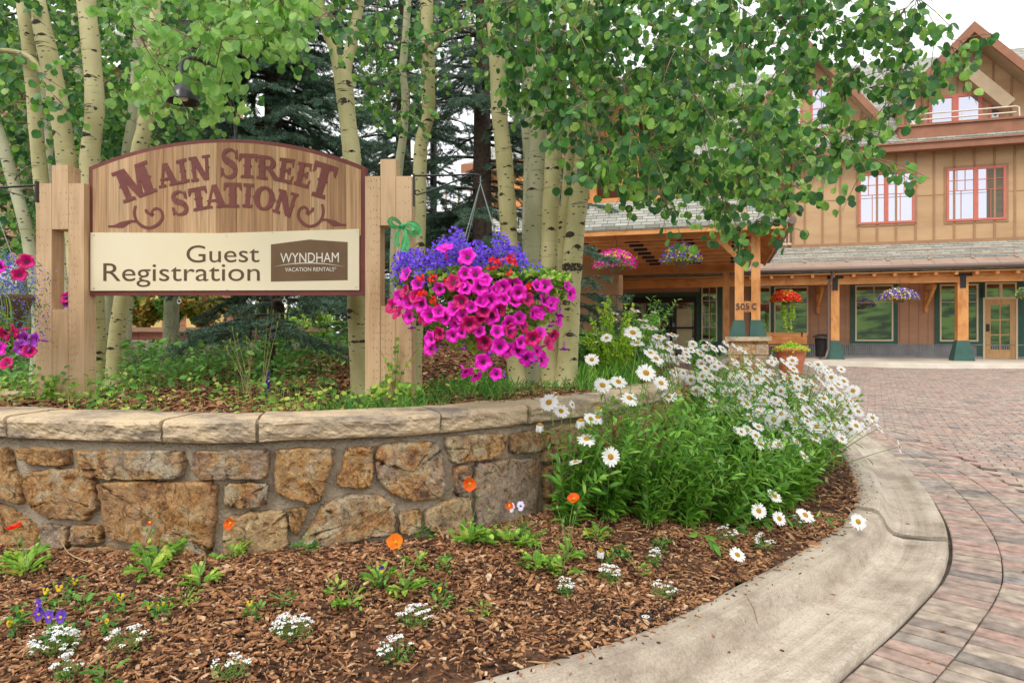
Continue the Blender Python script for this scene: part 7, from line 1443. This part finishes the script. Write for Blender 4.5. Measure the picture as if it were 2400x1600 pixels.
# brackets: right and left
def bracket(name, label, x0, x1, ytop, off, d, flip=1):
    b = P(x0,ytop,d); root = empty(name, tuple(b), label, 'bracket', 'iron basket brackets on the posts'); px = lambda x,y,dd=d: P(x,y,dd)-b
    mb = MB()
    if flip > 0:
        mb.tube(spline([px(972,412),px(1050,411),px(1112,409),px(1127,413),px(1131,422),px(1126,430),px(1119,428)],.02),.0055,6); mb.tube(spline([px(976,457),px(1010,446),px(1060,427),px(1096,411)],.02),.0045,6); mb.tube(spline([px(976,457),px(972,449),px(979,446),px(984,450)],.01),.0035,5); mb.tube(spline([px(1096,411),px(1104,413),px(1106,419)],.01),.0035,5); mb.box(px(968,412)+[0,-.012,-.16],px(972,412)+[0,.012,.008])
    else:
        mb.tube(spline([px(86,434),px(0,440),px(-40,442),px(-46,452),px(-40,458)],.02),.0065,6); mb.tube(spline([px(86,470),px(40,455),px(0,443)],.02),.0040,6); mb.box(px(84,428)+[0,-.012,-.11],px(87,428)+[.004,.012,.008])
    mb.build('arm', M['black'], root)
bracket('iron_bracket','black scrolled iron bracket on the right post holding the petunia basket',972,1130,412,0,3.60)
bracket('iron_bracket','black iron bracket reaching from the left post out of the frame',86,-40,434,0,3.78,-1)
# green ribbon
rb = P(943,530,3.70); root = empty('ribbon_bow', tuple(rb), 'sheer green ribbon bow tied to the right post', 'ribbon'); M['rib'] = mat('sheer_ribbon', (.03,.46,.13), (.08,.62,.24), .5, (40,40,40))
_n = M['rib'].node_tree.nodes; _l = M['rib'].node_tree.links; _t = _n.new('ShaderNodeBsdfTransparent'); _m = _n.new('ShaderNodeMixShader'); _m.inputs[0].default_value = .14; _l.new(_n['Principled BSDF'].outputs[0], _m.inputs[1]); _l.new(_t.outputs[0], _m.inputs[2]); _l.new(_m.outputs[0], _n['Material Output'].inputs['Surface'])
def strip(pts, w, dd=3.70):
    c = spline(np.array([np.append(P(x,y,dd+z)-rb, ww) for (x,y,z),ww in zip(pts,w)]), .008); V = []; 
    T = np.gradient(c[:,:3],axis=0); T /= np.linalg.norm(T,axis=1)[:,None]; sd_ = np.cross(T,[0,1,.25]); sd_ /= np.linalg.norm(sd_,axis=1)[:,None]; n_ = len(c)
    for k in range(7):
        q = (k-3)/3; V.append(c[:,:3]+sd_*(c[:,3:4]*q)+np.array([0,1,0])*(.005*np.cos(k*2.1+np.arange(n_)*.3))[:,None])
    V = np.array(V); i = np.arange(6)[:,None]*n_; j = np.arange(n_-1)[None,:]; return V.reshape(-1,3), np.stack([i+j,i+j+1,i+n_+j+1,i+n_+j],-1).reshape(-1,4)
for nm, pts, w in (('loop',[(942,530,0),(925,532,-.02),(914,520,-.03),(920,513,-.03),(932,518,-.02),(941,528,0)],[.006,.012,.014,.012,.010,.006]),('loop',[(944,530,0),(960,526,-.02),(974,532,-.03),(978,545,-.02),(966,548,0),(946,534,0)],[.006,.018,.024,.022,.014,.006]),('tail',[(940,532,0),(932,548,-.01),(930,565,-.01),(935,578,-.01)],[.006,.010,.012,.010]),('tail',[(944,533,0),(950,550,-.02),(950,575,-.02),(944,596,-.02)],[.006,.014,.022,.018])):
    V,Fq = strip(pts,w); MB().add(V,Fq,0,True).build(nm, M['rib'], root)
mb = MB(); mb.lathe([(.001,-.012),(.010,-.008),(.012,0),(.010,.008),(.001,.012)],(0,-.01,0),10); mb.tube([P(927,533,3.72)-rb,(0,0,0),P(966,533,3.71)-rb],.003,5); mb.build('knot', M['rib'], root)
# gooseneck lamp on the sign
lb_ = P(553,328,3.86); root = empty('gooseneck_lamp', tuple(lb_), 'black gooseneck lamp arching forward over the arched sign board', 'lamp')
c = spline([P(553,335,3.90),P(551,290,3.90),P(542,240,3.86),P(522,195,3.80),P(497,160,3.70),P(468,140,3.6),P(440,138,3.5),P(425,150,3.44),P(424,178,3.40)],.03)-lb_; MB().tube(c,.011,10).build('neck', M['black'], root)
sc_ = P(430,200,3.40)-lb_; th = .0; mb = MB(); mb.lathe([(.018,.055),(.02,.02),(.028,.0),(.052,-.022),(.068,-.05),(.076,-.080),(.078,-.085),(.074,-.083),(.06,-.05),(.04,-.02),(.001,-.01)],sc_,26); mb.build('lamp_shade', M['black'], root)
mb = MB(); mb.lathe([(.001,-.03),(.02,-.035),(.026,-.055),(.018,-.075),(.001,-.08)],sc_,14); mb.build('bulb', mat('bulb_glass',(.75,.75,.7),None,.2), root)
# dark mast behind trees
mb = MB(); p = P(1016,540,12); b = p*[1,1,0]+[0,0,1.0]; mb.tube([(0,0,0),(0,0,4.6)],.06,8); mb.tube([(0,0,4.6),(.2,0,4.8),(.5,0,4.8)],.04,6); o = mb.build('lamp_post', M['blackd'], None, label='dark street lamp pole far behind the spruce gap', cat='street lamp'); o.location = tuple(b)

# ---------------- far baskets, bench, planter, bin ----------------
def small_basket(px, py, w, h, d, label, cols, hookdy, trail=None, n=1500, size=.05):
    c = P(px,py,d); root = empty('flower_basket', tuple(c), label, 'hanging basket', 'hanging flower baskets'); W = w/2/F*d; H = h/2/F*d; pot(root, W*.42, H*1.0, 'potbrown'); hanger(root, c, c+np.array([0,0,hookdy/F*d]), W*.4, 3, 'blackd')
    k = n; p = rvec(k)*rng.uniform(.75,1.0,(k,1)); p[:,2] = np.abs(p[:,2])*1.15-.35; pos = p*[W,W,H*1.3]+[0,0,-H*.1]; lf = MB(); leaves(lf, pos*.93, p+rvec(k)*.6, p+rvec(k)*.4, size*1.1*rng.uniform(.5,1,k), OVV, LAF); lf.build('foliage', M['basketleaf'], root)
    for j,(m_, fr) in enumerate(cols):
        b = MB(); kk = int(n*fr); q = rvec(kk); q[:,2] = np.abs(q[:,2])*1.15-.35
        if m_ == 'yellowc': m_='yellow'; q[:,2] = np.abs(q[:,2])*.7+.15
        ps = q*[W,W,H*1.3]*rng.uniform(.96,1.08,(kk,1))+[0,0,-H*.1]; b.stamp(FV, FF, ps, frames(z=rvec(kk), x=q+rvec(kk)*.4), (size*.62*rng.uniform(.6,1.1,kk)).reshape(-1,1)); b.build('blossoms', M[m_], root, kind='stuff')
    if trail:
        t = MB()
        for i in range(6):
            x = rng.uniform(-.5,.5)*W; L = rng.uniform(.5,1)*trail/F*d; kk = 45; z = -H-L*rng.random(kk); leaves(t, np.stack([x+rng.normal(0,.02,kk),rng.normal(-W*.3,.03,kk),z],1), rvec(kk)+[0,0,-.8], rvec(kk), .06, LRV, LRF)
        t.build('trailing_creeper', M['lime'], root)
small_basket(1442,612,98,56,15.7,'pink petunia hanging basket under the canopy beam, left one',[('mag',.5),('magr',.25),('yellowc',.12)],62,size=.065)
small_basket(1597,598,92,60,15.5,'purple and yellow flower basket under the canopy beam, right one',[('violet',.35),('yellow',.1),('magr',.05)],60,size=.06)
small_basket(1842,697,64,34,21.6,'red flowering basket with lime trailing creeper above the bench',[('redf',.9),('yellow',.12)],42,trail=62,size=.08)
small_basket(2107,692,80,34,21.8,'violet and yellow basket hanging from the arcade beam between the posts',[('violet',.55),('palev',.18),('yellow',.22)],44,size=.08)
small_basket(2398,688,24,28,21.0,'violet basket cut off by the right edge of the photo',[('violet',.6),('yellow',.2)],40,size=.08)
# terracotta planter
d = 15.6; g = P(1854,862,d); g[2] = float(GZ(g[0],g[1])); root = empty('terracotta_planter', tuple(g), 'large round terracotta planter with yellow-green plants before the bench', 'planter'); zr_ = EYE+(HZ-815)/F*d-g[2]; R_ = 36/F*d
mb = MB(); mb.lathe([(.001,0),(R_*.55,0),(R_*.62,zr_*.15),(R_*.78,zr_*.6),(R_*.84,zr_*.66),(R_*.84,zr_*.72),(R_*.93,zr_*.88),(R_*1.06,zr_*.92),(R_*1.08,zr_),(R_*.98,zr_),(R_*.9,zr_*.9),(.001,zr_*.88)],(0,0,0),30); mb.build('pot', M['terra'], root)
lf = MB(); k = 1500; a = rng.uniform(0,6.28,k); q = np.sqrt(rng.random(k)); pos = np.stack([R_*1.1*q*np.cos(a),R_*1.1*q*np.sin(a),zr_*.9+rng.uniform(0,.17,k)*(1.2-q)],1); leaves(lf, pos, rvec(k)+[0,0,.8], rvec(k), .06, OVV, LAF); lf.build('foliage', M['lime'], root)
# bench
u0 = FB.U(1782,1.0); u1 = FB.U(1892,1.0); g = FB.o+FB.c*u0+FB.n*1.0; root = empty('wooden_bench', (g[0],g[1],zg), 'slatted wooden bench under the arcade behind the terracotta planter', 'bench', rz=FB.ang); W = u1-u0
mb = MB(); [mb.box((0,-.45+.09*k,.42),(W,-.37+.09*k,.45)) for k in range(5)]; mb.build('seat', M['timber'], root); mb = MB(); [mb.box((0,.03+.01*k,.50+.085*k),(W,.06+.01*k,.575+.085*k)) for k in range(5)]; mb.build('backrest', M['timber'], root)
for x in (.15,W-.2): mb = MB(); mb.box((x,-.44,0),(x+.06,-.38,.42)); mb.box((x,.06,0),(x+.06,.12,.92)); mb.box((x,-.44,.36),(x+.06,.06,.415)); mb.build('leg', M['blackd'], root)
# litter bin
u = FB.U(1929,1.1); g = FB.o+FB.c*u+FB.n*1.1; root = empty('litter_bin', (g[0],g[1],zg), 'black slatted litter bin beside the first arcade post', 'litter bin', rz=FB.ang); mb = MB()
for k in range(20): a = k*2*math.pi/20; mb.beam((.24*math.cos(a),.24*math.sin(a),.05),(.27*math.cos(a),.27*math.sin(a),.72),.03,.01)
mb.lathe([(.23,.05),(.23,.70)],(0,0,0),20); mb.build('body', M['blackd'], root); mb = MB(); mb.lathe([(.34,.74),(.34,.78),(.30,.80),(.16,.86),(.15,.84),(.15,.74),(.34,.74)],(0,0,0),22); mb.build('lid', M['blackd'], root)
# second pot with dark red flowers by the pier
g = P(1642,815,15.2); g[2] = float(GZ(g[0],g[1])); clump('flower_tub','low tub of dark red and yellow flowers beside the entrance pier','planter', tuple(g), .35,.3,1.15, 700,.09,'weedd', stems=18)
# white car beyond the left post
car = empty('parked_car', (*P(-150,HZ,11)[:2], 1.0), 'white parked car half hidden behind the left basket', 'car', rz=R(4)); M['carw'] = mat('car_white', (.78,.79,.80), None, .25, spec=.7); Lc = 4.5
side = [(-2.25,.35),(-2.25,.80),(-1.95,.95),(-1.15,1.02),(-.55,1.42),(.75,1.46),(1.45,1.02),(2.05,.92),(2.25,.70),(2.25,.35)]
mb = MB(); n_ = len(side); V = [(x,-.85+(.10 if z>1.05 else 0),z) for x,z in side]+[(x,.85-(.10 if z>1.05 else 0),z) for x,z in side]; mb.add(V,[tuple(range(n_)),tuple(range(n_,2*n_))[::-1]]+[(i,i+n_,(i+1)%n_+n_,(i+1)%n_) for i in range(n_)]); mb.build('body', M['carw'], car)
for sgn in (-1,): mb = MB(); mb.add([(-1.0,-.862,1.05),(-.50,-.80,1.36),(.68,-.80,1.39),(1.2,-.862,1.06)],[(0,3,2,1)]); mb.build('side_window', M['glassdn'], car)
for x in (-1.4,1.4):
    for y in (-.80,.72): mb = MB(); a = np.linspace(0,2*math.pi,25)[:-1]; V=[(x+.33*math.cos(t),y-.08,.33+.33*math.sin(t)) for t in a]+[(x+.33*math.cos(t),y+.12,.33+.33*math.sin(t)) for t in a]; mb.add(V,[tuple(range(24)),tuple(range(24,48))[::-1]]+[(i,(i+1)%24,(i+1)%24+24,i+24) for i in range(24)]); wh = mb.build('wheel', M['blackd'], car); mb = MB(); mb.add([(x+.2*math.cos(t),y-.085,.33+.2*math.sin(t)) for t in a],[tuple(range(24))]); mb.build('rim', M['steel'], wh)
# low stone edging at the far left of the raised bed
ed = empty('stone_edging', (*P(60,HZ,4.6)[:2], .85), 'weathered sandstone kerb slab at the back left of the raised bed', 'stone slab'); mb = MB(); a = P(-120,HZ,4.7)-np.array(ed.location); b = P(74,HZ,4.45)-np.array(ed.location); mb.beam((a[0],a[1],-.02),(b[0],b[1],.0),.22,.13); mb.build('slab', M['cap'], ed)
